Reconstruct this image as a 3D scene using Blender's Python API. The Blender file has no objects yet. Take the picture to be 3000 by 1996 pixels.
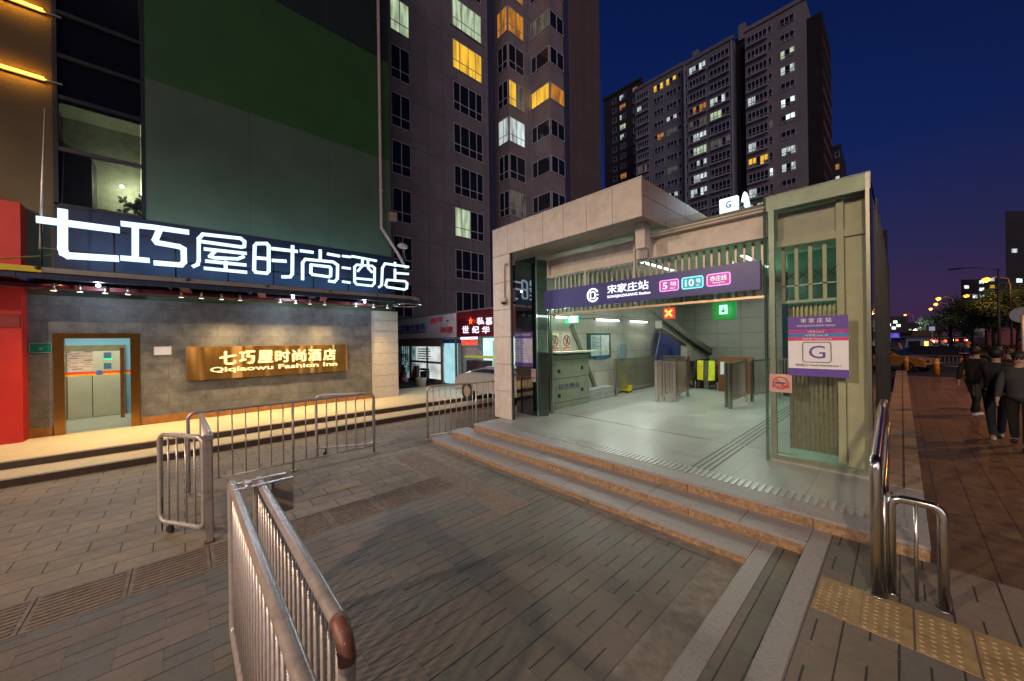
import bpy, bmesh, math, random
from mathutils import Vector, Matrix
random.seed(7)
SC = bpy.context.scene
COL = SC.collection
# ------------------------------------------------------------------ camera
FPX, TH, ROLL, CH = 1050.0, math.radians(47.4), math.radians(0.8), 2.3
cd = bpy.data.cameras.new('camera'); cam = bpy.data.objects.new('camera', cd); COL.objects.link(cam)
cd.sensor_width = 36; cd.lens = 36 * FPX / 3000; cd.clip_end = 3000; cd.clip_start = 0.05
cam.location = (0, 0, CH)
cam.matrix_world = Matrix.Translation((0, 0, CH)) @ Matrix.Rotation(TH, 4, 'Z') @ Matrix.Rotation(math.pi / 2, 4, 'X') @ Matrix.Rotation(-ROLL, 4, 'Z')
SC.camera = cam
# ------------------------------------------------------------------ view
vs = SC.view_settings
vs.view_transform = 'Standard'; vs.look = 'None'; vs.gamma = 1; vs.use_curve_mapping = False; vs.exposure = 0.0
SC.cycles.use_denoising = True
SC.cycles.max_bounces = 8; SC.cycles.transparent_max_bounces = 24
SC.cycles.sample_clamp_indirect = 4.0
SC.cycles.caustics_reflective = False; SC.cycles.caustics_refractive = False
# ------------------------------------------------------------------ dusk sky
w = bpy.data.worlds.new('World'); SC.world = w; w.use_nodes = True
nt = w.node_tree; N = nt.nodes; L = nt.links; N.clear()
out = N.new('ShaderNodeOutputWorld'); bg = N.new('ShaderNodeBackground'); L.new(bg.outputs[0], out.inputs[0])
sky = N.new('ShaderNodeTexSky'); sky.sky_type = 'NISHITA'; sky.sun_disc = False
sky.sun_elevation = math.radians(-4); sky.sun_rotation = math.radians(60)
tc = N.new('ShaderNodeTexCoord'); sep = N.new('ShaderNodeSeparateXYZ'); L.new(tc.outputs['Generated'], sep.inputs[0])
ramp = N.new('ShaderNodeValToRGB'); L.new(sep.outputs['Z'], ramp.inputs[0])
cr = ramp.color_ramp
cr.elements[0].position = 0.0; cr.elements[0].color = (0.050, 0.018, 0.052, 1)
cr.elements[1].position = 0.9; cr.elements[1].color = (0.0012, 0.0060, 0.05, 1)
for p_, c_ in ((0.06, (0.046, 0.022, 0.078, 1)), (0.18, (0.022, 0.021, 0.088, 1)), (0.36, (0.0048, 0.0165, 0.105, 1)), (0.6, (0.0026, 0.0105, 0.072, 1))):
    e_ = cr.elements.new(p_); e_.color = c_
# sky is brighter towards the afterglow (-x,+y) and darker to the east
dotn = N.new('ShaderNodeVectorMath'); dotn.operation = 'DOT_PRODUCT'; L.new(tc.outputs['Generated'], dotn.inputs[0]); dotn.inputs[1].default_value = (-0.85, 0.53, 0)
mr = N.new('ShaderNodeMapRange'); L.new(dotn.outputs['Value'], mr.inputs[0])
mr.inputs[1].default_value = -0.1; mr.inputs[2].default_value = 0.85; mr.inputs[3].default_value = 0.33; mr.inputs[4].default_value = 1.12
mul = N.new('ShaderNodeVectorMath'); mul.operation = 'SCALE'; L.new(ramp.outputs[0], mul.inputs[0]); L.new(mr.outputs[0], mul.inputs['Scale'])
sk = N.new('ShaderNodeVectorMath'); sk.operation = 'SCALE'; L.new(sky.outputs[0], sk.inputs[0]); sk.inputs['Scale'].default_value = 0.05
ad = N.new('ShaderNodeVectorMath'); ad.operation = 'ADD'; L.new(mul.outputs[0], ad.inputs[0]); L.new(sk.outputs[0], ad.inputs[1])
L.new(ad.outputs[0], bg.inputs[0]); bg.inputs[1].default_value = 1.0

# ------------------------------------------------------------------ geometry of the survey: picture rays met with real planes
FW = Vector((-math.sin(TH), math.cos(TH), 0)); RT = Vector((math.cos(TH), math.sin(TH), 0))
def ray(u, v):
    x = (u - 1500) / FPX; y = (998 - v) / FPX
    a = x * math.cos(ROLL) + y * math.sin(ROLL); b = -x * math.sin(ROLL) + y * math.cos(ROLL)
    return FW + RT * a + Vector((0, 0, b))
def onZ(u, v, z):
    d = ray(u, v); return d * ((z - CH) / d.z) + Vector((0, 0, CH))
def onY(u, v, y):
    d = ray(u, v); return d * (y / d.y) + Vector((0, 0, CH))
def onX(u, v, x):
    d = ray(u, v); return d * (x / d.x) + Vector((0, 0, CH))

# ------------------------------------------------------------------ materials
MATS = {}
def nodes(name):
    m = bpy.data.materials.new(name); m.use_nodes = True
    return m, m.node_tree, m.node_tree.nodes['Principled BSDF']
def mat(name, col, rough=0.6, metal=0.0, var=0.25, scale=6.0, bump=0.0, bscale=60.0, col2=None, stain=0.0, spec=None):
    """plain procedural material: noise-broken colour, optional stains and bump"""
    if name in MATS: return MATS[name]
    m, t, b = nodes(name); n = t.nodes; l = t.links
    tcn = n.new('ShaderNodeTexCoord')
    nz = n.new('ShaderNodeTexNoise'); nz.inputs['Scale'].default_value = scale; nz.inputs['Detail'].default_value = 6; nz.inputs['Roughness'].default_value = 0.65
    l.new(tcn.outputs['Object'], nz.inputs['Vector'])
    mx = n.new('ShaderNodeMix'); mx.data_type = 'RGBA'
    c = Vector(col); lo = [max(0, x * (1 - var)) for x in c]; hi = [min(1, x * (1 + var)) for x in (col2 or col)]
    mx.inputs['A'].default_value = (*lo, 1); mx.inputs['B'].default_value = (*hi, 1)
    mrn = n.new('ShaderNodeMapRange'); mrn.inputs[1].default_value = 0.3; mrn.inputs[2].default_value = 0.7
    l.new(nz.outputs[0], mrn.inputs[0]); l.new(mrn.outputs[0], mx.inputs['Factor'])
    last = mx.outputs['Result']
    if stain:
        n2 = n.new('ShaderNodeTexNoise'); n2.inputs['Scale'].default_value = scale * 0.22; n2.inputs['Detail'].default_value = 8; n2.inputs['Roughness'].default_value = 0.7
        l.new(tcn.outputs['Object'], n2.inputs['Vector'])
        r2 = n.new('ShaderNodeMapRange'); r2.inputs[1].default_value = 0.5; r2.inputs[2].default_value = 0.68; r2.inputs[3].default_value = 0; r2.inputs[4].default_value = stain
        l.new(n2.outputs[0], r2.inputs[0])
        m2 = n.new('ShaderNodeMix'); m2.data_type = 'RGBA'; l.new(r2.outputs[0], m2.inputs['Factor']); l.new(last, m2.inputs['A'])
        m2.inputs['B'].default_value = (*[x * 0.3 for x in c], 1); last = m2.outputs['Result']
    l.new(last, b.inputs['Base Color'])
    b.inputs['Roughness'].default_value = rough; b.inputs['Metallic'].default_value = metal
    if name == 'polished_gold_plate':   # sheet metal ripples
        nb = n.new('ShaderNodeTexNoise'); nb.inputs['Scale'].default_value = 1.1; nb.inputs['Detail'].default_value = 1
        mp = n.new('ShaderNodeMapping'); mp.inputs['Scale'].default_value = (1, 1.6, 0.25); l.new(tcn.outputs['Object'], mp.inputs['Vector']); l.new(mp.outputs[0], nb.inputs['Vector'])
        bp = n.new('ShaderNodeBump'); bp.inputs['Strength'].default_value = 1.0; bp.inputs['Distance'].default_value = 0.35
        l.new(nb.outputs[0], bp.inputs['Height']); l.new(bp.outputs[0], b.inputs['Normal'])
    if spec is not None: b.inputs['Specular IOR Level'].default_value = spec
    if bump:
        nb = n.new('ShaderNodeTexNoise'); nb.inputs['Scale'].default_value = bscale; nb.inputs['Detail'].default_value = 4
        l.new(tcn.outputs['Object'], nb.inputs['Vector'])
        bp = n.new('ShaderNodeBump'); bp.inputs['Strength'].default_value = bump; bp.inputs['Distance'].default_value = 0.01
        l.new(nb.outputs[0], bp.inputs['Height']); l.new(bp.outputs[0], b.inputs['Normal'])
    MATS[name] = m; return m
def emi(name, col, st, sample=False, var=0.0, scale=3.0, base=(0.02, 0.02, 0.02), curtain=False):
    if name in MATS: return MATS[name]
    m, t, b = nodes(name); n = t.nodes; l = t.links
    b.inputs['Base Color'].default_value = (*base, 1)
    b.inputs['Emission Color'].default_value = (*col, 1); b.inputs['Emission Strength'].default_value = st
    if var:
        tcn = n.new('ShaderNodeTexCoord'); nz = n.new('ShaderNodeTexNoise'); nz.inputs['Scale'].default_value = scale; nz.inputs['Detail'].default_value = 3
        mp = n.new('ShaderNodeMapping'); mp.inputs['Scale'].default_value = (2.2, 2.2, 0.35) if curtain else (1, 1, 1)
        l.new(tcn.outputs['Object'], mp.inputs['Vector']); l.new(mp.outputs[0], nz.inputs['Vector'])
        r = n.new('ShaderNodeMapRange'); r.inputs[1].default_value = 0.35; r.inputs[2].default_value = 0.65; r.inputs[3].default_value = st * (1 - var); r.inputs[4].default_value = st * (1 + var)
        l.new(nz.outputs[0], r.inputs[0]); l.new(r.outputs[0], b.inputs['Emission Strength'])
    if not sample: m.cycles.emission_sampling = 'NONE'
    MATS[name] = m; return m
def glass(name, tint=(0.9, 0.97, 0.94), refl=1.0, rough=0.0, body=0.0, bodycol=(0.02, 0.03, 0.03)):
    if name in MATS: return MATS[name]
    m, t, b = nodes(name); n = t.nodes; l = t.links; n.remove(b)
    o = n['Material Output']
    tr = n.new('ShaderNodeBsdfTransparent'); tr.inputs[0].default_value = (*tint, 1)
    df = n.new('ShaderNodeBsdfDiffuse'); df.inputs[0].default_value = (*bodycol, 1)
    mb = n.new('ShaderNodeMixShader'); mb.inputs[0].default_value = body; l.new(tr.outputs[0], mb.inputs[1]); l.new(df.outputs[0], mb.inputs[2])
    gl = n.new('ShaderNodeBsdfGlossy'); gl.inputs['Roughness'].default_value = rough
    fr = n.new('ShaderNodeFresnel'); fr.inputs[0].default_value = 1.5
    ml = n.new('ShaderNodeMath'); ml.operation = 'MULTIPLY'; ml.inputs[1].default_value = refl; ml.use_clamp = True; l.new(fr.outputs[0], ml.inputs[0])
    mx = n.new('ShaderNodeMixShader'); l.new(ml.outputs[0], mx.inputs[0]); l.new(mb.outputs[0], mx.inputs[1]); l.new(gl.outputs[0], mx.inputs[2])
    l.new(mx.outputs[0], o.inputs[0]); MATS[name] = m; return m
def brick(name, c1, c2, mortar, bw, bh, ms=0.01, rough=0.7, axes='XY', offset=0.5, bump=0.5, var=0.3, nscale=4.0, rotz=0.0, stain=0.0, gloss_var=0.0, spec=0.5, mix2=None):
    """tiles / stones laid on real metres. axes: which object axes run along the courses and across them"""
    if name in MATS: return MATS[name]
    m, t, b = nodes(name); n = t.nodes; l = t.links
    tcn = n.new('ShaderNodeTexCoord'); sp = n.new('ShaderNodeSeparateXYZ'); l.new(tcn.outputs['Object'], sp.inputs[0])
    cb = n.new('ShaderNodeCombineXYZ'); l.new(sp.outputs[axes[0]], cb.inputs[0]); l.new(sp.outputs[axes[1]], cb.inputs[1])
    bk = n.new('ShaderNodeTexBrick'); l.new(cb.outputs[0], bk.inputs['Vector'])
    bk.inputs['Color1'].default_value = (*c1, 1); bk.inputs['Color2'].default_value = (*c2, 1); bk.inputs['Mortar'].default_value = (*mortar, 1)
    bk.inputs['Scale'].default_value = 1; bk.inputs['Mortar Size'].default_value = ms; bk.inputs['Mortar Smooth'].default_value = 0.1
    bk.inputs['Brick Width'].default_value = bw; bk.inputs['Row Height'].default_value = bh; bk.offset = offset
    nz = n.new('ShaderNodeTexNoise'); nz.inputs['Scale'].default_value = nscale; nz.inputs['Detail'].default_value = 8; nz.inputs['Roughness'].default_value = 0.7; l.new(tcn.outputs['Object'], nz.inputs['Vector'])
    r = n.new('ShaderNodeMapRange'); r.inputs[1].default_value = 0.3; r.inputs[2].default_value = 0.7; r.inputs[3].default_value = 1 - var; r.inputs[4].default_value = 1 + var; l.new(nz.outputs[0], r.inputs[0])
    ml = n.new('ShaderNodeVectorMath'); ml.operation = 'SCALE'; l.new(bk.outputs['Color'], ml.inputs[0]); l.new(r.outputs[0], ml.inputs['Scale'])
    last = ml.outputs[0]
    if stain:
        n2 = n.new('ShaderNodeTexNoise'); n2.inputs['Scale'].default_value = 0.55; n2.inputs['Detail'].default_value = 9; n2.inputs['Roughness'].default_value = 0.72; l.new(tcn.outputs['Object'], n2.inputs['Vector'])
        r2 = n.new('ShaderNodeMapRange'); r2.inputs[1].default_value = 0.47; r2.inputs[2].default_value = 0.64; r2.inputs[3].default_value = 1; r2.inputs[4].default_value = 1 - stain; l.new(n2.outputs[0], r2.inputs[0])
        m2 = n.new('ShaderNodeVectorMath'); m2.operation = 'SCALE'; l.new(last, m2.inputs[0]); l.new(r2.outputs[0], m2.inputs['Scale']); last = m2.outputs[0]
    l.new(last, b.inputs['Base Color']); b.inputs['Roughness'].default_value = rough; b.inputs['Specular IOR Level'].default_value = spec
    if gloss_var:
        r3 = n.new('ShaderNodeMapRange'); r3.inputs[1].default_value = 0.35; r3.inputs[2].default_value = 0.65; r3.inputs[3].default_value = rough - gloss_var; r3.inputs[4].default_value = rough + gloss_var
        l.new(nz.outputs[0], r3.inputs[0]); l.new(r3.outputs[0], b.inputs['Roughness'])
    if bump:
        mm = n.new('ShaderNodeMath'); mm.operation = 'MULTIPLY_ADD'; l.new(nz.outputs[0], mm.inputs[0]); mm.inputs[1].default_value = 0.35
        iv = n.new('ShaderNodeMath'); iv.operation = 'SUBTRACT'; iv.inputs[0].default_value = 1; l.new(bk.outputs['Fac'], iv.inputs[1]); l.new(iv.outputs[0], mm.inputs[2])
        bp = n.new('ShaderNodeBump'); bp.inputs['Strength'].default_value = bump; bp.inputs['Distance'].default_value = 0.006
        l.new(mm.outputs[0], bp.inputs['Height']); l.new(bp.outputs[0], b.inputs['Normal'])
    MATS[name] = m; return m
def paver_mat(name, tones, dash=True, rough=0.55):
    """plaza blocks: 0.27 m courses along y with long dark grooves and half-length dashes"""
    if name in MATS: return MATS[name]
    m, t, b = nodes(name); n = t.nodes; l = t.links
    tcn = n.new('ShaderNodeTexCoord'); sp = n.new('ShaderNodeSeparateXYZ'); l.new(tcn.outputs['Object'], sp.inputs[0])
    def M(op, a, c=None, clamp=False):
        k = n.new('ShaderNodeMath'); k.operation = op; k.use_clamp = clamp
        for i, q in enumerate((a, c)):
            if q is None: continue
            if isinstance(q, (int, float)): k.inputs[i].default_value = q
            else: l.new(q, k.inputs[i])
        return k.outputs[0]
    G = 0.27
    xs = M('DIVIDE', M('ADD', sp.outputs[0], 100 * G + 1.38 - 5 * G), G); ys = M('DIVIDE', M('ADD', sp.outputs[1], 100 * G - 1.49), G)
    ix = M('FLOOR', xs); iy = M('FLOOR', ys); fx = M('FRACT', xs); fy = M('FRACT', ys)
    par = M('MODULO', M('ADD', ix, iy), 2.0)
    edge = M('MINIMUM', fx, M('SUBTRACT', 1, fx))
    wob = n.new('ShaderNodeTexNoise'); wob.inputs['Scale'].default_value = 3.0; l.new(tcn.outputs['Object'], wob.inputs['Vector'])
    wd = M('MULTIPLY', wob.outputs[0], 0.040)
    groove = M('LESS_THAN', edge, wd)
    mid = M('LESS_THAN', M('ABSOLUTE', M('SUBTRACT', fx, 0.5)), 0.022)
    dsh = M('MULTIPLY', mid, M('LESS_THAN', par, 0.5)) if dash else M('MULTIPLY', mid, 0)
    # cross joints: between blocks of two cells
    par2 = M('MODULO', M('ADD', iy, M('MULTIPLY', ix, 1)), 2.0)
    yj = M('MULTIPLY', M('LESS_THAN', fy, 0.018), M('LESS_THAN', par2, 0.5))
    # block id tone
    bid = M('FLOOR', M('DIVIDE', M('ADD', iy, par2), 2))
    cb = n.new('ShaderNodeCombineXYZ'); l.new(ix, cb.inputs[0]); l.new(M('FLOOR', M('DIVIDE', M('SUBTRACT', iy, M('MODULO', ix, 2.0)), 2)), cb.inputs[1])
    wn = n.new('ShaderNodeTexWhiteNoise'); wn.noise_dimensions = '3D'; l.new(cb.outputs[0], wn.inputs['Vector'])
    rp = n.new('ShaderNodeValToRGB'); l.new(wn.outputs['Value'], rp.inputs[0]); rp.color_ramp.interpolation = 'CONSTANT'
    while len(rp.color_ramp.elements) < len(tones): rp.color_ramp.elements.new(0.5)
    for i, tcx in enumerate(tones):
        rp.color_ramp.elements[i].position = i / len(tones); rp.color_ramp.elements[i].color = (*tcx, 1)
    nz = n.new('ShaderNodeTexNoise'); nz.inputs['Scale'].default_value = 14; nz.inputs['Detail'].default_value = 8; nz.inputs['Roughness'].default_value = 0.7; l.new(tcn.outputs['Object'], nz.inputs['Vector'])
    n2 = n.new('ShaderNodeTexNoise'); n2.inputs['Scale'].default_value = 0.8; n2.inputs['Detail'].default_value = 9; n2.inputs['Roughness'].default_value = 0.7; l.new(tcn.outputs['Object'], n2.inputs['Vector'])
    nf = n.new('ShaderNodeTexNoise'); nf.inputs['Scale'].default_value = 160; nf.inputs['Detail'].default_value = 3; l.new(tcn.outputs['Object'], nf.inputs['Vector'])
    f1 = M('ADD', M('ADD', M('MULTIPLY', nz.outputs[0], 0.6), M('MULTIPLY', nf.outputs[0], 0.5)), 0.45)
    r2 = n.new('ShaderNodeMapRange'); r2.inputs[1].default_value = 0.42; r2.inputs[2].default_value = 0.66; r2.inputs[3].default_value = 1.06; r2.inputs[4].default_value = 0.84; l.new(n2.outputs[0], r2.inputs[0])
    f = M('MULTIPLY', f1, r2.outputs[0])
    sc = n.new('ShaderNodeVectorMath'); sc.operation = 'SCALE'; l.new(rp.outputs[0], sc.inputs[0]); l.new(f, sc.inputs['Scale'])
    dark = M('MAXIMUM', M('MAXIMUM', groove, dsh), M('MULTIPLY', yj, 0.45), )
    mx = n.new('ShaderNodeMix'); mx.data_type = 'RGBA'; l.new(M('MULTIPLY', dark, 0.88), mx.inputs['Factor']); l.new(sc.outputs[0], mx.inputs['A']); mx.inputs['B'].default_value = (0.012, 0.011, 0.012, 1)
    vo = n.new('ShaderNodeTexVoronoi'); vo.inputs['Scale'].default_value = 2.6; l.new(tcn.outputs['Object'], vo.inputs['Vector'])
    gum = M('LESS_THAN', vo.outputs['Distance'], 0.045)
    vo2 = n.new('ShaderNodeTexVoronoi'); vo2.inputs['Scale'].default_value = 7.5; l.new(tcn.outputs['Object'], vo2.inputs['Vector'])
    gum2 = M('LESS_THAN', vo2.outputs['Distance'], 0.05)
    gx = n.new('ShaderNodeMix'); gx.data_type = 'RGBA'; l.new(M('MULTIPLY', gum, 0.55), gx.inputs['Factor']); l.new(mx.outputs['Result'], gx.inputs['A']); gx.inputs['B'].default_value = (0.26, 0.25, 0.24, 1)
    gx2 = n.new('ShaderNodeMix'); gx2.data_type = 'RGBA'; l.new(M('MULTIPLY', gum2, 0.5), gx2.inputs['Factor']); l.new(gx.outputs['Result'], gx2.inputs['A']); gx2.inputs['B'].default_value = (0.05, 0.045, 0.04, 1)
    l.new(gx2.outputs['Result'], b.inputs['Base Color'])
    rr = n.new('ShaderNodeMapRange'); rr.inputs[1].default_value = 0.3; rr.inputs[2].default_value = 0.7; rr.inputs[3].default_value = rough - 0.06; rr.inputs[4].default_value = rough + 0.15; l.new(n2.outputs[0], rr.inputs[0]); l.new(rr.outputs[0], b.inputs['Roughness'])
    bp = n.new('ShaderNodeBump'); bp.inputs['Strength'].default_value = 0.6; bp.inputs['Distance'].default_value = 0.008
    l.new(M('SUBTRACT', M('MULTIPLY', nz.outputs[0], 0.25), M('MULTIPLY', dark, 1.0)), bp.inputs['Height']); l.new(bp.outputs[0], b.inputs['Normal'])
    MATS[name] = m; return m

# ------------------------------------------------------------------ mesh helpers
class MB:
    def __init__(s): s.bm = bmesh.new()
    def box(s, x0, x1, y0, y1, z0, z1, bev=0.0):
        r = bmesh.ops.create_cube(s.bm, size=1.0); v = r['verts']
        bmesh.ops.scale(s.bm, verts=v, vec=(abs(x1 - x0), abs(y1 - y0), abs(z1 - z0)))
        bmesh.ops.translate(s.bm, verts=v, vec=((x0 + x1) / 2, (y0 + y1) / 2, (z0 + z1) / 2))
        if bev:
            es = list({e for q in v for e in q.link_edges}); bmesh.ops.bevel(s.bm, geom=es, offset=bev, segments=2, affect='EDGES')
        return s
    def quad(s, pts):
        s.bm.faces.new([s.bm.verts.new(Vector(p)) for p in pts]); return s
    def prism(s, pts, vec):
        vec = Vector(vec); a = [s.bm.verts.new(Vector(p)) for p in pts]; b = [s.bm.verts.new(Vector(p) + vec) for p in pts]; n = len(pts)
        s.bm.faces.new(a); s.bm.faces.new(b[::-1])
        for i in range(n): s.bm.faces.new((a[i], b[i], b[(i + 1) % n], a[(i + 1) % n]))
        bmesh.ops.recalc_face_normals(s.bm, faces=s.bm.faces[:]); return s
    def bar(s, p0, p1, w_, h_=None, up=(0, 0, 1)):
        p0 = Vector(p0); p1 = Vector(p1); d = (p1 - p0); ln = d.length; d.normalize(); u = Vector(up)
        if abs(d.dot(u)) > 0.99: u = Vector((1, 0, 0))
        r = d.cross(u).normalized(); u = r.cross(d).normalized(); h_ = h_ or w_
        c = [p0 + r * (a * w_ / 2) + u * (b * h_ / 2) for a, b in ((-1, -1), (1, -1), (1, 1), (-1, 1))]
        return s.prism(c, d * ln)
    def tube(s, pts, r, seg=10, closed=False):
        pts = [Vector(p) for p in pts]; n = len(pts); rings = []; prev = None
        for i, p in enumerate(pts):
            if closed: d = (pts[(i + 1) % n] - pts[i - 1]).normalized()
            else:
                a = (pts[i] - pts[i - 1]).normalized() if i else None; b = (pts[i + 1] - pts[i]).normalized() if i < n - 1 else None
                d = (a + b).normalized() if a is not None and b is not None and (a + b).length > 1e-4 else (a if a is not None else b)
            if prev is None:
                u = Vector((0, 0, 1)) if abs(d.z) < 0.9 else Vector((1, 0, 0)); x = d.cross(u).normalized()
            else: x = (prev - d * prev.dot(d)).normalized()
            prev = x; y = d.cross(x)
            rr = r[i] if isinstance(r, (list, tuple)) else r
            rings.append([s.bm.verts.new(p + (x * math.cos(t) + y * math.sin(t)) * rr) for t in [2 * math.pi * k / seg for k in range(seg)]])
        m = n if closed else n - 1
        for i in range(m):
            A = rings[i]; B = rings[(i + 1) % n]
            for k in range(seg):
                f = s.bm.faces.new((A[k], A[(k + 1) % seg], B[(k + 1) % seg], B[k])); f.smooth = True
        if not closed:
            s.bm.faces.new(rings[0][::-1]); s.bm.faces.new(rings[-1])
        return s
    def ball(s, c, r, sub=2, sc=(1, 1, 1)):
        q = bmesh.ops.create_icosphere(s.bm, subdivisions=sub, radius=r); v = q['verts']
        bmesh.ops.scale(s.bm, verts=v, vec=sc); bmesh.ops.translate(s.bm, verts=v, vec=c)
        for f in {f for x in v for f in x.link_faces}: f.smooth = True
        return s
    def build(s, name, m, parent=None, **tags):
        bmesh.ops.recalc_face_normals(s.bm, faces=s.bm.faces[:]) if tags.pop('recalc', True) else None
        me = bpy.data.meshes.new(name); s.bm.to_mesh(me); s.bm.free()
        o = bpy.data.objects.new(name, me); COL.objects.link(o)
        me.materials.append(m)
        if parent is not None: o.parent = parent
        for k, v in tags.items(): o[k] = v
        return o
def thing(name, label, cat, loc=(0, 0, 0), group=None, rz=0.0):
    """an Empty at the base; its parts are modelled in its local space"""
    o = bpy.data.objects.new(name, None); COL.objects.link(o); o.empty_display_size = 0.2
    o.location = loc; o.rotation_euler = (0, 0, rz); o['label'] = label; o['category'] = cat
    if group: o['group'] = group
    return o
def wth(name, label, cat, group=None):  # thing whose parts are in world metres
    return thing(name, label, cat, (0, 0, 0), group)
def copy_tree(o, parent=None):
    c = o.copy(); COL.objects.link(c)
    if parent is not None: c.parent = parent
    for ch in list(o.children): copy_tree(ch, c)
    return c
def tag(o, label, cat, group=None):
    o['label'] = label; o['category'] = cat
    if group: o['group'] = group
    return o
def text(name, s, m, origin, right, width, height, parent=None, depth=0.01, bold=0.0, fit='center', up=(0, 0, 1)):
    """lettering set as a real raised mesh; fits in width x height, lower left corner at origin"""
    cu = bpy.data.curves.new(name, 'FONT'); cu.body = s; cu.size = 1; cu.extrude = 0.0; cjk = any(ord(q) > 0x2e80 for q in s); cu.offset = 0.0 if cjk else bold; cu.resolution_u = 3
    cu.space_line = 0.9
    tmp = bpy.data.objects.new(name + '_tmp', cu); COL.objects.link(tmp)
    bpy.context.view_layer.update()
    me = bpy.data.meshes.new_from_object(tmp.evaluated_get(bpy.context.evaluated_depsgraph_get()))
    bpy.data.objects.remove(tmp); bpy.data.curves.remove(cu)
    if not me.vertices: me.from_pydata([(0, 0, 0), (1, 0, 0), (1, 1, 0)], [], [(0, 1, 2)])
    xs = [v.co.x for v in me.vertices]; ys = [v.co.y for v in me.vertices]
    x0, x1, y0, y1 = min(xs), max(xs), min(ys), max(ys)
    R = Vector(right).normalized(); U = Vector(up).normalized(); Nn = R.cross(U)
    bm = bmesh.new(); bm.from_mesh(me); bpy.data.meshes.remove(me)
    for v in bm.verts:
        a = (v.co.x - x0) / (x1 - x0) * width; b = (v.co.y - y0) / (y1 - y0) * height
        v.co = Vector(origin) + R * a + U * b
    if cjk and bold:
        base = bm.faces[:]; dd = bold * height * 1.3
        for i, (p_, q_) in enumerate(((-1, 0), (1, 0), (0, -1), (0, 1))):
            g = bmesh.ops.duplicate(bm, geom=base)['geom']
            bmesh.ops.translate(bm, verts=[k for k in g if isinstance(k, bmesh.types.BMVert)], vec=R * p_ * dd + U * q_ * dd + Nn * (0.0004 * (i + 1)))
    if depth:
        r = bmesh.ops.extrude_face_region(bm, geom=bm.faces[:]); vv = [g for g in r['geom'] if isinstance(g, bmesh.types.BMVert)]
        bmesh.ops.translate(bm, verts=vv, vec=Nn * depth)
    mb = MB.__new__(MB); mb.bm = bm
    return mb.build(name, m, parent)
def light(kind, loc, energy, color, size=0.1, parent=None, rot=None, name='lamp_light', **k):
    d = bpy.data.lights.new(name, kind); d.energy = energy; d.color = color
    if kind in ('POINT', 'SPOT'): d.shadow_soft_size = size
    if kind == 'AREA':
        d.shape = 'RECTANGLE'; d.size = size; d.size_y = k.get('sy', size)
    if kind == 'SPOT': d.spot_size = k.get('angle', 1.6); d.spot_blend = k.get('blend', 0.6)
    o = bpy.data.objects.new(name, d); COL.objects.link(o); o.location = loc
    if rot: o.rotation_euler = rot
    if k.get('aim'):
        o.rotation_euler = (Vector(k['aim']) - Vector(loc)).to_track_quat('-Z', 'Y').to_euler()
    if parent is not None: o.parent = parent
    return o

# full cut-off street lamps of the avenue behind the photographer (out of the picture): warm wash near the ground, little above it
light('SPOT', (4.0, -14.0, 11.0), 7400, (1.0, 0.72, 0.46), 0.40, name='avenue_lamp_light', angle=2.86, blend=0.22, rot=(0, 0, 0))
light('SPOT', (-9.0, -20.0, 11.0), 11000, (1.0, 0.78, 0.58), 0.40, name='avenue_lamp_light', angle=2.86, blend=0.22, rot=(0, 0, 0))
# added soft sun lamp behind the photographer, brightens the towers as a city glow
sun = light('SUN', (0, -20, 30), 0.72, (0.92, 0.76, 0.82), name='added_glow_sun', rot=(math.radians(68), 0, math.radians(46))); sun.data.angle = math.radians(50)
light('SPOT', (7.5, 20.0, 9.0), 2600, (1.0, 0.38, 0.08), 0.12, name='avenue_lamp_light', angle=2.6, rot=(0, 0, 0))

# ------------------------------------------------------------------ shared materials
PAV = paver_mat('plaza_pavers', [(0.156, 0.130, 0.108), (0.170, 0.142, 0.116), (0.140, 0.132, 0.114), (0.174, 0.140, 0.118), (0.134, 0.124, 0.113)])
PAVL = brick('square_pavers', (0.27, 0.215, 0.15), (0.22, 0.18, 0.14), (0.045, 0.038, 0.03), 0.54, 0.27, 0.006, 0.6, 'YX', 0.5, 0.6, 0.3, 9, stain=0.35, gloss_var=0.1)
GRAN = mat('grey_granite', (0.30, 0.28, 0.28), 0.5, 0, 0.22, 120, 0.15, 200, stain=0.35)
RUST = mat('rust_granite', (0.31, 0.195, 0.11), 0.65, 0, 0.45, 26, 0.3, 90, stain=0.55)
CONC = mat('concrete', (0.22, 0.195, 0.17), 0.85, 0, 0.3, 9, 0.4, 70, stain=0.3)
ASPH = mat('asphalt', (0.05, 0.047, 0.045), 0.8, 0, 0.25, 3, 0.2, 80)
FLOOR = brick('hall_granite_tiles', (0.33, 0.345, 0.33), (0.30, 0.315, 0.30), (0.17, 0.17, 0.16), 0.8, 0.8, 0.004, 0.36, 'XY', 0.0, 0.0, 0.10, 1.3, gloss_var=0.08)
TILE = brick('wall_panel_tiles', (0.44, 0.42, 0.38), (0.40, 0.38, 0.34), (0.16, 0.15, 0.13), 0.9, 0.62, 0.008, 0.4, 'YZ', 0.0, 0.25, 0.12, 2)
TILEX = brick('wall_panel_tiles_back', (0.40, 0.38, 0.34), (0.37, 0.35, 0.31), (0.14, 0.13, 0.12), 0.9, 0.62, 0.008, 0.4, 'XZ', 0.0, 0.25, 0.12, 2)
WHST = mat('pale_stone_cladding', (0.58, 0.51, 0.455), 0.55, 0, 0.12, 7, 0.1, 90, stain=0.18)
SEAM = mat('dark_joint', (0.05, 0.04, 0.04), 0.9)
STEEL = mat('brushed_steel', (0.46, 0.43, 0.38), 0.28, 1.0, 0.12, 30)
CHROME = mat('polished_steel', (0.60, 0.57, 0.53), 0.20, 1.0, 0.06, 12)
RAILP = mat('grey_barrier_paint', (0.47, 0.42, 0.40), 0.30, 0.45, 0.12, 30, 0.05, 150, stain=0.45)
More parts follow.
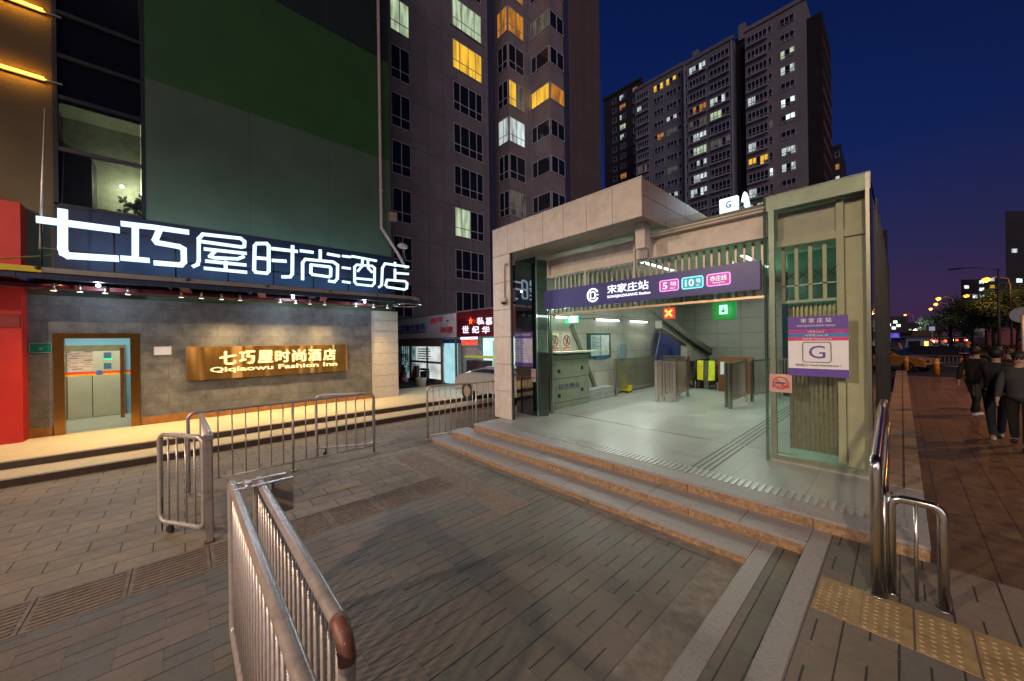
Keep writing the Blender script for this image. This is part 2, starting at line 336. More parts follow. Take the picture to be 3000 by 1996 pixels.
DARKM = mat('dark_metal', (0.03, 0.03, 0.033), 0.45, 0.4)
BLACK = mat('black_rubber', (0.012, 0.012, 0.012), 0.7)
CREAM = mat('cream_painted_steel', (0.58, 0.52, 0.46), 0.5, 0, 0.12, 5, 0.05, 60, stain=0.25)
CREAMY = mat('cream_column_paint', (0.62, 0.56, 0.42), 0.5, 0, 0.10, 4)
BRASS = mat('brass', (0.62, 0.30, 0.075), 0.24, 1.0, 0.12, 8)
GOLD = mat('polished_gold_plate', (0.90, 0.48, 0.13), 0.30, 1.0, 0.05, 3)
NAVY = mat('navy_sign_face', (0.055, 0.05, 0.22), 0.35, 0, 0.08)
PURP = mat('purple_print', (0.11, 0.055, 0.33), 0.5, 0, 0.05)
WHITEP = mat('white_print', (0.75, 0.74, 0.78), 0.5, 0, 0.04)
INK = mat('dark_ink', (0.05, 0.045, 0.12), 0.6, 0, 0.05)
REDP = mat('red_print', (0.55, 0.05, 0.04), 0.5, 0, 0.08)
GLS = glass('clear_green_glass', (0.93, 0.965, 0.945), 1.0, 0.0, 0.02, (0.10, 0.16, 0.14))
GLD = glass('dark_reflective_glass', (0.10, 0.13, 0.13), 3.2, 0.0, 0.25, (0.02, 0.03, 0.035))
SKIN = mat('skin', (0.42, 0.25, 0.18), 0.55, 0, 0.08)


# ================================================================== THE SETTING: ground
def structure(o): o['kind'] = 'structure'; return o
def sheet(name, x0, x1, y0, y1, z, m, n=1):
    b = MB(); b.quad([(x0, y0, z), (x1, y0, z), (x1, y1, z), (x0, y1, z)]); return structure(b.build(name, m))
sheet('ground', -700, 700, -700, 900, -0.03, ASPH)
sheet('plaza_paving', -5.0, -1.38, -9, 4.2, 0.0, PAV)
sheet('plaza_paving_west', -10.3, -5.0, -9, 40, -0.003, PAVL)
# low concrete strip against the first kerb
b = MB(); b.quad([(-1.38, -9, 0.001), (-1.06, -9, 0.001), (-1.06, 4.17, 0.001), (-1.38, 4.17, 0.001)])
b.quad([(-7.3, 4.02, 0.003), (-1.38, 4.02, 0.003), (-1.38, 4.2, 0.003), (-7.3, 4.2, 0.003)])
structure(b.build('concrete_strip', CONC))
# raised ramp: two kerbed levels running back from the steps
b = MB(); b.box(-1.06, -0.90, -9, 4.60, -0.02, 0.11, 0.008); structure(b.build('low_kerb', GRAN))
b = MB(); b.quad([(-0.90, -9, 0.109), (-0.62, -9, 0.109), (-0.62, 4.60, 0.109), (-0.90, 4.60, 0.109)]); structure(b.build('low_ramp_paving', PAV))
b = MB(); b.box(-0.66, -0.50, -9, 4.95, -0.02, 0.25, 0.008); structure(b.build('high_kerb', GRAN))
b = MB(); b.box(-0.495, 12, -9, 4.93, 0.0, 0.246); structure(b.build('east_ramp_paving', PAV))
EASTP = brick('east_pavement_tiles', (0.14, 0.095, 0.058), (0.12, 0.08, 0.05), (0.035, 0.028, 0.025), 0.81, 0.27, 0.006, 0.5, 'YX', 0.5, 0.6, 0.35, 7, stain=0.4, gloss_var=0.12)
b = MB(); b.box(0.16, 12, 4.93, 27, 0.0, 0.243); structure(b.build('east_pavement', EASTP))
# station steps: three risers, split into stones
def step(y0, y1, z0, z1, xl, xr, joints, jsh):
    b = MB()
    b.prism([(xl, y0 - 0.02, z1 - 0.035), (xr, y0 - 0.02, z1 - 0.035), (xr, y1, z1 - 0.035), (xl - 0.0, y1 + 0.0, z1 - 0.035)], (0, 0, 0.035))
    t = b.build('step_tread', GRAN)
    xs = [xl] + joints + [xr]; r = MB()
    for a, c in zip(xs[:-1], xs[1:]): r.box(a + 0.004, c - 0.004, y0, y0 + 0.09, z0 - 0.02, z1 - 0.036, 0.004)
    r.box(xl + 0.03, xr - 0.03, y0 + 0.03, y1, z0 - 0.05, z1 - 0.037)
    rr = r.build('step_riser', RUST)
    return t, rr
st = wth('entrance_steps', 'three broad granite steps with rust-orange risers in front of the station entrance', 'steps')
for (y0, y1, z0, z1, xl, xr, js) in ((4.17, 4.58, 0, 0.11, -7.40, -1.06, [-6.3, -5.2, -4.1, -3.0, -1.95]), (4.56, 4.98, 0.11, 0.25, -7.05, -0.66, [-6.2, -5.1, -4.0, -2.9, -1.8]), (4.93, 5.3, 0.25, 0.395, -6.70, 0.16, [-5.8, -4.5, -3.07, -1.95, -0.66, -0.1])):
    for o in step(y0, y1, z0, z1, xl, xr, js, 0): o.parent = st
b = MB(); b.box(-7.36, -6.7, 4.26, 7.5, -0.02, 0.06); b.box(-7.02, -6.7, 4.64, 7.5, 0.0, 0.18); b.build('step_return', GRAN, st)
# joints on the treads and anti-slip strips cut into the platform nosing
b = MB()
for x in [v * 0.0 for v in ()]: pass
for (y0, z, js) in ((4.17, 0.11, [-5.75, -4.6, -3.5, -2.4]), (4.56, 0.25, [-5.6, -4.4, -3.4, -2.3, -1.25])):
    for x in js: b.box(x, x + 0.006, y0 - 0.018, y0 + 0.42, z - 0.004, z + 0.0015)
b.build('tread_joint', SEAM, st)
# platform floor (hall floor and porch are one sheet of granite)
b = MB(); b.box(-6.70, 0.16, 5.3, 17.5, -0.02, 0.395)
structure(b.build('station_platform', FLOOR))
PLED = brick('pavement_ledge_slabs', (0.36, 0.30, 0.22), (0.30, 0.25, 0.19), (0.06, 0.05, 0.04), 0.9, 3, 0.012, 0.6, 'YX', 0.0, 0.4, 0.25, 8, stain=0.3)
b = MB(); b.box(-0.22, 0.16, 6.6, 28.5, 0.3, 0.40); structure(b.build('side_ledge', PLED))
# ribbed tactile band along the platform edge, and the four grooves that lead inside
b = MB()
y0, y1 = 5.22, 5.50; x = -6.55
while x < 0.02:
    b.box(x, x + 0.035, y0, y1, 0.394, 0.403); x += 0.075
tag(b.build('tactile_strip', mat('tactile_steel_grey', (0.42, 0.42, 0.43), 0.35, 0.4, 0.15, 12)), 'long ribbed grey tactile strip along the top step edge', 'tactile paving')
b = MB()
for dx in (-0.12, -0.04, 0.04, 0.12): b.box(-2.0 + dx - 0.014, -2.0 + dx + 0.014, 5.52, 13.6, 0.394, 0.3975)
tag(b.build('tactile_strip', mat('dark_rib', (0.09, 0.09, 0.10), 0.5)), 'four parallel dark guide lines crossing the station floor from the steps inwards', 'tactile paving')
b = MB()
for dx in (-0.02, 0.02): b.box(-6.1, -0.4, 7.22 + dx - 0.006, 7.22 + dx + 0.006, 0.394, 0.3985)
b.box(-5.2, -1.7, 7.205, 7.235, 0.394, 0.397)
tag(b.build('gate_track', STEEL), 'thin steel shutter track set in the station floor', 'floor track')
# tactile guide path on the plaza: 0.58 m ribbed tiles along y at x -5.45..-4.80
RIB = mat('tactile_brown', (0.20, 0.155, 0.125), 0.65, 0, 0.3, 15, 0.2, 80, stain=0.35)
b = MB()
yy = -5.2
while yy < 2.9:
    b.box(-5.40, -4.80, yy + 0.006, yy + 0.594, -0.01, 0.004)
    for k in range(9):
        x = -5.36 + k * 0.062
        b.box(x, x + 0.026, yy + 0.03, yy + 0.56, 0.004, 0.012, 0.003)
    yy += 0.6
tag(b.build('tactile_path', RIB), 'brown ribbed tactile guide path crossing the square beneath the barriers', 'tactile paving')
def blister_field(x0, x1, y0, y1, z, m, label, pitch=0.06, tile=0.27):
    b = MB(); x = x0
    b.box(x0, x1, y0, y1, z - 0.02, z + 0.004)
    nx = int((x1 - x0) / pitch); ny = int((y1 - y0) / pitch)
    for i in range(nx):
        for j in range(ny):
            cx = x0 + (i + 0.5) * pitch; cy = y0 + (j + 0.5) * pitch; r = 0.017; v = []
            t_ = [b.bm.verts.new((cx + r * math.cos(a), cy + r * math.sin(a), z + 0.003)) for a in [k * math.pi / 3 for k in range(6)]]
            u_ = [b.bm.verts.new((cx + 0.55 * r * math.cos(a), cy + 0.55 * r * math.sin(a), z + 0.011)) for a in [k * math.pi / 3 for k in range(6)]]
            b.bm.faces.new(u_)
            for k in range(6): b.bm.faces.new((t_[k], t_[(k + 1) % 6], u_[(k + 1) % 6], u_[k]))
    return tag(b.build('tactile_field', m), label, 'tactile paving')
blister_field(-6.9, -3.55, 3.08, 3.6, 0.0, RIB, 'worn brown studded tactile band on the square in front of the lowest step')
YEL = mat('yellow_tactile', (0.31, 0.22, 0.11), 0.6, 0, 0.25, 9, 0.2, 70, stain=0.25)
for k, x in enumerate((-0.49, -0.23, 0.04, 0.31, 0.58, 0.85, 1.12)):
    blister_field(x + 0.006, x + 0.264, 3.49, 4.01, 0.247, YEL, ['yellow studded paving tile against the high kerb', 'yellow studded paving tile, second from the high kerb', 'yellow studded paving tile in front of the hoop rail', 'yellow studded paving tile just right of the hoop rail', 'yellow studded paving tile, fifth from the high kerb', 'yellow studded paving tile, sixth from the high kerb', 'yellow studded paving tile farthest from the kerb'][k], 0.0525)['group'] = 'yellow tactile tiles on the ramp'
# hotel terrace with two steps (edges measured, very slightly out of square)
TERR = mat('terrace_granite', (0.50, 0.42, 0.30), 0.55, 0, 0.12, 14, 0.1, 100, stain=0.15)
DKR = mat('dark_granite_riser', (0.055, 0.035, 0.025), 0.5, 0, 0.3, 12, stain=0.2)
ht = wth('terrace_steps', 'two long low steps with dark risers below the lit hotel terrace', 'steps')
def skew(name, xa, xb, ya, yb, z0, z1, m, back=-14.5):
    b = MB(); b.prism([(xa, ya, z0), (xb, yb, z0), (back, yb, z0), (back, ya, z0)], (0, 0, z1 - z0)); return b.build(name, m, ht)
skew('riser', -10.02, -9.72, -7, 30, -0.05, 0.125, DKR); skew('tread', -10.0, -9.70, -7, 30, 0.126, 0.150, TERR)
skew('riser', -10.75, -10.45, -7, 30, 0.0, 0.275, DKR); skew('terrace_floor', -10.73, -10.43, -7, 30, 0.276, 0.300, TERR)

# ================================================================== BARRIERS
def barrier(name, label, p0, p1, ztop, zbot, n, posts=(0, 1), r=0.022, rb=0.009, cat='barrier', group=None, feet=0.0, wheel=None, mid=None, m=None, rc=0.10, bare_end=None):
    m = m or RAILP
    p0 = Vector((p0[0], p0[1], 0)); p1 = Vector((p1[0], p1[1], 0)); d = (p1 - p0); ln = d.length; ang = math.atan2(d.y, d.x)
    t = thing(name, label, cat, (p0.x, p0.y, feet), group, ang)
    zt = ztop - feet; zb = zbot - feet
    arc = lambda cx, cz, a0, a1: [(cx + rc * math.cos(a), 0, cz + rc * math.sin(a)) for a in [a0 + (a1 - a0) * k / 5 for k in range(6)]]
    lo0 = 0 if 0 in posts else zb; lo1 = 0 if 1 in posts else zb
    pts = [(0, 0, lo0)] + arc(rc, zt - rc, math.pi, math.pi / 2) + arc(ln - rc, zt - rc, math.pi / 2, 0) + [(ln, 0, lo1)]
    if lo0 and lo1:   # free gate leaf: closed loop
        pts = arc(rc, zb + rc, math.pi * 1.5, math.pi) + arc(rc, zt - rc, math.pi, math.pi / 2) + arc(ln - rc, zt - rc, math.pi / 2, 0) + arc(ln - rc, zb + rc, 0, -math.pi / 2)
        MB().tube(pts, r, 10, True).build('frame', m, t)
    else:
        MB().tube(pts, r, 10).build('frame', m, t)
        MB().tube([(r, 0, zb), (ln - r, 0, zb)], r * 0.7, 8).build('bottom_rail', m, t)
    proto = None
    for k in range(1, n + 1):
        x = ln * k / (n + 1)
        if mid and abs(x - ln * mid) < ln / (n + 1) * 0.5: continue
        if proto is None: proto = MB().tube([(0, 0, zb), (0, 0, zt)], rb, 6).build('upright_bar', m, t); o = proto
        else: o = proto.copy(); COL.objects.link(o); o.parent = t
        o.location = (x, 0, 0)
    if mid: MB().tube([(ln * mid, 0, 0), (ln * mid, 0, zt)], r * 0.85, 8).build('middle_post', m, t)
    for q in posts:
        fx = 0 if q == 0 else ln
        MB().tube([(fx, 0, 0.0), (fx, 0, 0.012)], r * 2.2, 12).build('foot_plate', m, t)
    if mid: MB().tube([(ln * mid, 0, 0.0), (ln * mid, 0, 0.012)], r * 2.0, 12).build('foot_plate', m, t)
    if wheel is not None:
        wx = wheel * ln
        MB().tube([(wx, 0, zb), (wx, 0, 0.07)], 0.012, 6).tube([(wx, -0.03, 0.075), (wx, 0.03, 0.075)], 0.02, 8).build('caster_fork', DARKM, t)
        MB().tube([(wx, -0.018, 0.045), (wx, 0.018, 0.045)], 0.045, 14).build('caster_wheel', BLACK, t)
        MB().bar((wx - 0.14, 0, 0.42), (wx - 0.14, 0, 0.01), 0.012).build('drop_bolt', DARKM, t)
    return t
barrier('crowd_barrier', 'long grey railing in front of the hotel terrace with a post in its middle', (-7.48, 0.05), (-7.48, 2.92), 1.245, 0.15, 15, mid=0.49, r=0.024, rb=0.010)
barrier('crowd_barrier', 'short railing panel seen nearly edge-on between the hinge post and the long railing', (-7.30, 0.20), (-5.56, 0.23), 1.245, 0.13, 11, posts=(0,), r=0.024)
g = barrier('barrier_gate', 'small grey gate leaf on a caster wheel standing open beside its hinge post', (-6.24, -0.22), (-5.62, 0.17), 1.20, 0.13, 4, posts=(), r=0.028, rb=0.011, wheel=0.22, rc=0.09)
b = wth('gate_post', 'rust-stained square post carrying the small open gate leaf', 'post')
MB().box(-5.53, -5.46, 0.175, 0.245, 0.0, 1.19, 0.008).build('post', RAILP, b)
MB().prism([(-5.54, 0.165, 1.19), (-5.45, 0.165, 1.19), (-5.45, 0.255, 1.19), (-5.54, 0.255, 1.19)], (0, 0, 0.06)).build('cap', RAILP, b)
MB().box(-5.545, -5.445, 0.16, 0.26, 0.0, 0.015).build('foot_plate', mat('rust', (0.16, 0.06, 0.02), 0.9, 0, 0.4, 20), b)
MB().tube([(-5.58, 0.20, 0.35), (-5.58, 0.20, 0.45)], 0.02, 8).tube([(-5.58, 0.20, 0.95), (-5.58, 0.20, 1.05)], 0.02, 8).build('hinge', mat('rust', (0.16, 0.06, 0.02), 0.9), b)
barrier('barrier_gate', 'gate leaf on a wheel swung open behind the long railing near the terrace', (-8.05, 1.98), (-7.55, 2.96), 1.24, 0.17, 5, posts=(), r=0.024, wheel=0.15)
barrier('crowd_barrier', 'grey railing running from the lowest step to the pale station pillar', (-7.47, 4.17), (-7.08, 6.15), 1.26, 0.12, 13, r=0.024, mid=0.62, rb=0.010, feet=0.03)
f1 = barrier('crowd_barrier', 'nearest railing, its long top tube running out of the bottom of the picture', (-3.49, 0.27), (-0.55, 0.27), 1.24, 0.11, 27, posts=(), r=0.031, rb=0.0105, rc=0.05)
f2 = barrier('crowd_barrier', 'second near railing whose top tube bends down at an elbow tinted with a reddish reflection', (-3.50, 0.43), (-1.38, 0.43), 1.235, 0.11, 19, posts=(), r=0.031, rb=0.0105, rc=0.10)
lt = wth('gate_latch', 'steel fork latch joining the two nearest railings', 'latch')
PLATE = mat('scuffed_plate', (0.60, 0.56, 0.56), 0.3, 0.5, 0.2, 20)
MB().box(-3.36, -3.33, 0.25, 0.60, 1.262, 1.271, 0.002).box(-3.22, -3.19, 0.25, 0.62, 1.262, 1.271, 0.002).build('fork_plate', PLATE, lt)
MB().box(-3.345, -3.335, 0.50, 0.60, 1.10, 1.262).build('side_plate', RAILP, lt); MB().box(-3.205, -3.195, 0.50, 0.62, 1.02, 1.262).build('side_plate', RAILP, lt)
MB().tube([(-3.36, 0.34, 1.268), (-3.19, 0.34, 1.268)], 0.014, 8).box(-3.32, -3.24, 0.325, 0.365, 1.255, 1.285, 0.003).build('bolt', PLATE, lt)
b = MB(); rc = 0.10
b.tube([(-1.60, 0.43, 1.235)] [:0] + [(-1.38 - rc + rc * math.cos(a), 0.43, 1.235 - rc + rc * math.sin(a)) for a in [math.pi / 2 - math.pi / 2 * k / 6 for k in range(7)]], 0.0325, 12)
b.build('tinted_elbow', mat('elbow_reflection_tint', (0.18, 0.075, 0.05), 0.45, 0, 0.3, 18), f2).matrix_parent_inverse = f2.matrix_world.inverted() if False else Matrix.Translation((3.50, -0.43, 0))  # orange-red reflection on the bend, put into its colour
# polished handrail at the ramp and its hoop
hr = wth('handrail', 'tall polished steel handrail post at the right end of the steps', 'handrail')
arc = [(-0.15, 4.03 + 0.07 - 0.07 * math.cos(a), 1.24 + 0.07 * math.sin(a)) for a in [math.pi / 2 * k / 5 for k in range(6)]]
MB().tube([(-0.15, 4.03, 0.246)] + arc + [(-0.15, 4.9, 1.42), (-0.15, 5.5, 1.50), (-0.15, 6.2, 1.50), (-0.15, 6.25, 1.44), (-0.15, 6.25, 0.40)], 0.038, 14).build('rail_tube', CHROME, hr)
MB().tube([(-0.15, 4.03, 0.247), (-0.15, 4.03, 0.257)], 0.06, 16).tube([(-0.15, 6.25, 0.396), (-0.15, 6.25, 0.41)], 0.06, 16).build('base_flange', STEEL, hr)
MB().tube([(-0.11, 4.09, 0.247), (-0.11, 4.09, 1.02), (-0.11, 4.2, 1.06), (-0.11, 5.3, 1.24), (-0.11, 6.24, 1.24)], 0.018, 10).build('lower_rail', CHROME, hr)
u = wth('hoop_rail', 'low polished steel hoop with one thin middle bar beside the tall handrail', 'handrail')
rc = 0.07; A = Vector((-0.075, 4.15)); B = Vector((0.195, 4.15)); zt = 1.01
pts = [(A.x, A.y, 0.246)] + [(A.x + rc - rc * math.cos(a), A.y, zt - rc + rc * math.sin(a)) for a in [math.pi / 2 * k / 5 for k in range(6)]] + [(B.x - rc + rc * math.sin(a), B.y, zt - rc + rc * math.cos(a)) for a in [math.pi / 2 * k / 5 for k in range(6)]] + [(B.x, B.y, 0.246)]
MB().tube(pts, 0.031, 14).build('hoop', CHROME, u)
MB().tube([(0.06, 4.15, 0.246), (0.06, 4.15, zt)], 0.012, 10).build('middle_bar', CHROME, u)
for q in (A, B): MB().tube([(q.x, q.y, 0.247), (q.x, q.y, 0.256)], 0.045, 14).build('base_flange', STEEL, u)

# ================================================================== METRO STATION ENTRANCE
P0 = 0.395
stn = wth('station_entrance', 'metro station entrance hall with pale stone portal, white steel beam and open front', 'station')
# portal: left pillar and fascia band in stone panels
b = MB()
def panels_x(b, x0, x1, y, z0, z1, n, th=0.03):
    for k in range(n):
        a = x0 + (x1 - x0) * k / n; c = x0 + (x1 - x0) * (k + 1) / n
        b.box(a + 0.004, c - 0.004, y, y + th, z0, z1, 0.003)
for k in range(6): b.box(-6.95, -6.33, 5.77, 5.80, P0 + k * 0.665 + 0.004, P0 + (k + 1) * 0.665 - 0.004, 0.003)
b.build('pillar_cladding', WHST, stn)
MB().box(-6.918, -6.335, 5.802, 5.88, P0 - 0.3, 4.395).build('pillar_core', SEAM, stn)
b = MB(); panels_x(b, -6.95, -2.97, 5.77, 4.39, 5.05, 7)
b.box(-6.95, -2.97, 5.77, 5.80, 5.052, 5.075)
b.build('fascia_cladding', WHST, stn)
b = MB(); BRS = mat('brown_side_cladding', (0.30, 0.185, 0.13), 0.6, 0, 0.15, 6, stain=0.2)
for k in range(12): b.box(-2.99, -2.97, 5.81 + k * 0.9, 5.81 + (k + 1) * 0.9 - 0.01, 4.76, 5.05); b.box(-2.99, -2.97, 5.81 + k * 0.9, 5.81 + (k + 1) * 0.9 - 0.01, 4.39, 4.752)
b.build('side_cladding', BRS, stn); b = MB()
for k in range(12): b.box(-6.95, -6.93, 6.55 + k * 0.9, 6.42 + (k + 1) * 0.9 - 0.01, P0, 5.05)
b.build('side_cladding', BRS, stn)
MB().box(-6.93, -2.992, 5.802, 16.6, 4.41, 5.04).build('roof_slab', mat('soffit_paint', (0.34, 0.31, 0.26), 0.7, 0, 0.15, 4), stn)
MB().box(-3.30, -3.12, 6.15, 6.35, 3.95, 4.41).build('soffit_bracket', CREAM, stn)
MB().box(-2.99, -0.26, 6.75, 16.6, 4.28, 4.40).build('low_roof', mat('soffit_paint', (0.34, 0.31, 0.26)), stn)
# white I-beam across the mouth, web plus flanges and stiffeners
b = MB()
b.box(-5.95, -1.42, 6.78, 6.80, 3.87, 4.25); b.box(-5.95, -1.42, 6.66, 6.86, 4.25, 4.275); b.box(-5.95, -1.42, 6.66, 6.86, 3.845, 3.87)
for x in (-5.93, -3.55, -3.3): b.box(x, x + 0.03, 6.665, 6.78, 3.872, 4.248)
b.box(-3.52, -3.30, 6.60, 6.66, 3.86, 4.40); b.build('portal_beam', CREAM, stn)
MB().box(-3.60, -3.57, 6.62, 6.66, 3.0, 4.35).box(-4.78, -4.75, 6.62, 6.66, 3.50, 3.84).build('beam_strut', CREAM, stn)
b = MB(); b.tube([(-3.55, 6.64, 4.30), (-1.42, 6.64, 4.30)], 0.02, 8).build('gutter_pipe', CREAM, stn)
MB().tube([(-6.99, 6.0, 4.2), (-6.99, 5.70, 4.2), (-6.99 + 0.12, 5.68, 4.2)] [:0] + [(-6.35, 5.72, 4.12), (-6.43, 5.72, 4.14), (-6.45, 5.72, 4.0), (-6.45, 5.72, 3.3)], 0.018, 8).build('drain_pipe', mat('rusty_pipe', (0.35, 0.22, 0.16), 0.6, 0, 0.3, 20), stn)
b = MB()
b.box(-6.08, -5.95, 6.9, 7.0, 3.5, 3.84)
b.bm.free(); b = MB(); x = -5.90
while x < -1.45: b.box(x, x + 0.035, 6.88, 6.91, 2.95, 3.845); x += 0.125
b.build('shutter_grille', mat('grille_aluminium', (0.33, 0.29, 0.24), 0.4, 0.6, 0.15, 12), stn)
MB().box(-5.97, -1.45, 6.72, 6.78, 2.915, 2.955).build('head_rail', mat('brass_rail', (0.60, 0.42, 0.26), 0.35, 0.8, 0.2, 9), stn)
# glass fin above the beam
MB().box(-4.6, -1.43, 6.64, 6.652, 4.29, 4.475).build('glass_upstand', GLS, stn)
# left: dark corner column, glass screen and its return, steel mullion
MB().box(-6.915, -6.86, 6.516, 6.56, P0, 4.39).build('corner_column', mat('dark_brown_metal', (0.05, 0.028, 0.022), 0.4, 0.3), stn)
b = MB(); b.box(-6.915, -6.17, 6.50, 6.512, P0, 4.385); gl = b.build('glass_screen', GLD, stn)
MB().quad([(-6.14, 6.515, P0), (-6.01, 6.74, P0), (-6.01, 6.74, 4.3), (-6.14, 6.515, 4.3)]).build('glass_return', glass('dark_green_glass', (0.25, 0.35, 0.32), 1.8, 0.0, 0.45, (0.05, 0.07, 0.06)), stn)
MB().tube([(-6.165, 6.50, P0), (-6.165, 6.50, 4.38)], 0.008, 6).build('glass_edge', mat('green_glass_edge', (0.10, 0.35, 0.30), 0.2), stn)
MB().box(-6.27, -6.22, 7.05, 7.10, P0, 3.5).box(-6.19, -6.15, 7.05, 7.10, P0, 3.5).build('steel_mullion', STEEL, stn)
# interior shell
MB().box(-6.93, -6.82, 6.60, 13.6, P0, 4.40).build('hall_wall', TILE, stn)
MB().box(-6.93, -0.30, 17.0, 17.15, P0, 4.40).build('back_wall', TILEX, stn)
MB().box(-6.93, -6.85, 13.6, 17.0, P0, 4.40).build('stair_wall', TILE, stn)
MB().box(-2.6, -0.45, 14.2, 14.3, P0, 4.25).build('glazed_bulkhead', mat('dark_blue_panel', (0.02, 0.035, 0.05), 0.2, 0.1), stn)
# sloping soffit of the escalator shaft along the far wall (descends away from the mouth)
def slab(name, ptsuv, xp, th, m):
    b = MB(); b.prism([onX(u, v, xp) for u, v in ptsuv], (-th, 0, 0)); return b.build(name, m, stn)
R1 = lambda x, y: (1840 + x / 4.9, 880 + y / 4.9)
SOF = mat('soffit_render', (0.30, 0.28, 0.24), 0.7, 0, 0.15, 4)
slab('shaft_beam', [R1(330, 130), R1(420, 130), R1(640, 290), R1(930, 520), R1(1240, 710), R1(1440, 865), R1(1340, 865), R1(900, 570), R1(490, 270)], -5.6, 0.10, mat('shaft_beam_paint', (0.14, 0.13, 0.11), 0.5))
slab('shaft_soffit', [R1(490, 290), R1(910, 575), R1(930, 870), R1(850, 870), R1(850, 640), R1(740, 560), R1(490, 400)], -5.75, 0.25, SOF)
slab('shaft_wall', [R1(930, 540), R1(1440, 860), R1(930, 870)], -5.80, 0.05, TILE)
MB().tube([(-3.2, 15.0, P0), (-3.2, 15.0, 4.3)], 0.05, 8).tube([(-1.75, 12.6, P0), (-1.75, 12.6, 4.3)], 0.03, 8).build('hall_pipe', DARKM, stn)
MB().bar((-6.79, 8.70, 2.75), (-6.79, 10.0, 0.6), 0.04, 0.13).build('wall_brace', mat('shaft_beam_paint', (0.14, 0.13, 0.11)), stn)
# right: glazed flank box
BX0, BX1 = -1.41, -0.30
b = MB(); b.box(BX0, BX1 + 0.03, 6.67, 6.682, P0 + 0.03, 4.46); b.build('flank_glass', GLS, stn)
MB().box(BX0 - 0.03, BX0, 6.66, 6.71, P0, 4.48).build('glass_jamb', glass('thick_green_glass', (0.45, 0.62, 0.56), 1.5, 0.0, 0.35, (0.14, 0.22, 0.19)), stn)
FRM = mat('grey_green_frame', (0.36, 0.38, 0.33), 0.4, 0.4, 0.12, 8)
b = MB(); b.box(BX0 - 0.02, BX1 + 0.04, 6.684, 6.76, 4.24, 4.47).build('top_frame', FRM, stn)
MB().box(BX0, BX1 + 0.03, 6.684, 6.75, P0, P0 + 0.10).build('sill', FRM, stn)
MB().box(BX0 + 0.03, BX0 + 0.10, 6.684, 6.75, P0 + 0.1, 4.24).build('side_frame', FRM, stn)
MB().box(BX0 + 0.10, -0.62, 6.95, 7.02, 3.80, 4.24).build('lintel_panel', CREAM, stn)
MB().box(BX0 + 0.10, -0.32, 6.88, 6.95, 3.70, 3.80).build('lintel_beam', CREAMY, stn)
MB().box(-0.62, -0.54, 6.86, 6.95, P0 + 0.1, 4.24).build('mullion', CREAMY, stn)
MB().box(-0.535, -0.30, 6.92, 7.20, P0, 4.24).build('end_column', CREAMY, stn)
MB().box(-0.31, -0.27, 6.68, 6.72, P0, 4.46).build('corner_trim', STEEL, stn)
MB().box(-0.27, -0.26, 6.72, 16.6, P0 + 0.02, 4.42).build('side_glass', glass('side_dark_glass', (0.12, 0.13, 0.13), 3.0, 0.02, 0.3, (0.015, 0.015, 0.018)), stn)
for k in range(8): MB().box(-0.262, -0.235, 8.0 + k * 1.15, 8.04 + k * 1.15, P0, 4.44).build('side_mullion', DARKM, stn)
b = MB(); GRN = glass('tinted_back_glass', (0.5, 0.8, 0.7), 1.0, 0.0, 0.45, (0.28, 0.42, 0.38))
b.box(-1.8, -0.3, 10.5, 10.52, 3.0, 4.24); b.build('back_glazing', GRN, stn)
for k in range(5): MB().box(-1.28 + k * 0.165, -1.235 + k * 0.165, 7.0, 7.04, 2.86, 3.70).build('transom_bar', CREAMY, stn)
MB().box(-1.30, -0.62, 6.98, 7.05, 2.82, 2.86).box(-1.30, -0.62, 7.0, 7.03, 3.08, 3.10).build('transom', FRM, stn)
# pleated scissor shutter folded away behind the flank glass
b = MB(); x = -1.22; k = 0
SHT = mat('shutter_bronze_steel', (0.42, 0.37, 0.25), 0.33, 0.75, 0.25, 14)
while x < -0.63:
    dy = 0.03 if k % 2 else -0.02
    b.box(x, x + 0.020, 7.15 + dy, 7.17 + dy, 0.52, 2.80); b.box(x + 0.0205, x + 0.0265, 7.165, 7.172, 0.53, 2.79)
    x += 0.027; k += 1
b.build('folding_shutter', SHT, stn)
b = MB()
for k in range(4):
    x0 = -1.27 + k * 0.165
    b.bar((x0, 7.10, 3.18 if k % 2 else 3.36), (x0 + 0.165, 7.10, 3.36 if k % 2 else 3.18), 0.014); b.bar((x0, 7.10, 3.16 if not k % 2 else 3.02) if 0 else (x0, 7.12, 3.34 if k % 2 else 3.16), (x0 + 0.165, 7.12, 3.16 if k % 2 else 3.34), 0.014)
b.build('scissor_links', DARKM, stn)

# ---- sign band
sg = wth('station_sign', 'long navy sign over the station mouth with white station name and coloured line badges', 'sign')
SX0, SX1, SZ0, SZ1, SY = -5.97, -1.475, 3.04, 3.505, 6.60
MB().box(SX0, SX1, SY, SY + 0.10, SZ0, SZ1, 0.006).build('sign_box', NAVY, sg)
WE = emi('white_sign_light', (0.92, 0.95, 1.0), 1.5)
SW = SX1 - SX0; X = lambda t: SX0 + t * SW
def sx(u): return onY(u, 840, SY).x
def signtext(s, u0, u1, z0, z1, m=WE, bold=0.012): return text('lettering', s, m, (sx(u0), SY - 0.001, z0), (1, 0, 0), sx(u1) - sx(u0), z1 - z0, sg, 0.008, bold)
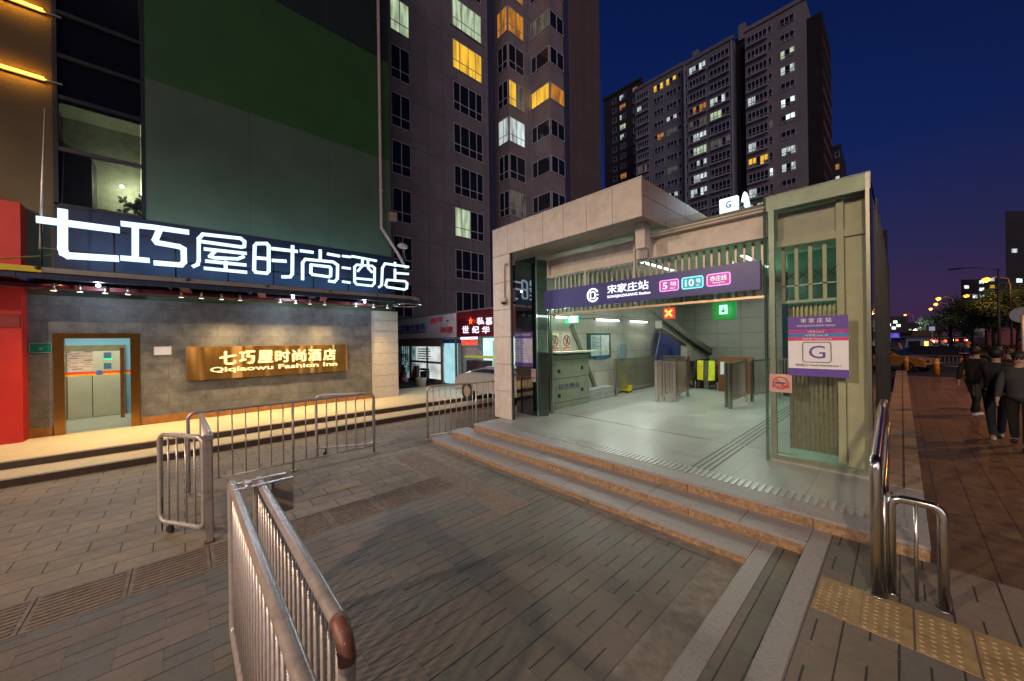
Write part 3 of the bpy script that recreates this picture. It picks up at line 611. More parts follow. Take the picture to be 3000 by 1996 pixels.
# emblem: open ring round an upright block (C-shaped mark)
cx = sx(1737); cz = (SZ0 + SZ1) / 2 - 0.01
MB().tube([(cx + 0.135 * math.cos(a), SY - 0.006, cz + 0.135 * math.sin(a)) for a in [math.radians(28 + 304 * k / 28) for k in range(29)]], 0.020, 6).tube([(cx + q[0] * 0.06, SY - 0.006, cz + q[1] * 0.07) for q in ((-1, -1), (-1, 1), (0.5, 1), (1, 0.5), (1, -0.5), (0.5, -1))], 0.017, 6, True).tube([(cx + 0.06, SY - 0.006, cz), (cx + 0.14, SY - 0.006, cz)], 0.014, 6).build('emblem', WE, sg)
signtext('宋家庄站', 1780, 1900, 3.255, 3.43)
signtext('SONGJIAZHUANG Station', 1779, 1905, 3.145, 3.215, bold=0.02)
PK = emi('pink_badge', (0.75, 0.10, 0.52), 0.75); CY = emi('cyan_badge', (0.02, 0.55, 0.65), 0.75); PK2 = emi('rose_badge', (0.80, 0.12, 0.42), 0.75)
PKR = emi('pink_tube', (1.0, 0.35, 0.85), 1.5); CYR = emi('cyan_tube', (0.3, 0.95, 1.0), 1.5)
WB = emi('badge_lettering', (1, 0.95, 1.0), 1.1)
for u0, u1, mf, mr, a, c, e in ((1932, 1990, PK, PKR, '5', '号线', 'Line 5'), (1997, 2062, CY, CYR, '10', '号线', 'Line 10'), (2070, 2142, PK2, PKR, None, '亦庄线', 'Yizhuang Line')):
    a0, a1 = sx(u0) + 0.012, sx(u1) - 0.012; z0, z1 = 3.175, 3.37
    MB().box(a0, a1, SY - 0.004, SY - 0.001, z0, z1).build('badge', mf, sg)
    r_ = 0.03; q = []
    for (ox, oz, s0) in ((a1 - r_, z1 - r_, 0), (a0 + r_, z1 - r_, 90), (a0 + r_, z0 + r_, 180), (a1 - r_, z0 + r_, 270)):
        q += [(ox + r_ * math.cos(math.radians(s0 + 30 * i)), SY - 0.008, oz + r_ * math.sin(math.radians(s0 + 30 * i))) for i in range(4)]
    MB().tube(q, 0.009, 6, True).build('badge_border', mr, sg)
    wdt = a1 - a0
    if a:
        text('lettering', a, WB, (a0 + 0.05, SY - 0.005, z0 + 0.035), (1, 0, 0), 0.09 if a == '5' else 0.15, 0.125, sg, 0.004, 0.02)
        xo = a0 + (0.19 if a == '5' else 0.24)
        text('lettering', c, WB, (xo, SY - 0.005, z0 + 0.08), (1, 0, 0), a1 - xo - 0.04, 0.08, sg, 0.004, 0.01)
        text('lettering', e, WB, (xo, SY - 0.005, z0 + 0.03), (1, 0, 0), a1 - xo - 0.06, 0.03, sg, 0.004, 0.01)
    else:
        text('lettering', c, WB, (a0 + 0.05, SY - 0.005, z0 + 0.075), (1, 0, 0), wdt - 0.10, 0.09, sg, 0.004, 0.01)
        text('lettering', e, WB, (a0 + 0.08, SY - 0.005, z0 + 0.03), (1, 0, 0), wdt - 0.16, 0.03, sg, 0.004, 0.01)
# ---- posters
def facebox(name, x0, x1, z0, z1, y, th, m, parent): return MB().box(x0, x1, y - th, y, z0, z1).build(name, m, parent)
po = wth('station_poster', 'white and purple poster with a framed letter G stuck on the right-hand glass', 'poster')
X0, X1, Z0, Z1, PY = -1.15, -0.49, 1.725, 2.59, 6.668
facebox('sheet', X0, X1, Z0, Z1, PY, 0.006, WHITEP, po)
PY -= 0.0065
facebox('header_band', X0, X1, 2.395, Z1, PY, 0.002, PURP, po); facebox('footer_band', X0, X1, Z0, 1.835, PY, 0.002, PURP, po)
facebox('line_band', X0, X1, 2.342, 2.393, PY, 0.002, mat('magenta_print', (0.42, 0.03, 0.22), 0.5), po)
facebox('line_band', X0, X1, 2.290, 2.341, PY, 0.002, mat('blue_print', (0.02, 0.20, 0.50), 0.5), po)
facebox('line_band', X0, X1, 2.238, 2.289, PY, 0.002, mat('rose_print', (0.62, 0.04, 0.16), 0.5), po)
PY -= 0.0025
def pt(s, x0, x1, z0, z1, m=WHITEP, bold=0.01): return text('lettering', s, m, (x0, PY, z0), (1, 0, 0), x1 - x0, z1 - z0, po, 0.002, bold)
pt('宋 家 庄 站', -1.00, -0.66, 2.495, 2.56); pt('SONGJIAZHUANG Station', -1.045, -0.62, 2.43, 2.468)
pt('5号线 Line 5', -0.92, -0.74, 2.352, 2.384); pt('10号线 Line 10', -0.95, -0.70, 2.30, 2.332); pt('亦庄线 Yizhuang Line', -0.98, -0.66, 2.248, 2.28)
pt('G', -0.91, -0.73, 1.985, 2.165, PURP, 0.0); pt('西南口1', -1.06, -0.90, 1.865, 1.905, INK, 0.0); pt('South-West Entrance 1', -0.885, -0.57, 1.872, 1.90, INK, 0.01)
r_ = 0.03; q = []
for (ox, oz, s0) in ((-0.67 - r_, 2.215 - r_, 0), (-0.98 + r_, 2.215 - r_, 90), (-0.98 + r_, 1.93 + r_, 180), (-0.67 - r_, 1.93 + r_, 270)):
    q += [(ox + r_ * math.cos(math.radians(s0 + 30 * i)), PY - 0.002, oz + r_ * math.sin(math.radians(s0 + 30 * i))) for i in range(4)]
MB().tube(q, 0.005, 5, True).build('letter_frame', INK, po)
def nosmoke(name, label, x0, x1, z0, z1, y, m=WHITEP):
    t = wth(name, label, 'sticker'); facebox('sheet', x0, x1, z0, z1, y, 0.004, m, t); c = (x0 + x1) / 2; r = (x1 - x0) * 0.32; cz = z1 - r * 1.5; yy = y - 0.007
    MB().tube([(c + r * math.cos(a), yy, cz + r * math.sin(a)) for a in [k * math.pi / 9 for k in range(18)]], r * 0.09, 5, True).bar((c - r * 0.7, yy, cz + r * 0.7), (c + r * 0.7, yy, cz - r * 0.7), r * 0.14).build('prohibition_ring', REDP, t)
    MB().bar((c - r * 0.75, yy + 0.002, cz), (c + r * 0.7, yy + 0.002, cz), r * 0.22).build('cigarette', INK, t)
    text('lettering', '禁止吸烟', REDP, (x0 + (x1 - x0) * 0.12, y - 0.005, z0 + (z1 - z0) * 0.25), (1, 0, 0), (x1 - x0) * 0.76, (z1 - z0) * 0.16, t, 0.002, 0.02)
    return t
nosmoke('no_smoking_sticker', 'pinkish no-smoking sticker with a curled corner on the right-hand glass', -1.39, -1.11, 1.46, 1.735, 6.668, mat('pink_sticker', (0.55, 0.33, 0.30), 0.5))
nosmoke('no_smoking_sticker', 'small pale no-smoking sticker low on the left-hand dark glass', -6.36, -6.21, 1.25, 1.58, 6.498, mat('pale_sticker', (0.45, 0.36, 0.38), 0.5))
tp = wth('timetable_poster', 'lilac timetable sheet with purple header on the left-hand dark glass', 'poster')
a, c, z0, z1 = -6.735 + 0.02, -6.30, 1.60, 2.60
a = onY(1508, 1000, 6.5).x; c = onY(1560, 1000, 6.5).x; z1 = onY(1533, 974, 6.5).z; z0 = onY(1533, 1074, 6.5).z
facebox('sheet', a, c, z0, z1, 6.499, 0.005, mat('lilac_paper', (0.62, 0.55, 0.70), 0.5), tp)
facebox('header_band', a, c, z1 - 0.16, z1, 6.4935, 0.002, PURP, tp); facebox('footer_band', a, c, z0, z0 + 0.10, 6.4935, 0.002, PURP, tp)
text('lettering', '首末车时刻表', WHITEP, (a + 0.05, 6.491, z1 - 0.09), (1, 0, 0), c - a - 0.1, 0.05, tp, 0.002, 0.01)
b = MB()
for k in range(9):
    zz = z1 - 0.22 - k * 0.068
    b.box(a + 0.03, a + 0.09 + 0.05 * (k % 3 == 0), 6.490, 6.4935, zz, zz + 0.016); b.box(a + 0.22, a + 0.30 + 0.05 * (k % 2), 6.490, 6.4935, zz, zz + 0.012)
b.build('timetable_rows', INK, tp)
# ---- rooftop G lightbox and metro arch sign
def roofY(u, v): return onY(u, v, 9.0)
gs = wth('rooftop_sign', 'square white lightbox with a blue letter G on the station roof', 'sign')
p = roofY(2107, 586); q_ = roofY(2161, 571)
gx0, gx1, gz1 = p.x, q_.x, p.z; gz0 = gz1 - (gx1 - gx0) * 1.02
MB().box(gx0, gx1, 9.0, 9.10, gz0, gz1, 0.01).build('lightbox', emi('rooftop_white', (0.80, 0.95, 1.0), 1.7, True), gs)
text('lettering', 'G', emi('g_blue', (0.0, 0.10, 0.35), 0.5), (gx0 + 0.13, 8.999, gz0 + 0.14), (1, 0, 0), gx1 - gx0 - 0.26, gx1 - gx0 - 0.22, gs, 0.012, 0.02)
MB().box(gx0 + 0.1, gx0 + 0.14, 9.03, 9.07, 4.39, gz0).box(gx1 - 0.14, gx1 - 0.1, 9.03, 9.07, 4.39, gz0).build('support_post', STEEL, gs)
ar = wth('rooftop_arch_sign', 'white pointed arch of light with a dark figure beside the rooftop G', 'sign')
cx = roofY(2182, 590).x; cz = roofY(2182, 561).z; rr = (gx1 - gx0) * 0.30
pts = [(cx + rr * s_ * math.sin(t_), 9.0, cz - 0.9 + 0.9 * math.cos(t_)) for s_, t_ in [(1, -math.pi / 2 + math.pi * k / 12) for k in range(13)]]
MB().prism([(x_, 9.0, z_) for x_, _, z_ in pts], (0, 0.08, 0)).build('lit_arch', emi('rooftop_white', (0.80, 0.95, 1.0), 1.7), ar)
MB().bar((cx - 0.05, 8.985, cz - 0.32), (cx + 0.12, 8.985, cz - 0.75), 0.07).ball((cx - 0.06, 8.985, cz - 0.27), 0.055, 1).build('figure', DARKM, ar)
for k in range(4): MB().box(cx - 0.30 + k * 0.17, cx - 0.21 + k * 0.17, 9.0, 9.05, 4.40, cz - 0.92).build('lit_slat', emi('arch_slat', (0.7, 0.9, 0.8), 1.2), ar)
light('POINT', ((gx0 + gx1) / 2, 8.6, gz0 + 0.4), 30, (0.6, 0.85, 1.0), 0.3, gs, name='rooftop_glow')

# ---- hall fittings
TUBE = emi('fluorescent_tube', (0.93, 1.0, 0.95), 5.0)
def tube_lamp(y0, y1, z, label, x=-6.78):
    t = wth('tube_light', label, 'lamp', 'fluorescent tubes along the hall wall')
    MB().box(x - 0.03, x + 0.01, y0 - 0.03, y1 + 0.03, z + 0.02, z + 0.07).build('fitting', WHITEP, t)
    MB().tube([(x + 0.045, y0, z + 0.03), (x + 0.045, y1, z + 0.03)], 0.03, 8).build('tube', TUBE, t)
    light('AREA', (x + 0.14, (y0 + y1) / 2, z), 32, (0.90, 1.0, 0.86), 0.12, t, sy=y1 - y0, rot=(0, math.radians(-62), 0), name='tube_glow')
tube_lamp(7.1, 7.75, 2.93, 'fluorescent tube nearest the dark glass screen'); tube_lamp(7.95, 8.6, 2.93, 'fluorescent tube just left of the green exit box')
tube_lamp(10.0, 11.3, 2.91, 'fluorescent tube above the framed notice board'); tube_lamp(12.15, 13.35, 2.91, 'fluorescent tube nearest the sloping escalator soffit')
MB().tube([(-6.77, 7.0, 3.0), (-6.77, 13.5, 2.98)], 0.012, 6).build('wall_conduit', STEEL, stn)
cl = wth('ceiling_light', 'long ceiling batten light seen through the shutter bars', 'lamp')
MB().box(-4.5, -4.38, 8.2, 10.4, 4.25, 4.30).build('fitting', WHITEP, cl); MB().box(-4.49, -4.39, 8.22, 10.38, 4.235, 4.249).build('diffuser', TUBE, cl)
light('AREA', (-4.44, 9.3, 4.2), 50, (0.88, 1.0, 0.84), 0.2, cl, sy=2.2, name='batten_glow')
cl2 = copy_tree(cl); cl2.location = (1.9, 1.6, 0); cl2['label'] = 'ceiling batten light over the right-hand side of the hall, hidden behind the sign'
cl3 = copy_tree(cl); cl3.location = (0.6, 4.6, 0); cl3['label'] = 'ceiling batten light above the escalator at the back of the hall'
# cabinet
cb = wth('tool_cabinet', 'grey-green counter cabinet with four small vents against the left hall wall', 'cabinet')
CABM = mat('grey_green_cabinet', (0.23, 0.27, 0.20), 0.5, 0.1, 0.12, 4, stain=0.15)
cy0, cy1, cxx, cz1 = 7.35, 9.05, -6.42, 1.86
MB().box(-6.81, cxx, cy0, cy1, P0, 1.88, 0.01).build('body', CABM, cb)
MB().box(-6.81, cxx + 0.28, cy0 - 0.1, cy1 + 0.35, 1.93, 1.97, 0.004).build('counter_top', mat('pale_counter', (0.50, 0.50, 0.42), 0.35, 0, 0.1), cb)
for k, (y_, z_) in enumerate(((7.65, 1.43), (8.70, 1.47), (7.65, 0.75), (8.70, 0.83))): MB().box(cxx, cxx + 0.006, y_ - 0.055, y_ + 0.055, z_ - 0.05, z_ + 0.05).build('vent', BLACK, cb)
MB().box(cxx, cxx + 0.004, cy0, cy1, 1.22, 1.235).box(cxx, cxx + 0.004, cy0, cy1, 0.56, 0.572).box(cxx, cxx + 0.004, cy0, cy1, 1.74, 1.75).build('door_gap', SEAM, cb)
text('lettering', '综合物业', INK, (cxx, 7.62, 0.90), (0, 1, 0), 0.95, 0.17, cb, 0.004, 0.01)
# flood boards stacked low behind the cabinet
for k in range(5):
    o = MB().box(-6.80, -6.50 + 0.02 * (k % 2), 9.15, 10.55, P0 + 0.075 * k, P0 + 0.06 + 0.075 * k, 0.006).build('flood_board', mat('pale_board', (0.45, 0.47, 0.47), 0.4, 0.3) if k % 1 == 0 else BLACK)
    tag(o, ['lowest board of the long pale stack beside the cabinet', 'second board from the floor in the pale stack beside the cabinet', 'middle board of the long pale stack beside the cabinet', 'second board from the top in the pale stack beside the cabinet', 'topmost board of the long pale stack beside the cabinet'][k], 'board', 'flood boards stacked by the cabinet')
# wall items on the left hall wall
def wallbox(name, y0, y1, z0, z1, m, parent, x=-6.82, th=0.02): return MB().box(x, x + th, y0, y1, z0, z1).build(name, m, parent)
for k, (y0, y1, s, lb) in enumerate(((7.72, 8.12, '禁止倚靠', 'cream prohibition placard nearest the glass, red ring over a figure'), (8.28, 8.68, '禁止触摸', 'cream prohibition placard right of its twin, red ring over a hand'))):
    t = wth('prohibition_sign', lb, 'sign'); z0, z1 = 1.92, 2.50
    wallbox('plate', y0, y1, z0, z1, mat('cream_plate', (0.62, 0.57, 0.42), 0.5), t); xx = -6.797
    c = (y0 + y1) / 2; cz = z0 + 0.35; r = 0.155
    MB().tube([(xx, c + r * math.cos(a), cz + r * math.sin(a)) for a in [q * math.pi / 10 for q in range(20)]], 0.016, 6, True).bar((xx, c - r * 0.7, cz + r * 0.7), (xx, c + r * 0.7, cz - r * 0.7), 0.02).build('prohibition_ring', mat('dark_red_print', (0.25, 0.03, 0.02), 0.5), t)
    MB().bar((xx - 0.001, c - 0.03, cz - 0.1), (xx - 0.001, c + 0.03, cz + 0.06), 0.06, 0.012).ball((xx, c + 0.03, cz + 0.09), 0.028, 1).build('figure', INK, t)
    wallbox('red_panel', y0 + 0.04, y1 - 0.04, z0 + 0.03, z0 + 0.16, REDP, t, -6.80, 0.004)
    text('lettering', s, WHITEP, (-6.796, y0 + 0.08, z0 + 0.06), (0, 1, 0), y1 - y0 - 0.16, 0.07, t, 0.003, 0.01)
nb = wth('notice_board', 'dark framed notice board with pale blue sheets on the hall wall', 'notice board')
y0, y1, z0, z1 = 9.52, 10.83, 1.68, 2.50
wallbox('frame', y0, y1, z0, z1, mat('dark_teal_frame', (0.02, 0.07, 0.06), 0.4), nb, -6.82, 0.05)
wallbox('sheet', y0 + 0.15, y0 + 0.68, z0 + 0.08, z1 - 0.06, mat('pale_blue_sheet', (0.42, 0.52, 0.55), 0.4), nb, -6.769, 0.004); wallbox('sheet', y0 + 0.72, y1 - 0.1, z0 + 0.08, z1 - 0.06, mat('pale_sheet', (0.55, 0.60, 0.58), 0.4), nb, -6.769, 0.004)
wallbox('blue_footer', y0 + 0.4, y1 - 0.2, z0 - 0.02, z0 + 0.06, mat('blue_strip', (0.03, 0.12, 0.4), 0.4), nb, -6.769, 0.006)
b = MB()
for k in range(8): b.box(-6.7645, -6.763, y0 + 0.2, y0 + 0.45 + 0.15 * (k % 2), z1 - 0.14 - k * 0.06, z1 - 0.125 - k * 0.06)
b.build('printed_rows', INK, nb)
ex = wth('fire_extinguisher_box', 'slim grey-blue panel leaning on the hall wall behind the steel fence', 'panel')
wallbox('panel', 11.35, 11.75, 1.55, 2.12, mat('grey_blue_panel', (0.20, 0.30, 0.36), 0.4), ex, -6.81, 0.08); wallbox('bracket', 11.77, 11.83, 1.55, 2.08, STEEL, ex, -6.81, 0.06)
ad_ = wth('wall_advert', 'dark blue triangular advertising panel beneath the sloping escalator soffit', 'poster')
b = MB(); b.prism([onX(u, v, -6.5) for u, v in (R1(500, 320), R1(560, 420), R1(750, 560), R1(765, 850), R1(395, 862))], (-0.05, 0, 0)); b.build('panel', emi('blue_advert', (0.03, 0.04, 0.12), 0.35, var=0.5, scale=1.2, base=(0.03, 0.04, 0.10)), ad_)
b = MB(); b.prism([onX(u, v, -6.49) for u, v in (R1(483, 640), R1(555, 635), R1(555, 650), R1(483, 655))], (-0.008, 0, 0)); b.build('red_stripe', REDP, ad_)
# hanging signals
sgn = wth('exit_sign', 'green running-man exit lightbox tilted on the hall wall beside the tubes', 'sign')
GE = emi('green_sign', (0.02, 1.0, 0.30), 1.8, True)
a = onY(1656, 930, 8.4); c = onY(1692, 945, 8.4)
MB().box(a.x, c.x, 8.4, 8.46, c.z, a.z + 0.02, 0.004).build('lightbox', GE, sgn)
text('lettering', '出口 EXIT', emi('dark_green_ink', (0.0, 0.12, 0.05), 0.4), (a.x + 0.03, 8.399, c.z + 0.05), (1, 0, 0), c.x - a.x - 0.06, (a.z - c.z) * 0.55, sgn, 0.004, 0.01)
MB().box((a.x + c.x) / 2 - 0.008, (a.x + c.x) / 2 + 0.008, 8.42, 8.436, a.z + 0.02, 4.40).build('hanger', STEEL, sgn)
rx = wth('lane_signal', 'red box with a glowing yellow cross hanging over the closed passage', 'signal')
a = onY(1944, 903, 9.8); c = onY(1975, 933, 9.8)
MB().box(a.x, c.x, 9.8, 9.88, c.z, a.z, 0.006).build('box', emi('red_signal', (0.9, 0.03, 0.01), 0.9, True), rx)
m_ = ((a.x + c.x) / 2, (a.z + c.z) / 2); h_ = (a.z - c.z) * 0.30
MB().bar((m_[0] - h_, 9.79, m_[1] - h_), (m_[0] + h_, 9.79, m_[1] + h_), 0.055, 0.01, (0, 1, 0)).bar((m_[0] - h_, 9.785, m_[1] + h_), (m_[0] + h_, 9.785, m_[1] - h_), 0.055, 0.01, (0, 1, 0)).build('cross', emi('yellow_cross', (1.0, 0.6, 0.08), 1.6), rx)
MB().box(m_[0] - 0.008, m_[0] + 0.008, 9.83, 9.846, a.z, 4.40).build('hanger', STEEL, rx)
gx = wth('lane_signal', 'dark green box with a bright white-green arrow panel hanging over the open passage', 'signal')
a = onY(2086, 888, 9.8); c = onY(2155, 936, 9.8)
MB().box(a.x, c.x, 9.8, 9.90, c.z, a.z, 0.006).build('box', emi('green_box', (0.0, 0.30, 0.03), 0.35, base=(0.01, 0.05, 0.01)), gx)
a2 = onY(2107, 895, 9.79); c2 = onY(2131, 920, 9.79)
MB().box(a2.x, c2.x, 9.785, 9.799, c2.z, a2.z).build('lit_panel', emi('green_panel', (0.4, 1.0, 0.65), 1.8, True), gx)
mx_ = (a2.x + c2.x) / 2; mz_ = (a2.z + c2.z) / 2
MB().bar((mx_, 9.78, mz_ + 0.07), (mx_, 9.78, mz_ - 0.06), 0.03, 0.006, (0, 1, 0)).bar((mx_ - 0.05, 9.78, mz_), (mx_, 9.78, mz_ - 0.07), 0.025, 0.006, (0, 1, 0)).bar((mx_ + 0.05, 9.78, mz_), (mx_, 9.78, mz_ - 0.07), 0.025, 0.006, (0, 1, 0)).build('arrow', emi('dark_green_ink', (0.0, 0.12, 0.05), 0.4), gx)
MB().box(a.x + 0.05, a.x + 0.065, 9.84, 9.855, a.z, 4.27).box(c.x - 0.065, c.x - 0.05, 9.84, 9.855, a.z, 4.27).build('hanger', STEEL, gx)
light('POINT', (mx_, 9.55, mz_), 10, (0.1, 1.0, 0.3), 0.12, gx, name='green_glow')
ge = wth('green_lightbox', 'tall bright green lightbox glowing deep in the right side of the hall', 'sign')
MB().box(-1.95, -1.62, 12.9, 12.96, 1.85, 2.55).build('lightbox', emi('green_sign', (0.02, 1.0, 0.30), 1.8), ge)
light('POINT', (-1.75, 12.5, 3.3), 40, (0.20, 1.0, 0.55), 0.3, ge, name='green_glow')
MB().box(-1.95, -1.3, 12.88, 12.9, 1.74, 1.78).build('yellow_line', emi('lime_line', (0.6, 1.0, 0.1), 1.6), ge)
# stainless channel fences
def sfence(label, p0, p1, zt=1.62, n=10, x0=0, solid=False, posts=True):
    p0 = Vector((*p0, 0)); p1 = Vector((*p1, 0)); d = p1 - p0; ln = d.length
    t = thing('channel_fence', label, 'fence', (p0.x, p0.y, P0), 'stainless channel fences in the hall', math.atan2(d.y, d.x)); h = zt - P0
    MB().box(-0.03, ln + 0.03, -0.025, 0.025, h - 0.03, h, 0.004).build('top_rail', STEEL, t)
    MB().box(0, ln, -0.012, 0.012, 0.20, 0.225).build('bottom_rail', STEEL, t)
    for x in (0, ln): MB().box(x - 0.04, x + 0.04, -0.035, 0.035, 0, h, 0.004).build('post', STEEL, t)
    pr = None
    n = max(1, int(n * 1.7))
    for k in range(1, n + 1):
        if pr is None: o = pr = MB().box(-0.012, 0.012, -0.008, 0.008, 0.22, h - 0.03).build('upright_bar', STEEL, t)
        else: o = pr.copy(); COL.objects.link(o); o.parent = t
        o.location = (ln * k / (n + 1), 0, 0)
    return t
sfence('long steel fence standing along the left hall wall', (-6.55, 10.75), (-6.55, 13.9), n=22)
sfence('narrow steel fence panel facing the steps in the middle of the hall', (-5.05, 10.55), (-4.62, 10.80), n=4)
sfence('steel fence running back from the middle posts towards the escalator', (-4.60, 10.85), (-4.74, 12.1), n=9)
sfence('steel fence panel bridging the two middle posts at the back', (-5.30, 12.2), (-4.74, 12.1), n=4)
sfence('steel fence running back from the left middle post', (-5.06, 10.62), (-5.30, 12.2), n=9)
sfence('steel fence of the right-hand passage nearest the steps', (-3.12, 10.80), (-3.12, 12.2), n=10)
sfence('short steel fence stub beside the right-hand passage post', (-3.25, 10.90), (-3.12, 10.78), n=1)
sfence('steel fence panel standing along the inner side of the left middle posts', (-4.92, 10.72), (-5.02, 12.1), n=8)
sfence('long steel fence closing the back of the hall left of the escalator', (-6.5, 13.95), (-5.5, 13.98), n=9)
sfence('steel fence along the right-hand glazing at the back of the hall', (-2.6, 13.7), (-1.2, 13.7), n=11)
sfence('farther steel fence panel on the right with a small latch', (-3.00, 12.35), (-2.75, 13.6), n=6)
# yellow cleaning trolley and wet floor board
yb = wth('mop_bucket', 'yellow mop bucket with upright wringer beside the left fence', 'bucket')
YP = mat('yellow_plastic', (0.62, 0.55, 0.01), 0.4)
bx = onZ(1836, 1150, P0)
MB().prism([(bx.x - 0.15, bx.y - 0.1, P0 + 0.06), (bx.x + 0.13, bx.y - 0.1, P0 + 0.06), (bx.x + 0.13, bx.y + 0.15, P0 + 0.06), (bx.x - 0.15, bx.y + 0.15, P0 + 0.06)], (0.0, 0, 0.2)).build('bucket', YP, yb)
MB().box(bx.x - 0.17, bx.x - 0.02, bx.y - 0.02, bx.y + 0.02, P0 + 0.26, P0 + 0.62, 0.01).build('wringer', YP, yb)
for dx, dy in ((-0.12, -0.08), (0.1, -0.08), (-0.12, 0.12), (0.1, 0.12)): MB().ball((bx.x + dx, bx.y + dy, P0 + 0.03), 0.03, 1).build('caster_wheel', BLACK, yb)
MB().tube([(bx.x - 0.19, bx.y, P0 + 0.1), (bx.x - 0.25, bx.y + 0.1, P0 + 1.1)], 0.012, 6).build('mop_handle', STEEL, yb)
wf = onZ(1918, 1132, P0)
tag(MB().prism([(wf.x - 0.15, wf.y + 0.25, P0 + 0.0), (wf.x + 0.15, wf.y + 0.25, P0), (wf.x + 0.10, wf.y + 0.35, P0 + 0.95), (wf.x - 0.10, wf.y + 0.35, P0 + 0.95)], (0, 0.02, 0)).build('floor_board', YP), 'yellow caution board glowing behind the steel fence', 'caution board')
# escalator
es = wth('escalator', 'escalator head with curved black handrails and bright yellow entry guards', 'escalator')
for k, x in enumerate((-5.28, -4.52)):
    pts = []
    for a in [k2 * math.pi / 10 for k2 in range(11)]: pts.append((x, 14.45 - 0.34 * math.sin(a), 1.02 + 0.42 * -math.cos(a)))
    pts += [(x, 15.6, 1.44), (x, 17.0, 0.7)]
    MB().tube(pts, 0.04, 8).build('handrail', BLACK, es)
    MB().box(x - 0.02, x + 0.02, 14.2, 16.5, P0, 1.40).build('balustrade', STEEL, es)
    MB().box(x - 0.12, x + 0.12, 14.3, 16.5, P0, 0.75).build('skirt', mat('escalator_skirt', (0.08, 0.06, 0.04), 0.4, 0.5), es)
MB().prism([(-5.2, 14.18, 0.75), (-5.0, 14.18, 0.72), (-4.98, 14.2, 1.46), (-5.2, 14.2, 1.46)], (0, 0.04, 0)).build('entry_guard', YP, es)
MB().prism([(-4.82, 14.18, 0.72), (-4.60, 14.18, 0.75), (-4.60, 14.2, 1.46), (-4.80, 14.2, 1.46)], (0, 0.04, 0)).build('entry_guard', mat('lime_plastic', (0.62, 0.75, 0.02), 0.4), es)
MB().box(-4.98, -4.82, 14.22, 14.26, P0, 1.44).build('entry_panel', mat('dark_panel', (0.10, 0.09, 0.07), 0.4), es)
MB().box(-5.15, -4.65, 14.25, 14.9, P0, P0 + 0.01).build('comb_plate', STEEL, es)
tag(MB().box(-4.36, -4.20, 14.0, 14.01, 1.0, 1.45).build('notice_sheet', WHITEP), 'small pale notice sheet on the brown panel right of the escalator', 'notice')
tag(MB().box(-4.44, -3.35, 14.02, 14.1, P0, 1.62, 0.01).build('side_panel', mat('rust_brown_panel', (0.20, 0.07, 0.03), 0.4, 0.2)), 'rust-brown side panel right of the escalator head', 'panel')
tag(MB().box(-6.2, -5.42, 14.02, 14.1, P0, 1.62, 0.01).build('side_panel', mat('rust_brown_panel', (0.20, 0.07, 0.03))), 'rust-brown side panel left of the escalator head', 'panel')
# dome camera on the pillar
dc = wth('security_camera', 'white dome camera hanging at the pillar edge beside the drain pipe', 'camera')
MB().tube([(-6.47, 5.70, 3.32), (-6.47, 5.70, 3.22)], [0.075, 0.085], 14).build('housing', CREAM, dc)
MB().ball((-6.47, 5.70, 3.22), 0.07, 2, (1, 1, 0.9)).build('dome', mat('smoked_dome', (0.05, 0.03, 0.03), 0.15), dc)

# ================================================================== HOTEL
HX = -12.95
def hx(u, v, x=HX): return onX(u, v, x)
hot = wth('hotel_building', 'hotel with dark slate wall, bronze glass door and big green billboard wall above', 'building')
SLATE = brick('slate_wall', (0.118, 0.118, 0.125), (0.145, 0.142, 0.142), (0.075, 0.073, 0.072), 0.74, 0.36, 0.004, 0.62, 'YZ', 0.37, 0.7, 0.45, 4, stain=0.3, gloss_var=0.15)
dY0, dY1 = hx(157, 1100).y, hx(410, 1100).y; dZ1 = hx(280, 977).z
ly = hx(60, 1100).y; py0 = onX(1095, 1000, -12.75).y; py1 = onX(1165, 1000, -12.75).y
ztop = 3.46
b = MB(); b.box(-13.25, HX, ly, dY0, 0.30, ztop); b.box(-13.25, HX, dY1, py1, 0.30, ztop); b.box(-13.25, HX, dY0, dY1, dZ1, ztop); b.build('slate_wall', SLATE, hot)
SK = mat('rust_skirting', (0.30, 0.13, 0.035), 0.4, 0, 0.25, 8)
MB().box(HX, HX + 0.03, dY1 + 0.02, py0, 0.302, 0.50).build('skirting', SK, hot); MB().box(HX, HX + 0.03, ly, dY0 - 0.02, 0.302, 0.50).build('skirting', SK, hot)
# bronze door frame, glass leaf, lobby behind
fr = wth('hotel_door', 'bronze framed glass hotel door with red and yellow stripe and long bronze pull', 'door')
w_ = 0.16
MB().box(HX - 0.1, HX + 0.03, dY0, dY0 + w_, 0.302, dZ1).build('frame_jamb', BRASS, fr); MB().box(HX - 0.1, HX + 0.03, dY1 - w_, dY1, 0.302, dZ1).build('frame_jamb', BRASS, fr)
MB().box(HX - 0.1, HX + 0.035, dY0 + w_, dY1 - w_, dZ1 - 0.12, dZ1).build('frame_head', BRASS, fr)
MB().box(HX - 0.04, HX - 0.03, dY0 + w_, dY1 - w_, 0.33, dZ1 - 0.12).build('glass_leaf', glass('door_glass', (0.90, 0.94, 0.92), 1.2), fr)
zs_ = hx(280, 1095).z
MB().box(HX - 0.029, HX - 0.026, dY0 + w_, dY1 - w_, zs_, zs_ + 0.05).build('red_stripe', mat('red_tape', (0.7, 0.05, 0.02), 0.4), fr); MB().box(HX - 0.029, HX - 0.026, dY0 + w_, dY1 - w_, zs_ - 0.045, zs_ - 0.002).build('yellow_stripe', mat('yellow_tape', (0.75, 0.4, 0.02), 0.4), fr)
MB().tube([(HX - 0.025, (dY0 + dY1) / 2, zs_ + 0.02), (HX - 0.018, (dY0 + dY1) / 2, zs_ + 0.02)], 0.06, 10).build('badge', mat('blue_print2', (0.05, 0.12, 0.5), 0.4), fr)
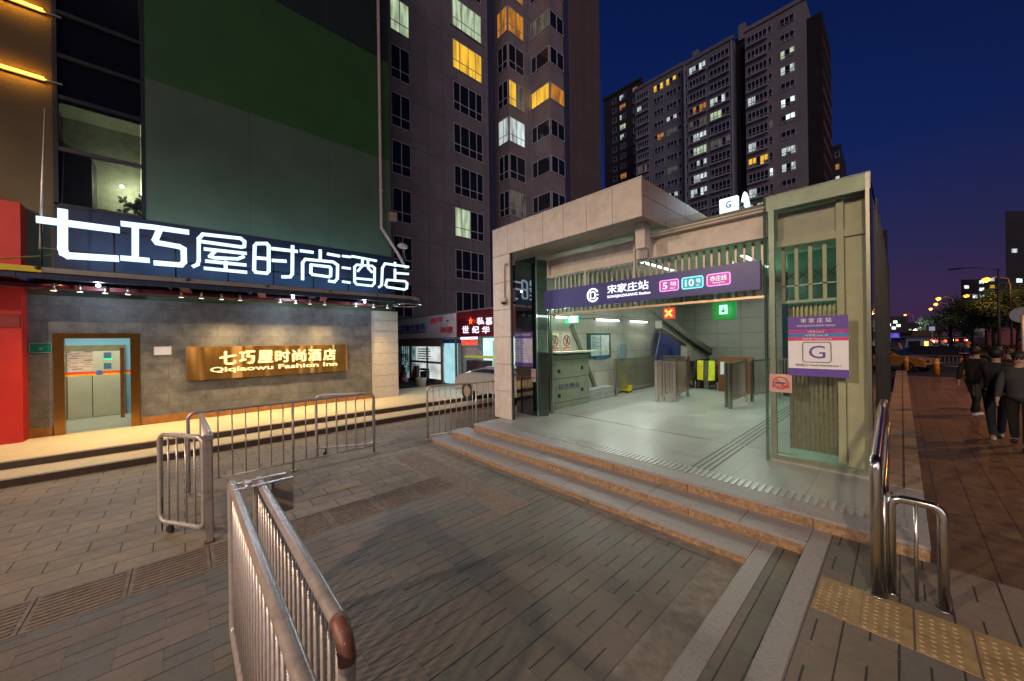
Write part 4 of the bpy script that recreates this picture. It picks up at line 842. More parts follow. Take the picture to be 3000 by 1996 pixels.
yh = dY1 - w_ - 0.17
MB().box(HX + 0.02, HX + 0.06, yh, yh + 0.07, 0.55, dZ1 - 0.35).build('pull_handle', mat('dark_bronze', (0.22, 0.12, 0.06), 0.3, 0.8), fr)
MB().tube([(HX - 0.03, yh + 0.035, 0.8), (HX + 0.03, yh + 0.035, 0.8)], 0.012, 6).build('handle_stud', STEEL, fr)
# lobby box
LB = mat('lobby_blue_wall', (0.22, 0.48, 0.62), 0.6, 0, 0.05, 3); LF = mat('lobby_floor', (0.50, 0.48, 0.36), 0.3, 0, 0.06, 2)
x0 = HX - 2.6
MB().box(x0 - 0.1, x0, dY0 - 3.2, dY1 + 1.5, 0.30, 2.9).build('lobby_back_wall', LB, hot)
MB().box(x0, HX - 0.31, dY1 + 1.4, dY1 + 1.5, 0.30, 2.9).build('lobby_side_wall', LB, hot); MB().box(x0, HX - 0.31, dY0 - 3.2, dY0 - 3.1, 0.30, 2.9).build('lobby_side_wall', LB, hot)
MB().box(x0, HX - 0.0, dY0 - 3.1, dY1 + 1.4, 0.28, 0.301).build('lobby_floor', LF, hot); MB().box(x0, HX - 0.3, dY0 - 3.1, dY1 + 1.4, 2.85, 2.9).build('lobby_ceiling', WHITEP, hot)
light('AREA', (HX - 1.4, dY0 + 0.3, 2.8), 60, (1.0, 0.97, 0.84), 1.2, hot, sy=2.2, name='lobby_light')
# inner double door (cream)
idr = wth('lobby_door', 'cream inner double door with small blue windows seen through the hotel glass', 'door')
CRD = mat('cream_door', (0.60, 0.55, 0.38), 0.5, 0, 0.06, 3)
def lb(u): return onX(u, 1100, x0).y
def lz(v, u=250): return onX(u, v, x0).z
ya, yb_, ym = lb(200), lb(362), lb(272)
MB().box(x0, x0 + 0.05, ya - 0.05, yb_ + 0.05, 0.302, lz(1012)).build('door_frame', mat('olive_frame', (0.20, 0.17, 0.09), 0.5), idr)
MB().box(x0 + 0.05, x0 + 0.08, ya, ym - 0.01, 0.31, lz(1030)).build('door_leaf', CRD, idr); MB().box(x0 + 0.05, x0 + 0.08, ym + 0.01, yb_, 0.31, lz(1030)).build('door_leaf', CRD, idr)
for (u0, u1, v0, v1) in ((226, 247, 1038, 1085), (306, 328, 1034, 1052), (306, 328, 1066, 1083)): MB().box(x0 + 0.081, x0 + 0.09, lb(u0), lb(u1), lz(v1), lz(v0)).build('door_window', emi('window_blue', (0.15, 0.45, 0.65), 0.35), idr)
MB().box(x0 + 0.081, x0 + 0.088, lb(306), lb(330), lz(1056), lz(1049)).build('exit_strip', emi('green_sign', (0.02, 1.0, 0.30), 1.8), idr)
tag(MB().box(HX - 0.028, HX - 0.024, dY0 + w_ + 0.03, dY0 + w_ + 0.42, hx(200, 1090).z, hx(200, 1030).z).build('door_notices', brick('printed_notices', (0.55, 0.52, 0.5), (0.20, 0.10, 0.09), (0.5, 0.5, 0.5), 0.19, 0.05, 0.012, 0.6, 'YZ', 0.3, 0.0, 0.2, 20)), 'cluster of printed notices taped inside the left of the hotel door', 'notice')
def plate(name, label, u0, u1, v0, v1, m, cat, rim=None):
    a = hx(u0, (v0 + v1) / 2); c = hx(u1, (v0 + v1) / 2); za = hx((u0 + u1) / 2, v0).z; zb = hx((u0 + u1) / 2, v1).z
    t = wth(name, label, cat); MB().box(HX, HX + 0.02, a.y, c.y, zb, za).build('plate', m, t)
    if rim: MB().tube([(HX + 0.022, a.y, zb), (HX + 0.022, c.y, zb), (HX + 0.022, c.y, za), (HX + 0.022, a.y, za)], 0.008, 5, True).build('rim', rim, t)
    return t, a.y, c.y, zb, za
t, a, c, zb, za = plate('wall_plate', 'small green wall plate left of the hotel door', 86, 152, 1006, 1034, mat('green_plate', (0.0, 0.17, 0.09), 0.4), 'sign', mat('pale_rim', (0.35, 0.5, 0.45), 0.4))
text('lettering', '安全出口', mat('pale_rim', (0.35, 0.5, 0.45)), (HX + 0.021, a + 0.18, zb + 0.06), (0, 1, 0), (c - a) - 0.36, (za - zb) - 0.14, t, 0.003, 0.0)
plate('wall_notice', 'small white paper notice between the hotel door and the gold sign', 451, 502, 1016, 1040, WHITEP, 'notice', CREAM)
# gold sign
a = hx(545, 1060).y; c = hx(1014, 1050).y; za = hx(780, 1016).z + 0.03; zb = hx(780, 1101).z
gd = wth('gold_sign', 'long polished gold sign with glowing hotel name in Chinese and Latin letters', 'sign')
MB().box(HX, HX + 0.12, a, c, zb, za, 0.01).build('plate', GOLD, gd)
WG = emi('warm_letter', (1.0, 0.72, 0.30), 1.8)
wd = c - a
CH7 = '七巧屋时尚酒店'
for k, ch in enumerate(CH7):
    y_ = a + wd * (0.17 + 0.108 * k)
    text('letter', ch, WG, (HX + 0.123, y_, zb + (za - zb) * 0.44), (0, 1, 0), wd * 0.088, (za - zb) * 0.40, gd, 0.025, 0.028)
text('latin_name', 'Qiqiaowu Fashion Inn', WG, (HX + 0.123, a + wd * 0.12, zb + (za - zb) * 0.17), (0, 1, 0), wd * 0.80, (za - zb) * 0.20, gd, 0.02, 0.02)
for k in range(3): light('AREA', (HX + 0.60, a + wd * (0.2 + 0.3 * k), za + 0.45), 19, (1.0, 0.68, 0.30), 0.3, gd, name='added_plate_light', aim=(HX, a + wd * (0.2 + 0.3 * k), zb))  # added lights without fixtures, brighten the gold plate
# pale corner pillar
pl = wth('corner_pillar', 'square pale stone pillar at the right end of the hotel terrace', 'pillar')
PST = mat('pillar_stone', (0.55, 0.48, 0.40), 0.55, 0, 0.1, 6, 0.08, 80)
b = MB()
zz = 0.302
while zz < 3.40: b.box(-13.28, -12.72, py0, py1, zz + 0.004, min(zz + 0.40, 3.44) - 0.004, 0.004); zz += 0.40
b.build('stone_course', PST, pl); MB().box(-13.26, -12.74, py0 + 0.02, py1 - 0.02, 0.3, 3.44).build('core', SEAM, pl)
# red neighbouring wall
rd = wth('red_shopfront', 'bright red shopfront wall at the left edge of the picture', 'wall')
REDW = mat('red_panel_paint', (0.50, 0.018, 0.010), 0.45, 0, 0.08, 2)
ry = onX(64, 1000, -12.55).y
MB().box(-13.6, -12.55, ry - 3.5, ry, 0.30, 5.35).build('front_panel', REDW, rd)
MB().box(-12.55, -12.53, ry - 0.62, ry - 0.02, 2.72, 3.0).build('bracket_plate', mat('dark_red', (0.2, 0.015, 0.01), 0.5), rd)
# ---- upper storeys: window column and painted billboard wall
UX = -13.0
top = 30.0
gy0 = onX(425, 500, UX).y; gy1 = onX(1143, 500, UX).y
GRW = mat('green_dark', (0.05, 0.12, 0.04), 0.7)
m, t_, bs = nodes('billboard_bands'); n_ = t_.nodes; l_ = t_.links
tcn = n_.new('ShaderNodeTexCoord'); sp = n_.new('ShaderNodeSeparateXYZ'); l_.new(tcn.outputs['Object'], sp.inputs[0])
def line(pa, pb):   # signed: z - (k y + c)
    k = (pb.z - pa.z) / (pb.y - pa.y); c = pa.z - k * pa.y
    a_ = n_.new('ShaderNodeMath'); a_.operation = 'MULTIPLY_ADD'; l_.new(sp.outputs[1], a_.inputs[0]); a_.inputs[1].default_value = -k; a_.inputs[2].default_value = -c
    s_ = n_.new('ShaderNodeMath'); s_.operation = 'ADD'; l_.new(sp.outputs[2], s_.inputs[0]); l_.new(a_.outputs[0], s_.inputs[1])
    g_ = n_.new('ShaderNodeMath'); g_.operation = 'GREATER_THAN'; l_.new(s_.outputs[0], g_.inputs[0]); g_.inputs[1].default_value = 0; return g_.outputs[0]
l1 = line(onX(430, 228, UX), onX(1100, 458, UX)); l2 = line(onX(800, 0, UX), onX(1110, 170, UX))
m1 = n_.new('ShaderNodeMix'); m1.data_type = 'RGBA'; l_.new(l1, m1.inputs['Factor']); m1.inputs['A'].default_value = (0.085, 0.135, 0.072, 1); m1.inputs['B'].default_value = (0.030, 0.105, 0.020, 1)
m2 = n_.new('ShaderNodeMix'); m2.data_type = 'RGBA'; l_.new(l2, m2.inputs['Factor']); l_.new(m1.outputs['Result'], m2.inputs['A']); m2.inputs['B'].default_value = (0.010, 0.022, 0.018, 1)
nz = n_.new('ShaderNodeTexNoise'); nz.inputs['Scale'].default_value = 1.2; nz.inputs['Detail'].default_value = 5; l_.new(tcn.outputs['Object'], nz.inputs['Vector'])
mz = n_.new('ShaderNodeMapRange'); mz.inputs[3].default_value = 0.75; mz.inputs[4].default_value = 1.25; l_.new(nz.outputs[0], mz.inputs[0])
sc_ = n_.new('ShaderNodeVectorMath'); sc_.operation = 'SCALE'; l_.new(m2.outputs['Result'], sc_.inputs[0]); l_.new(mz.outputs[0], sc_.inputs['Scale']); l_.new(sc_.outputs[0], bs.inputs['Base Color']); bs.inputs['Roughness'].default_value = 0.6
b = MB(); b.box(UX - 0.9, UX, gy0, gy1, 3.47, top); b.build('billboard_wall', m, hot)
b = MB()
for q in (2, 4): b.box(UX, UX + 0.003, gy0 + (gy1 - gy0) * q / 6, gy0 + (gy1 - gy0) * q / 6 + 0.012, 5.3, top - 0.1)
b.build('panel_joint', mat('joint_green', (0.06, 0.09, 0.06), 0.8), hot)
MB().box(-24, UX - 0.9, gy0 - 14, gy1, 3.47, top - 0.2).build('upper_wall', mat('dark_render', (0.06, 0.055, 0.055), 0.8, 0, 0.2, 2), hot)
MB().box(-18, -13.3, ly, py1, 0.3, 3.12).build('ground_floor_core', mat('dark_render', (0.06, 0.055, 0.055)), hot).hide_render = False
bpy.data.objects.remove(bpy.data.objects['ground_floor_core'])
# window column, five glazed bands with mullions
wy0 = onX(155, 400, UX).y; wy1 = onX(418, 400, UX).y
MB().box(UX - 0.9, UX - 0.02, gy0 - 14, wy0, 3.47, top - 0.1).build('ochre_wall', mat('ochre_wall', (0.11, 0.07, 0.022), 0.7, 0, 0.15, 1.5), hot)
MB().box(UX - 0.9, UX - 0.10, wy0 + 0.001, gy0 - 0.001, 3.47, 4.4).build('window_sill_wall', mat('dark_render', (0.06, 0.055, 0.055)), hot)
vb = [(155, 428, 540), (155, 278, 428), (155, 155, 278), (155, 35, 155), (155, -160, 35)]
bands = [onX(163, v, UX).z for v in (598, 431, 279, 157, 30, -150)]
GW = glass('upper_window_glass', (0.55, 0.57, 0.54), 1.6, 0.0, 0.15, (0.05, 0.05, 0.045))
INN = mat('room_wall_pale', (0.40, 0.40, 0.30), 0.7)
for k in range(5):
    wf_ = MB().box(UX - 0.08, UX - 0.07, wy0 + 0.05, wy1 - 0.05, bands[k] + 0.05, bands[k + 1] - 0.03).build('window_pane', GW, hot)
    MB().box(UX - 0.12, UX, wy0, wy1, bands[k + 1] - 0.05, bands[k + 1] + 0.04).build('transom', DARKM if k else mat('brown_transom', (0.06, 0.045, 0.04), 0.5), hot)
for yq in (wy0, wy1 - 0.03): MB().box(UX - 0.12, UX + 0.01, yq, yq + 0.07, bands[0], bands[-1]).build('window_mullion', DARKM, hot)
MB().box(UX - 0.12, UX + 0.01, wy0, wy1, bands[0] - 0.04, bands[0] + 0.04).build('window_sill', DARKM, hot)
MB().box(UX - 0.89, UX - 0.87, wy0 + 0.01, wy1 + 0.02, bands[0] + 0.01, bands[2]).build('room_wall', INN, hot); MB().box(UX - 0.9, UX - 0.12, wy0, wy1, bands[2] - 0.1, bands[2] - 0.06).build('room_floor_slab', INN, hot)
MB().box(UX - 0.9, UX - 0.2, wy0 + 0.02, wy0 + 0.55, bands[0], bands[1]).build('room_cupboard', mat('dark_cupboard', (0.10, 0.09, 0.09), 0.6), hot)
light('POINT', (UX - 0.45, wy0 + 1.15, bands[0] + 0.75), 80, (0.95, 1.0, 0.75), 0.05, hot, name='room_light')
MB().ball((UX - 0.45, wy0 + 1.02, bands[0] + 0.82), 0.05, 1).build('room_lamp', emi('lamp_white', (1, 1, 0.85), 12), hot)
# plant and hanging lanterns in that window
ptw = wth('window_plant', 'leafy plant silhouetted behind the lit upper hotel window', 'plant')
rnd = random.Random(3); b = MB(); s_ = MB()
for k in range(26):
    c0 = Vector((UX - 0.25 + rnd.uniform(-0.1, 0.08), wy0 + 1.05 + rnd.uniform(0, 0.75), bands[0] + 0.12 + rnd.uniform(0, 0.42)))
    s_.tube([(UX - 0.25, wy0 + 1.4, bands[0] + 0.05), tuple(c0)], 0.006, 4)
    for j in range(4):
        a = rnd.uniform(0, 6.28); d = Vector((0.1 * rnd.uniform(-1, 1), math.cos(a), math.sin(a))); q = d.cross(Vector((1, 0, 0))).normalized() * 0.04
        b.quad([c0, c0 + d * 0.06 + q, c0 + d * 0.13, c0 + d * 0.06 - q])
b.build('leaves', mat('dark_leaf', (0.015, 0.035, 0.015), 0.6), ptw, recalc=False); s_.build('stems', mat('dark_leaf', (0.015, 0.035, 0.015)), ptw)
MB().tube([(UX - 0.25, wy0 + 1.4, bands[0]), (UX - 0.25, wy0 + 1.4, bands[0] + 0.12)], [0.07, 0.1], 10).build('pot', DARKM, ptw)
hl = wth('hanging_lantern', 'larger dark fringed lantern hanging behind the upper hotel window', 'lantern')
hz = bands[1]
MB().tube([(UX - 0.3, wy0 + 1.62, hz), (UX - 0.3, wy0 + 1.62, hz - 0.13)], 0.004, 4).build('cord', DARKM, hl); MB().tube([(UX - 0.3, wy0 + 1.62, hz - 0.12), (UX - 0.3, wy0 + 1.62, hz - 0.18), (UX - 0.3, wy0 + 1.62, hz - 0.30)], [0.03, 0.12, 0.10], 10).build('shade', mat('dark_cloth', (0.04, 0.035, 0.04), 0.8), hl)
hl2 = copy_tree(hl); hl2.location = (0.05, 0.21, -0.15); hl2['label'] = 'smaller lantern hanging slightly lower to the right behind the upper hotel window'
# amber neon strips on the ochre wall
for k, (pa, pb) in enumerate((((-60, -40), (126, 33)), ((-60, 172), (130, 235)))):
    a = onX(*pa, UX + 0.05); c = onX(*pb, UX + 0.05); z_ = (a.z + c.z) / 2
    t = wth('neon_strip', ['amber neon strip at the top left corner of the picture', 'amber neon strip halfway up the left edge of the picture'][k], 'light strip', 'amber neon strips')
    MB().box(UX + 0.0, UX + 0.05, a.y, c.y, z_ - 0.05, z_ + 0.05).build('channel', DARKM, t); MB().box(UX + 0.05, UX + 0.08, a.y, c.y, z_ - 0.03, z_ + 0.03).build('neon_tube', emi('amber_neon', (1.0, 0.55, 0.05), 3.0, False), t)
    light('AREA', (UX + 0.10, (a.y + c.y) / 2, z_), 16, (1.0, 0.45, 0.04), 0.08, t, sy=abs(c.y - a.y), rot=(0, math.radians(90), 0), name='neon_glow')
    MB().box(UX, UX + 0.04, c.y, wy0 + 3.6 if 0 else c.y + 0.25, z_ - 0.02, z_ + 0.02).build('end_cap', STEEL, t)
# aerial rod and stay
rp_ = wth('aerial_rod', 'thin pale vertical rod rising from the sign frame at the left', 'pole')
MB().tube([tuple(onX(132, 318, -12.2)), tuple(onX(124, 540, -12.2)), tuple(onX(118, 730, -12.2))], [0.012, 0.02, 0.022], 6).build('rod', mat('pale_rod', (0.6, 0.5, 0.42), 0.4, 0.4), rp_)
# white downpipe with elbow
dp = wth('downpipe', 'tall pale downpipe on the billboard wall bending out above the hotel sign', 'pipe')
pp = [onX(1110, -100, -12.85), onX(1112, 300, -12.85), onX(1118, 668, -12.85), onX(1165, 742, -12.7), onX(1190, 790, -12.7)]
for p_ in pp[:3]: p_.y = pp[1].y
MB().tube([tuple(p_) for p_ in pp], 0.055, 10).build('pipe', mat('pale_pipe', (0.62, 0.46, 0.40), 0.5, 0, 0.12, 5, stain=0.2), dp)
for v in (60, 330, 560):
    z_ = onX(1112, v, -12.85).z; MB().tube([(-12.85, pp[1].y, z_), (-12.85, pp[1].y, z_ + 0.08)], 0.068, 10).build('pipe_collar', mat('pale_pipe', (0.62, 0.46, 0.40)), dp)
# old lamp head by the pipe, two small boxes
lh = wth('flood_lamp', 'cream floodlight head on a thin bracket right of the downpipe elbow', 'lamp')
c0 = onX(1180, 722, -12.4)
MB().ball(tuple(c0), 0.14, 2, (0.8, 1.5, 0.8)).build('head', CREAM, lh); MB().tube([tuple(c0), tuple(onX(1168, 702, -12.6))], 0.02, 6).tube([tuple(c0), tuple(onX(1190, 765, -12.4))], 0.012, 5).build('bracket', STEEL, lh)
jb = onX(1140, 633, -12.9)
tag(MB().box(-13.0, -12.8, jb.y, jb.y + 0.28, jb.z - 0.15, jb.z + 0.15, 0.01).build('junction_box', mat('tan_box', (0.42, 0.26, 0.16), 0.6)), 'small tan junction box on the wall right of the downpipe', 'box')

# ---- canopy with steel edge beam, glass, spotlights
CX = -11.35
cp = wth('canopy', 'steel and glass canopy over the hotel terrace with a rounded right end', 'canopy')
pA = onX(0, 772, CX); pB = onX(1190, 868, CX); zc = (pA.z + pB.z) / 2
y_a, y_b = -4.0, pB.y
EDG = mat('canopy_edge_paint', (0.30, 0.29, 0.27), 0.35, 0.5, 0.12, 5)
zt_ = 3.800
b = MB()
rad = 1.0
path = [(CX, y_a, 0), (CX, y_b, 0)] + [(CX - rad * 1.6 + rad * 1.6 * math.cos(a), y_b + rad * math.sin(a), 0) for a in [math.pi / 2 * k / 8 for k in range(1, 9)]] + [(-13.0, y_b + rad, 0)]
for (z0, z1, off, mt, nm) in ((3.760, 3.860, 0.0, EDG, 'edge_beam'), (3.640, 3.750, -0.04, mat('dark_blue_beam', (0.035, 0.045, 0.10), 0.35, 0.3), 'lower_beam')):
    b = MB()
    for i in range(len(path) - 1):
        p_, q_ = Vector(path[i]), Vector(path[i + 1]); p_.x += off; q_.x += off
        b.bar((p_.x, p_.y, (z0 + z1) / 2), (q_.x, q_.y, (z0 + z1) / 2), 0.06, z1 - z0)
    b.build(nm, mt, cp)
b = MB(); b.prism([(p_[0] - 0.02, p_[1], 3.862) for p_ in path] + [(-12.99, y_a, 3.862)], (0, 0, 0.012)); b.build('roof_glass', glass('canopy_glass', (0.55, 0.60, 0.62), 1.2, 0.0, 0.25, (0.10, 0.11, 0.12)), cp)
MB().box(-12.99, -12.2, y_a, 5.2, 3.560, 3.600).build('inner_soffit', mat('dark_soffit', (0.10, 0.075, 0.07), 0.6, 0, 0.2, 3), cp)
MB().box(-12.2, -12.17, y_a, 4.6, 3.545, 3.630).build('red_trim', mat('red_trim', (0.09, 0.006, 0.012), 0.4), cp)
for k, y_ in enumerate((-2.35, -0.2, 1.35, 2.9, 4.3)):
    MB().bar((-12.95, y_, 3.720), (CX, y_, 3.720), 0.06, 0.12).build('cross_beam', mat('dark_blue_beam', (0.035, 0.045, 0.10)), cp)
    if k in (1, 2, 3): MB().prism([(-12.3, y_ + 0.25, 3.480 + 0.1), (-12.3, y_ + 0.42, 3.580), (CX - 0.2, y_ + 0.30, 3.700), (CX - 0.2, y_ + 0.12, 3.700)], (0, 0, 0.03)).build('pink_strut', mat('pink_red_strut', (0.16, 0.06, 0.06), 0.5, 0, 0.3, 12), cp)
    MB().ball((CX + 0.03, y_ + 0.3, 3.840), 0.05, 1).build('spider_clamp', DARKM, cp)
# yellow painted left end of the edge beam
MB().box(CX - 0.03, CX + 0.04, y_a, -2.0, 3.755, 3.865).build('yellow_edge', mat('yellow_paint', (0.55, 0.42, 0.02), 0.4, 0, 0.1), cp)
MB().tube([(CX + 0.06, -2.75, 3.880), (-12.6, -2.1, 4.310)], 0.012, 5).build('stay_rod', mat('yellow_paint', (0.55, 0.42, 0.02)), cp)
# ring at the rounded end
MB().tube([(-12.0 + 0.55 * math.cos(a), y_b + 0.35 + 0.5 * math.sin(a), 3.620) for a in [math.pi * 2 * k / 20 for k in range(20)]], 0.02, 6, True).build('ring_tube', CHROME, cp)
# spotlights
HLM = emi('spot_face', (1.0, 0.86, 0.55), 3.0)
spx = [157, 234, 308, 375, 531, 590, 649, 703, 820, 866, 908, 951, 1042, 1094, 1135]; spv = [848, 853, 858, 863, 869, 873, 877, 880, 885, 888, 890, 892, 898, 901, 903]
SXP = -12.05
sp0 = None
for k, (u_, v_) in enumerate(zip(spx, spv)):
    p_ = onX(u_, v_, SXP)
    if sp0 is None:
        sp0 = thing('spotlight', 'x', 'spotlight', tuple(p_), 'spotlights under the hotel canopy')
        MB().tube([(0, 0, 0.03), (0, 0, 0.16)], 0.022, 8).build('stem', STEEL, sp0); MB().tube([(0, 0, 0.0), (0, 0, 0.04)], [0.055, 0.03], 12).build('cup', STEEL, sp0)
        MB().tube([(0, 0, -0.004), (0, 0, 0.0)], 0.045, 12).build('lamp_face', HLM, sp0)
        light('SPOT', (0, 0, -0.03), 150, (1.0, 0.69, 0.25), 0.04, sp0, angle=1.45, blend=1.0, name='spot_glow')
        o = sp0
    else:
        o = copy_tree(sp0)
    o.location = (p_.x, p_.y, 3.480)
    o['label'] = ['leftmost spotlight under the canopy, above the hotel door', 'second spotlight from the left under the canopy', 'third spotlight from the left under the canopy', 'fourth spotlight from the left, last of the first cluster', 'fifth spotlight from the left, first of the second cluster', 'sixth spotlight from the left, above the gold sign', 'seventh spotlight from the left, above the gold sign', 'eighth spotlight from the left, last of the second cluster', 'first spotlight of the third cluster above the gold sign end', 'second spotlight of the third cluster under the canopy', 'third spotlight of the third cluster under the canopy', 'fourth spotlight of the third cluster under the canopy', 'third spotlight from the right end of the canopy', 'second spotlight from the right, beside the pale pillar', 'rightmost spotlight, in front of the pale corner pillar'][k]
cd_ = wth('ceiling_downlight', 'round brass disc lamp under the left end of the canopy', 'lamp')
c0 = onX(158, 812, -12.3); MB().tube([(c0.x, c0.y, 3.600), (c0.x, c0.y, 3.630)], 0.2, 18).build('disc', mat('copper_disc', (0.6, 0.2, 0.05), 0.25, 0.9), cd_)
for k, u_ in enumerate((288, 858, 1068)):
    t = wth('canopy_floodlight', ['bright white lamp under the canopy near the hotel door', 'bright white lamp under the canopy above the gold sign end', 'bright white lamp under the canopy left of the pale pillar'][k], 'lamp', 'white lamps under the canopy')
    p_ = onX(u_, 840, -11.8); MB().ball((-11.8, p_.y, 3.620), 0.045, 1).build('bulb', emi('white_bulb', (0.85, 1.0, 0.95), 4), t); MB().box(-11.83, -11.77, p_.y - 0.03, p_.y + 0.03, 3.660, 3.710).build('socket', DARKM, t)
    light('POINT', (-11.8, p_.y, 3.480), 34, (0.62, 0.82, 1.0), 0.05, t, name='bulb_glow')
# ---- giant letters on the canopy, traced stroke by stroke
LX = -11.55
BL = emi('big_letter_white', (0.60, 0.84, 1.0), 1.8)
A4 = lambda x, y: onX(x / 2.357, 560 + y / 2.357, LX); A5 = lambda x, y: onX(700 + x / 2.904, 700 + y / 2.904, LX)
letters = [
 ('giant letter shaped like a crossed hook, first of the hotel name', A4, [[(275, 200), (808, 270)], [(435, 140), (435, 400), (445, 432), (475, 448), (803, 468)]], 0.075, 1.25),
 ('second giant letter of the hotel name, with an I-shaped left half', A4, [[(850, 228), (1022, 248)], [(935, 238), (935, 475)], [(848, 465), (1020, 480)], [(1045, 250), (1293, 285)], [(1105, 262), (1072, 340), (1085, 358), (1235, 385), (1268, 402), (1270, 490), (1250, 512), (1075, 498)]], 0.062, 1.1),
 ('third giant letter of the hotel name, with many stacked bars', A4, [[(1335, 522), (1365, 508), (1372, 480), (1372, 330), (1400, 300), (1660, 328), (1688, 350), (1686, 385), (1665, 388), (1390, 350)], [(1415, 402), (1695, 432)], [(1490, 412), (1448, 452), (1480, 462), (1640, 470), (1680, 455)], [(1425, 485), (1693, 512)], [(1558, 490), (1558, 550)], [(1415, 535), (1698, 562)]], 0.042, 1.0),
 ('fourth giant letter of the hotel name, starting with a tall rounded box', A5, [[(150, 42), (235, 42), (252, 62), (252, 275), (236, 295), (142, 285), (128, 265), (133, 62), (150, 42)], [(140, 163), (250, 172)], [(285, 85), (490, 108)], [(455, 65), (452, 300), (435, 325), (370, 325)], [(288, 185), (395, 192)]], 0.045, 1.0),
 ('fifth giant letter of the hotel name, a box inside an open frame', A5, [[(525, 103), (625, 116)], [(690, 100), (690, 185)], [(755, 130), (850, 148)], [(540, 345), (540, 205), (562, 175), (800, 198), (838, 225), (835, 340), (810, 368), (765, 360)], [(612, 222), (770, 240), (780, 255), (778, 318), (765, 325), (625, 305), (610, 290), (612, 222)]], 0.042, 1.0),
 ('sixth giant letter of the hotel name, with three short bars at its left', A5, [[(882, 148), (945, 156)], [(880, 246), (942, 254)], [(882, 365), (940, 374)], [(962, 150), (1165, 188)], [(1000, 222), (1130, 232), (1152, 250), (1150, 380), (1130, 402), (1000, 388), (982, 368), (982, 240), (1000, 222)], [(1050, 172), (1045, 235), (1010, 275)], [(1095, 180), (1098, 250), (1130, 285)], [(1003, 338), (1130, 350)]], 0.036, 1.0),
 ('seventh giant letter of the hotel name, nearest the downpipe', A5, [[(1190, 412), (1212, 395), (1218, 250), (1240, 212), (1438, 240)], [(1325, 205), (1325, 232)], [(1325, 262), (1325, 355)], [(1330, 292), (1436, 300)], [(1258, 350), (1410, 362), (1428, 378), (1425, 422), (1405, 432), (1262, 412), (1245, 395), (1258, 350)]], 0.038, 1.0)]
for lb_, F, strokes, r_, sc0 in letters:
    t = wth('sign_letter', lb_, 'letter', 'giant lit letters of the hotel name')
    b = MB(); bb = MB(); r_ *= 0.86
    for s_ in strokes:
        P_ = [F(*q) for q in s_]
        closed = (P_[0] - P_[-1]).length < 1e-3
        for i in range(len(P_) - 1):
            a, c = P_[i], P_[i + 1]; d = (c - a).normalized()
            b.bar(a - d * r_ * 0.55, c + d * r_ * 0.55, r_ * 2, 0.05, (1, 0, 0)) if False else b.prism([a + (Vector((0, -d.z, d.y)) * r_ * k1) + d * (k2 * r_ * 0.6) + (c - a) * k3 for k1, k2, k3 in ((-1, -1, 0), (1, -1, 0), (1, 1, 1), (-1, 1, 1))], (0.05, 0, 0))
            bb.prism([a + Vector((-0.06, 0, 0)) + (Vector((0, -d.z, d.y)) * r_ * 1.12 * k1) + d * (k2 * r_ * 0.7) + (c - a) * k3 for k1, k2, k3 in ((-1, -1, 0), (1, -1, 0), (1, 1, 1), (-1, 1, 1))], (0.058, 0, 0))
    b.build('lit_face', BL, t); bb.build('channel_back', mat('letter_side', (0.10, 0.16, 0.35), 0.4), t)
sfr = wth('letter_rack', 'dark steel rack of rails that carries the giant letters on the canopy', 'frame')
y0_, y1_ = A4(275, 300).y, A5(1440, 300).y
for z_ in (A4(600, 420).z, A4(600, 250).z): MB().tube([(LX - 0.1, y0_, z_), (LX - 0.1, y1_, z_)], 0.018, 6).build('rail', DARKM, sfr)
for k in range(9): MB().tube([(LX - 0.1, y0_ + (y1_ - y0_) * k / 8, 3.87), (LX - 0.1, y0_ + (y1_ - y0_) * k / 8, A4(600, 240).z)], 0.014, 6).build('upright', DARKM, sfr)
MB().box(UX + 0.002, UX + 0.03, wy0, gy1, 3.90, bands[0] - 0.05).build('backing_panel', mat('blue_backing', (0.010, 0.013, 0.028), 0.5, 0, 0.15, 2), hot)
# light that the letters throw on the wall behind and on the square
for k in range(7):
    yk = y0_ + (y1_ - y0_) * (k + 0.5) / 7; zk = A4(600, 330).z - 0.12 * k * 0.5
    light('AREA', (LX - 0.14, yk, zk + 0.1), 11, (0.22, 0.50, 1.0), 0.5, sfr, sy=0.7, rot=(0, math.radians(90), 0), name='letter_back_glow')
    light('SPOT', (LX + 0.10, yk, zk + 0.1), 42, (0.55, 0.76, 1.0), 0.03, sfr, rot=(0, math.radians(-90), 0), angle=3.0, blend=0.5, name='letter_front_glow')

# ================================================================== APARTMENT TOWERS
FACA = brick('tower_tiles_x', (0.33, 0.295, 0.30), (0.30, 0.27, 0.28), (0.18, 0.16, 0.165), 1.2, 2.94, 0.02, 0.7, 'YZ', 0.0, 0.2, 0.2, 0.6)
PINKW = mat('pinkish_spandrel', (0.36, 0.28, 0.285), 0.75, 0, 0.15, 1.2, stain=0.3)
BRNW = brick('brown_tower_tiles', (0.17, 0.115, 0.11), (0.16, 0.11, 0.105), (0.26, 0.20, 0.19), 1.3, 2.94, 0.018, 0.7, 'YZ', 0.0, 0.1, 0.12, 0.5)
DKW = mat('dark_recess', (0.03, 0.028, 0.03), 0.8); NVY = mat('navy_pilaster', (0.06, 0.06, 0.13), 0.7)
FRW = mat('window_frame_white', (0.78, 0.78, 0.84), 0.5); PDK = mat('dark_pane', (0.02, 0.022, 0.035), 0.12, 0, 0.3, 0.8)
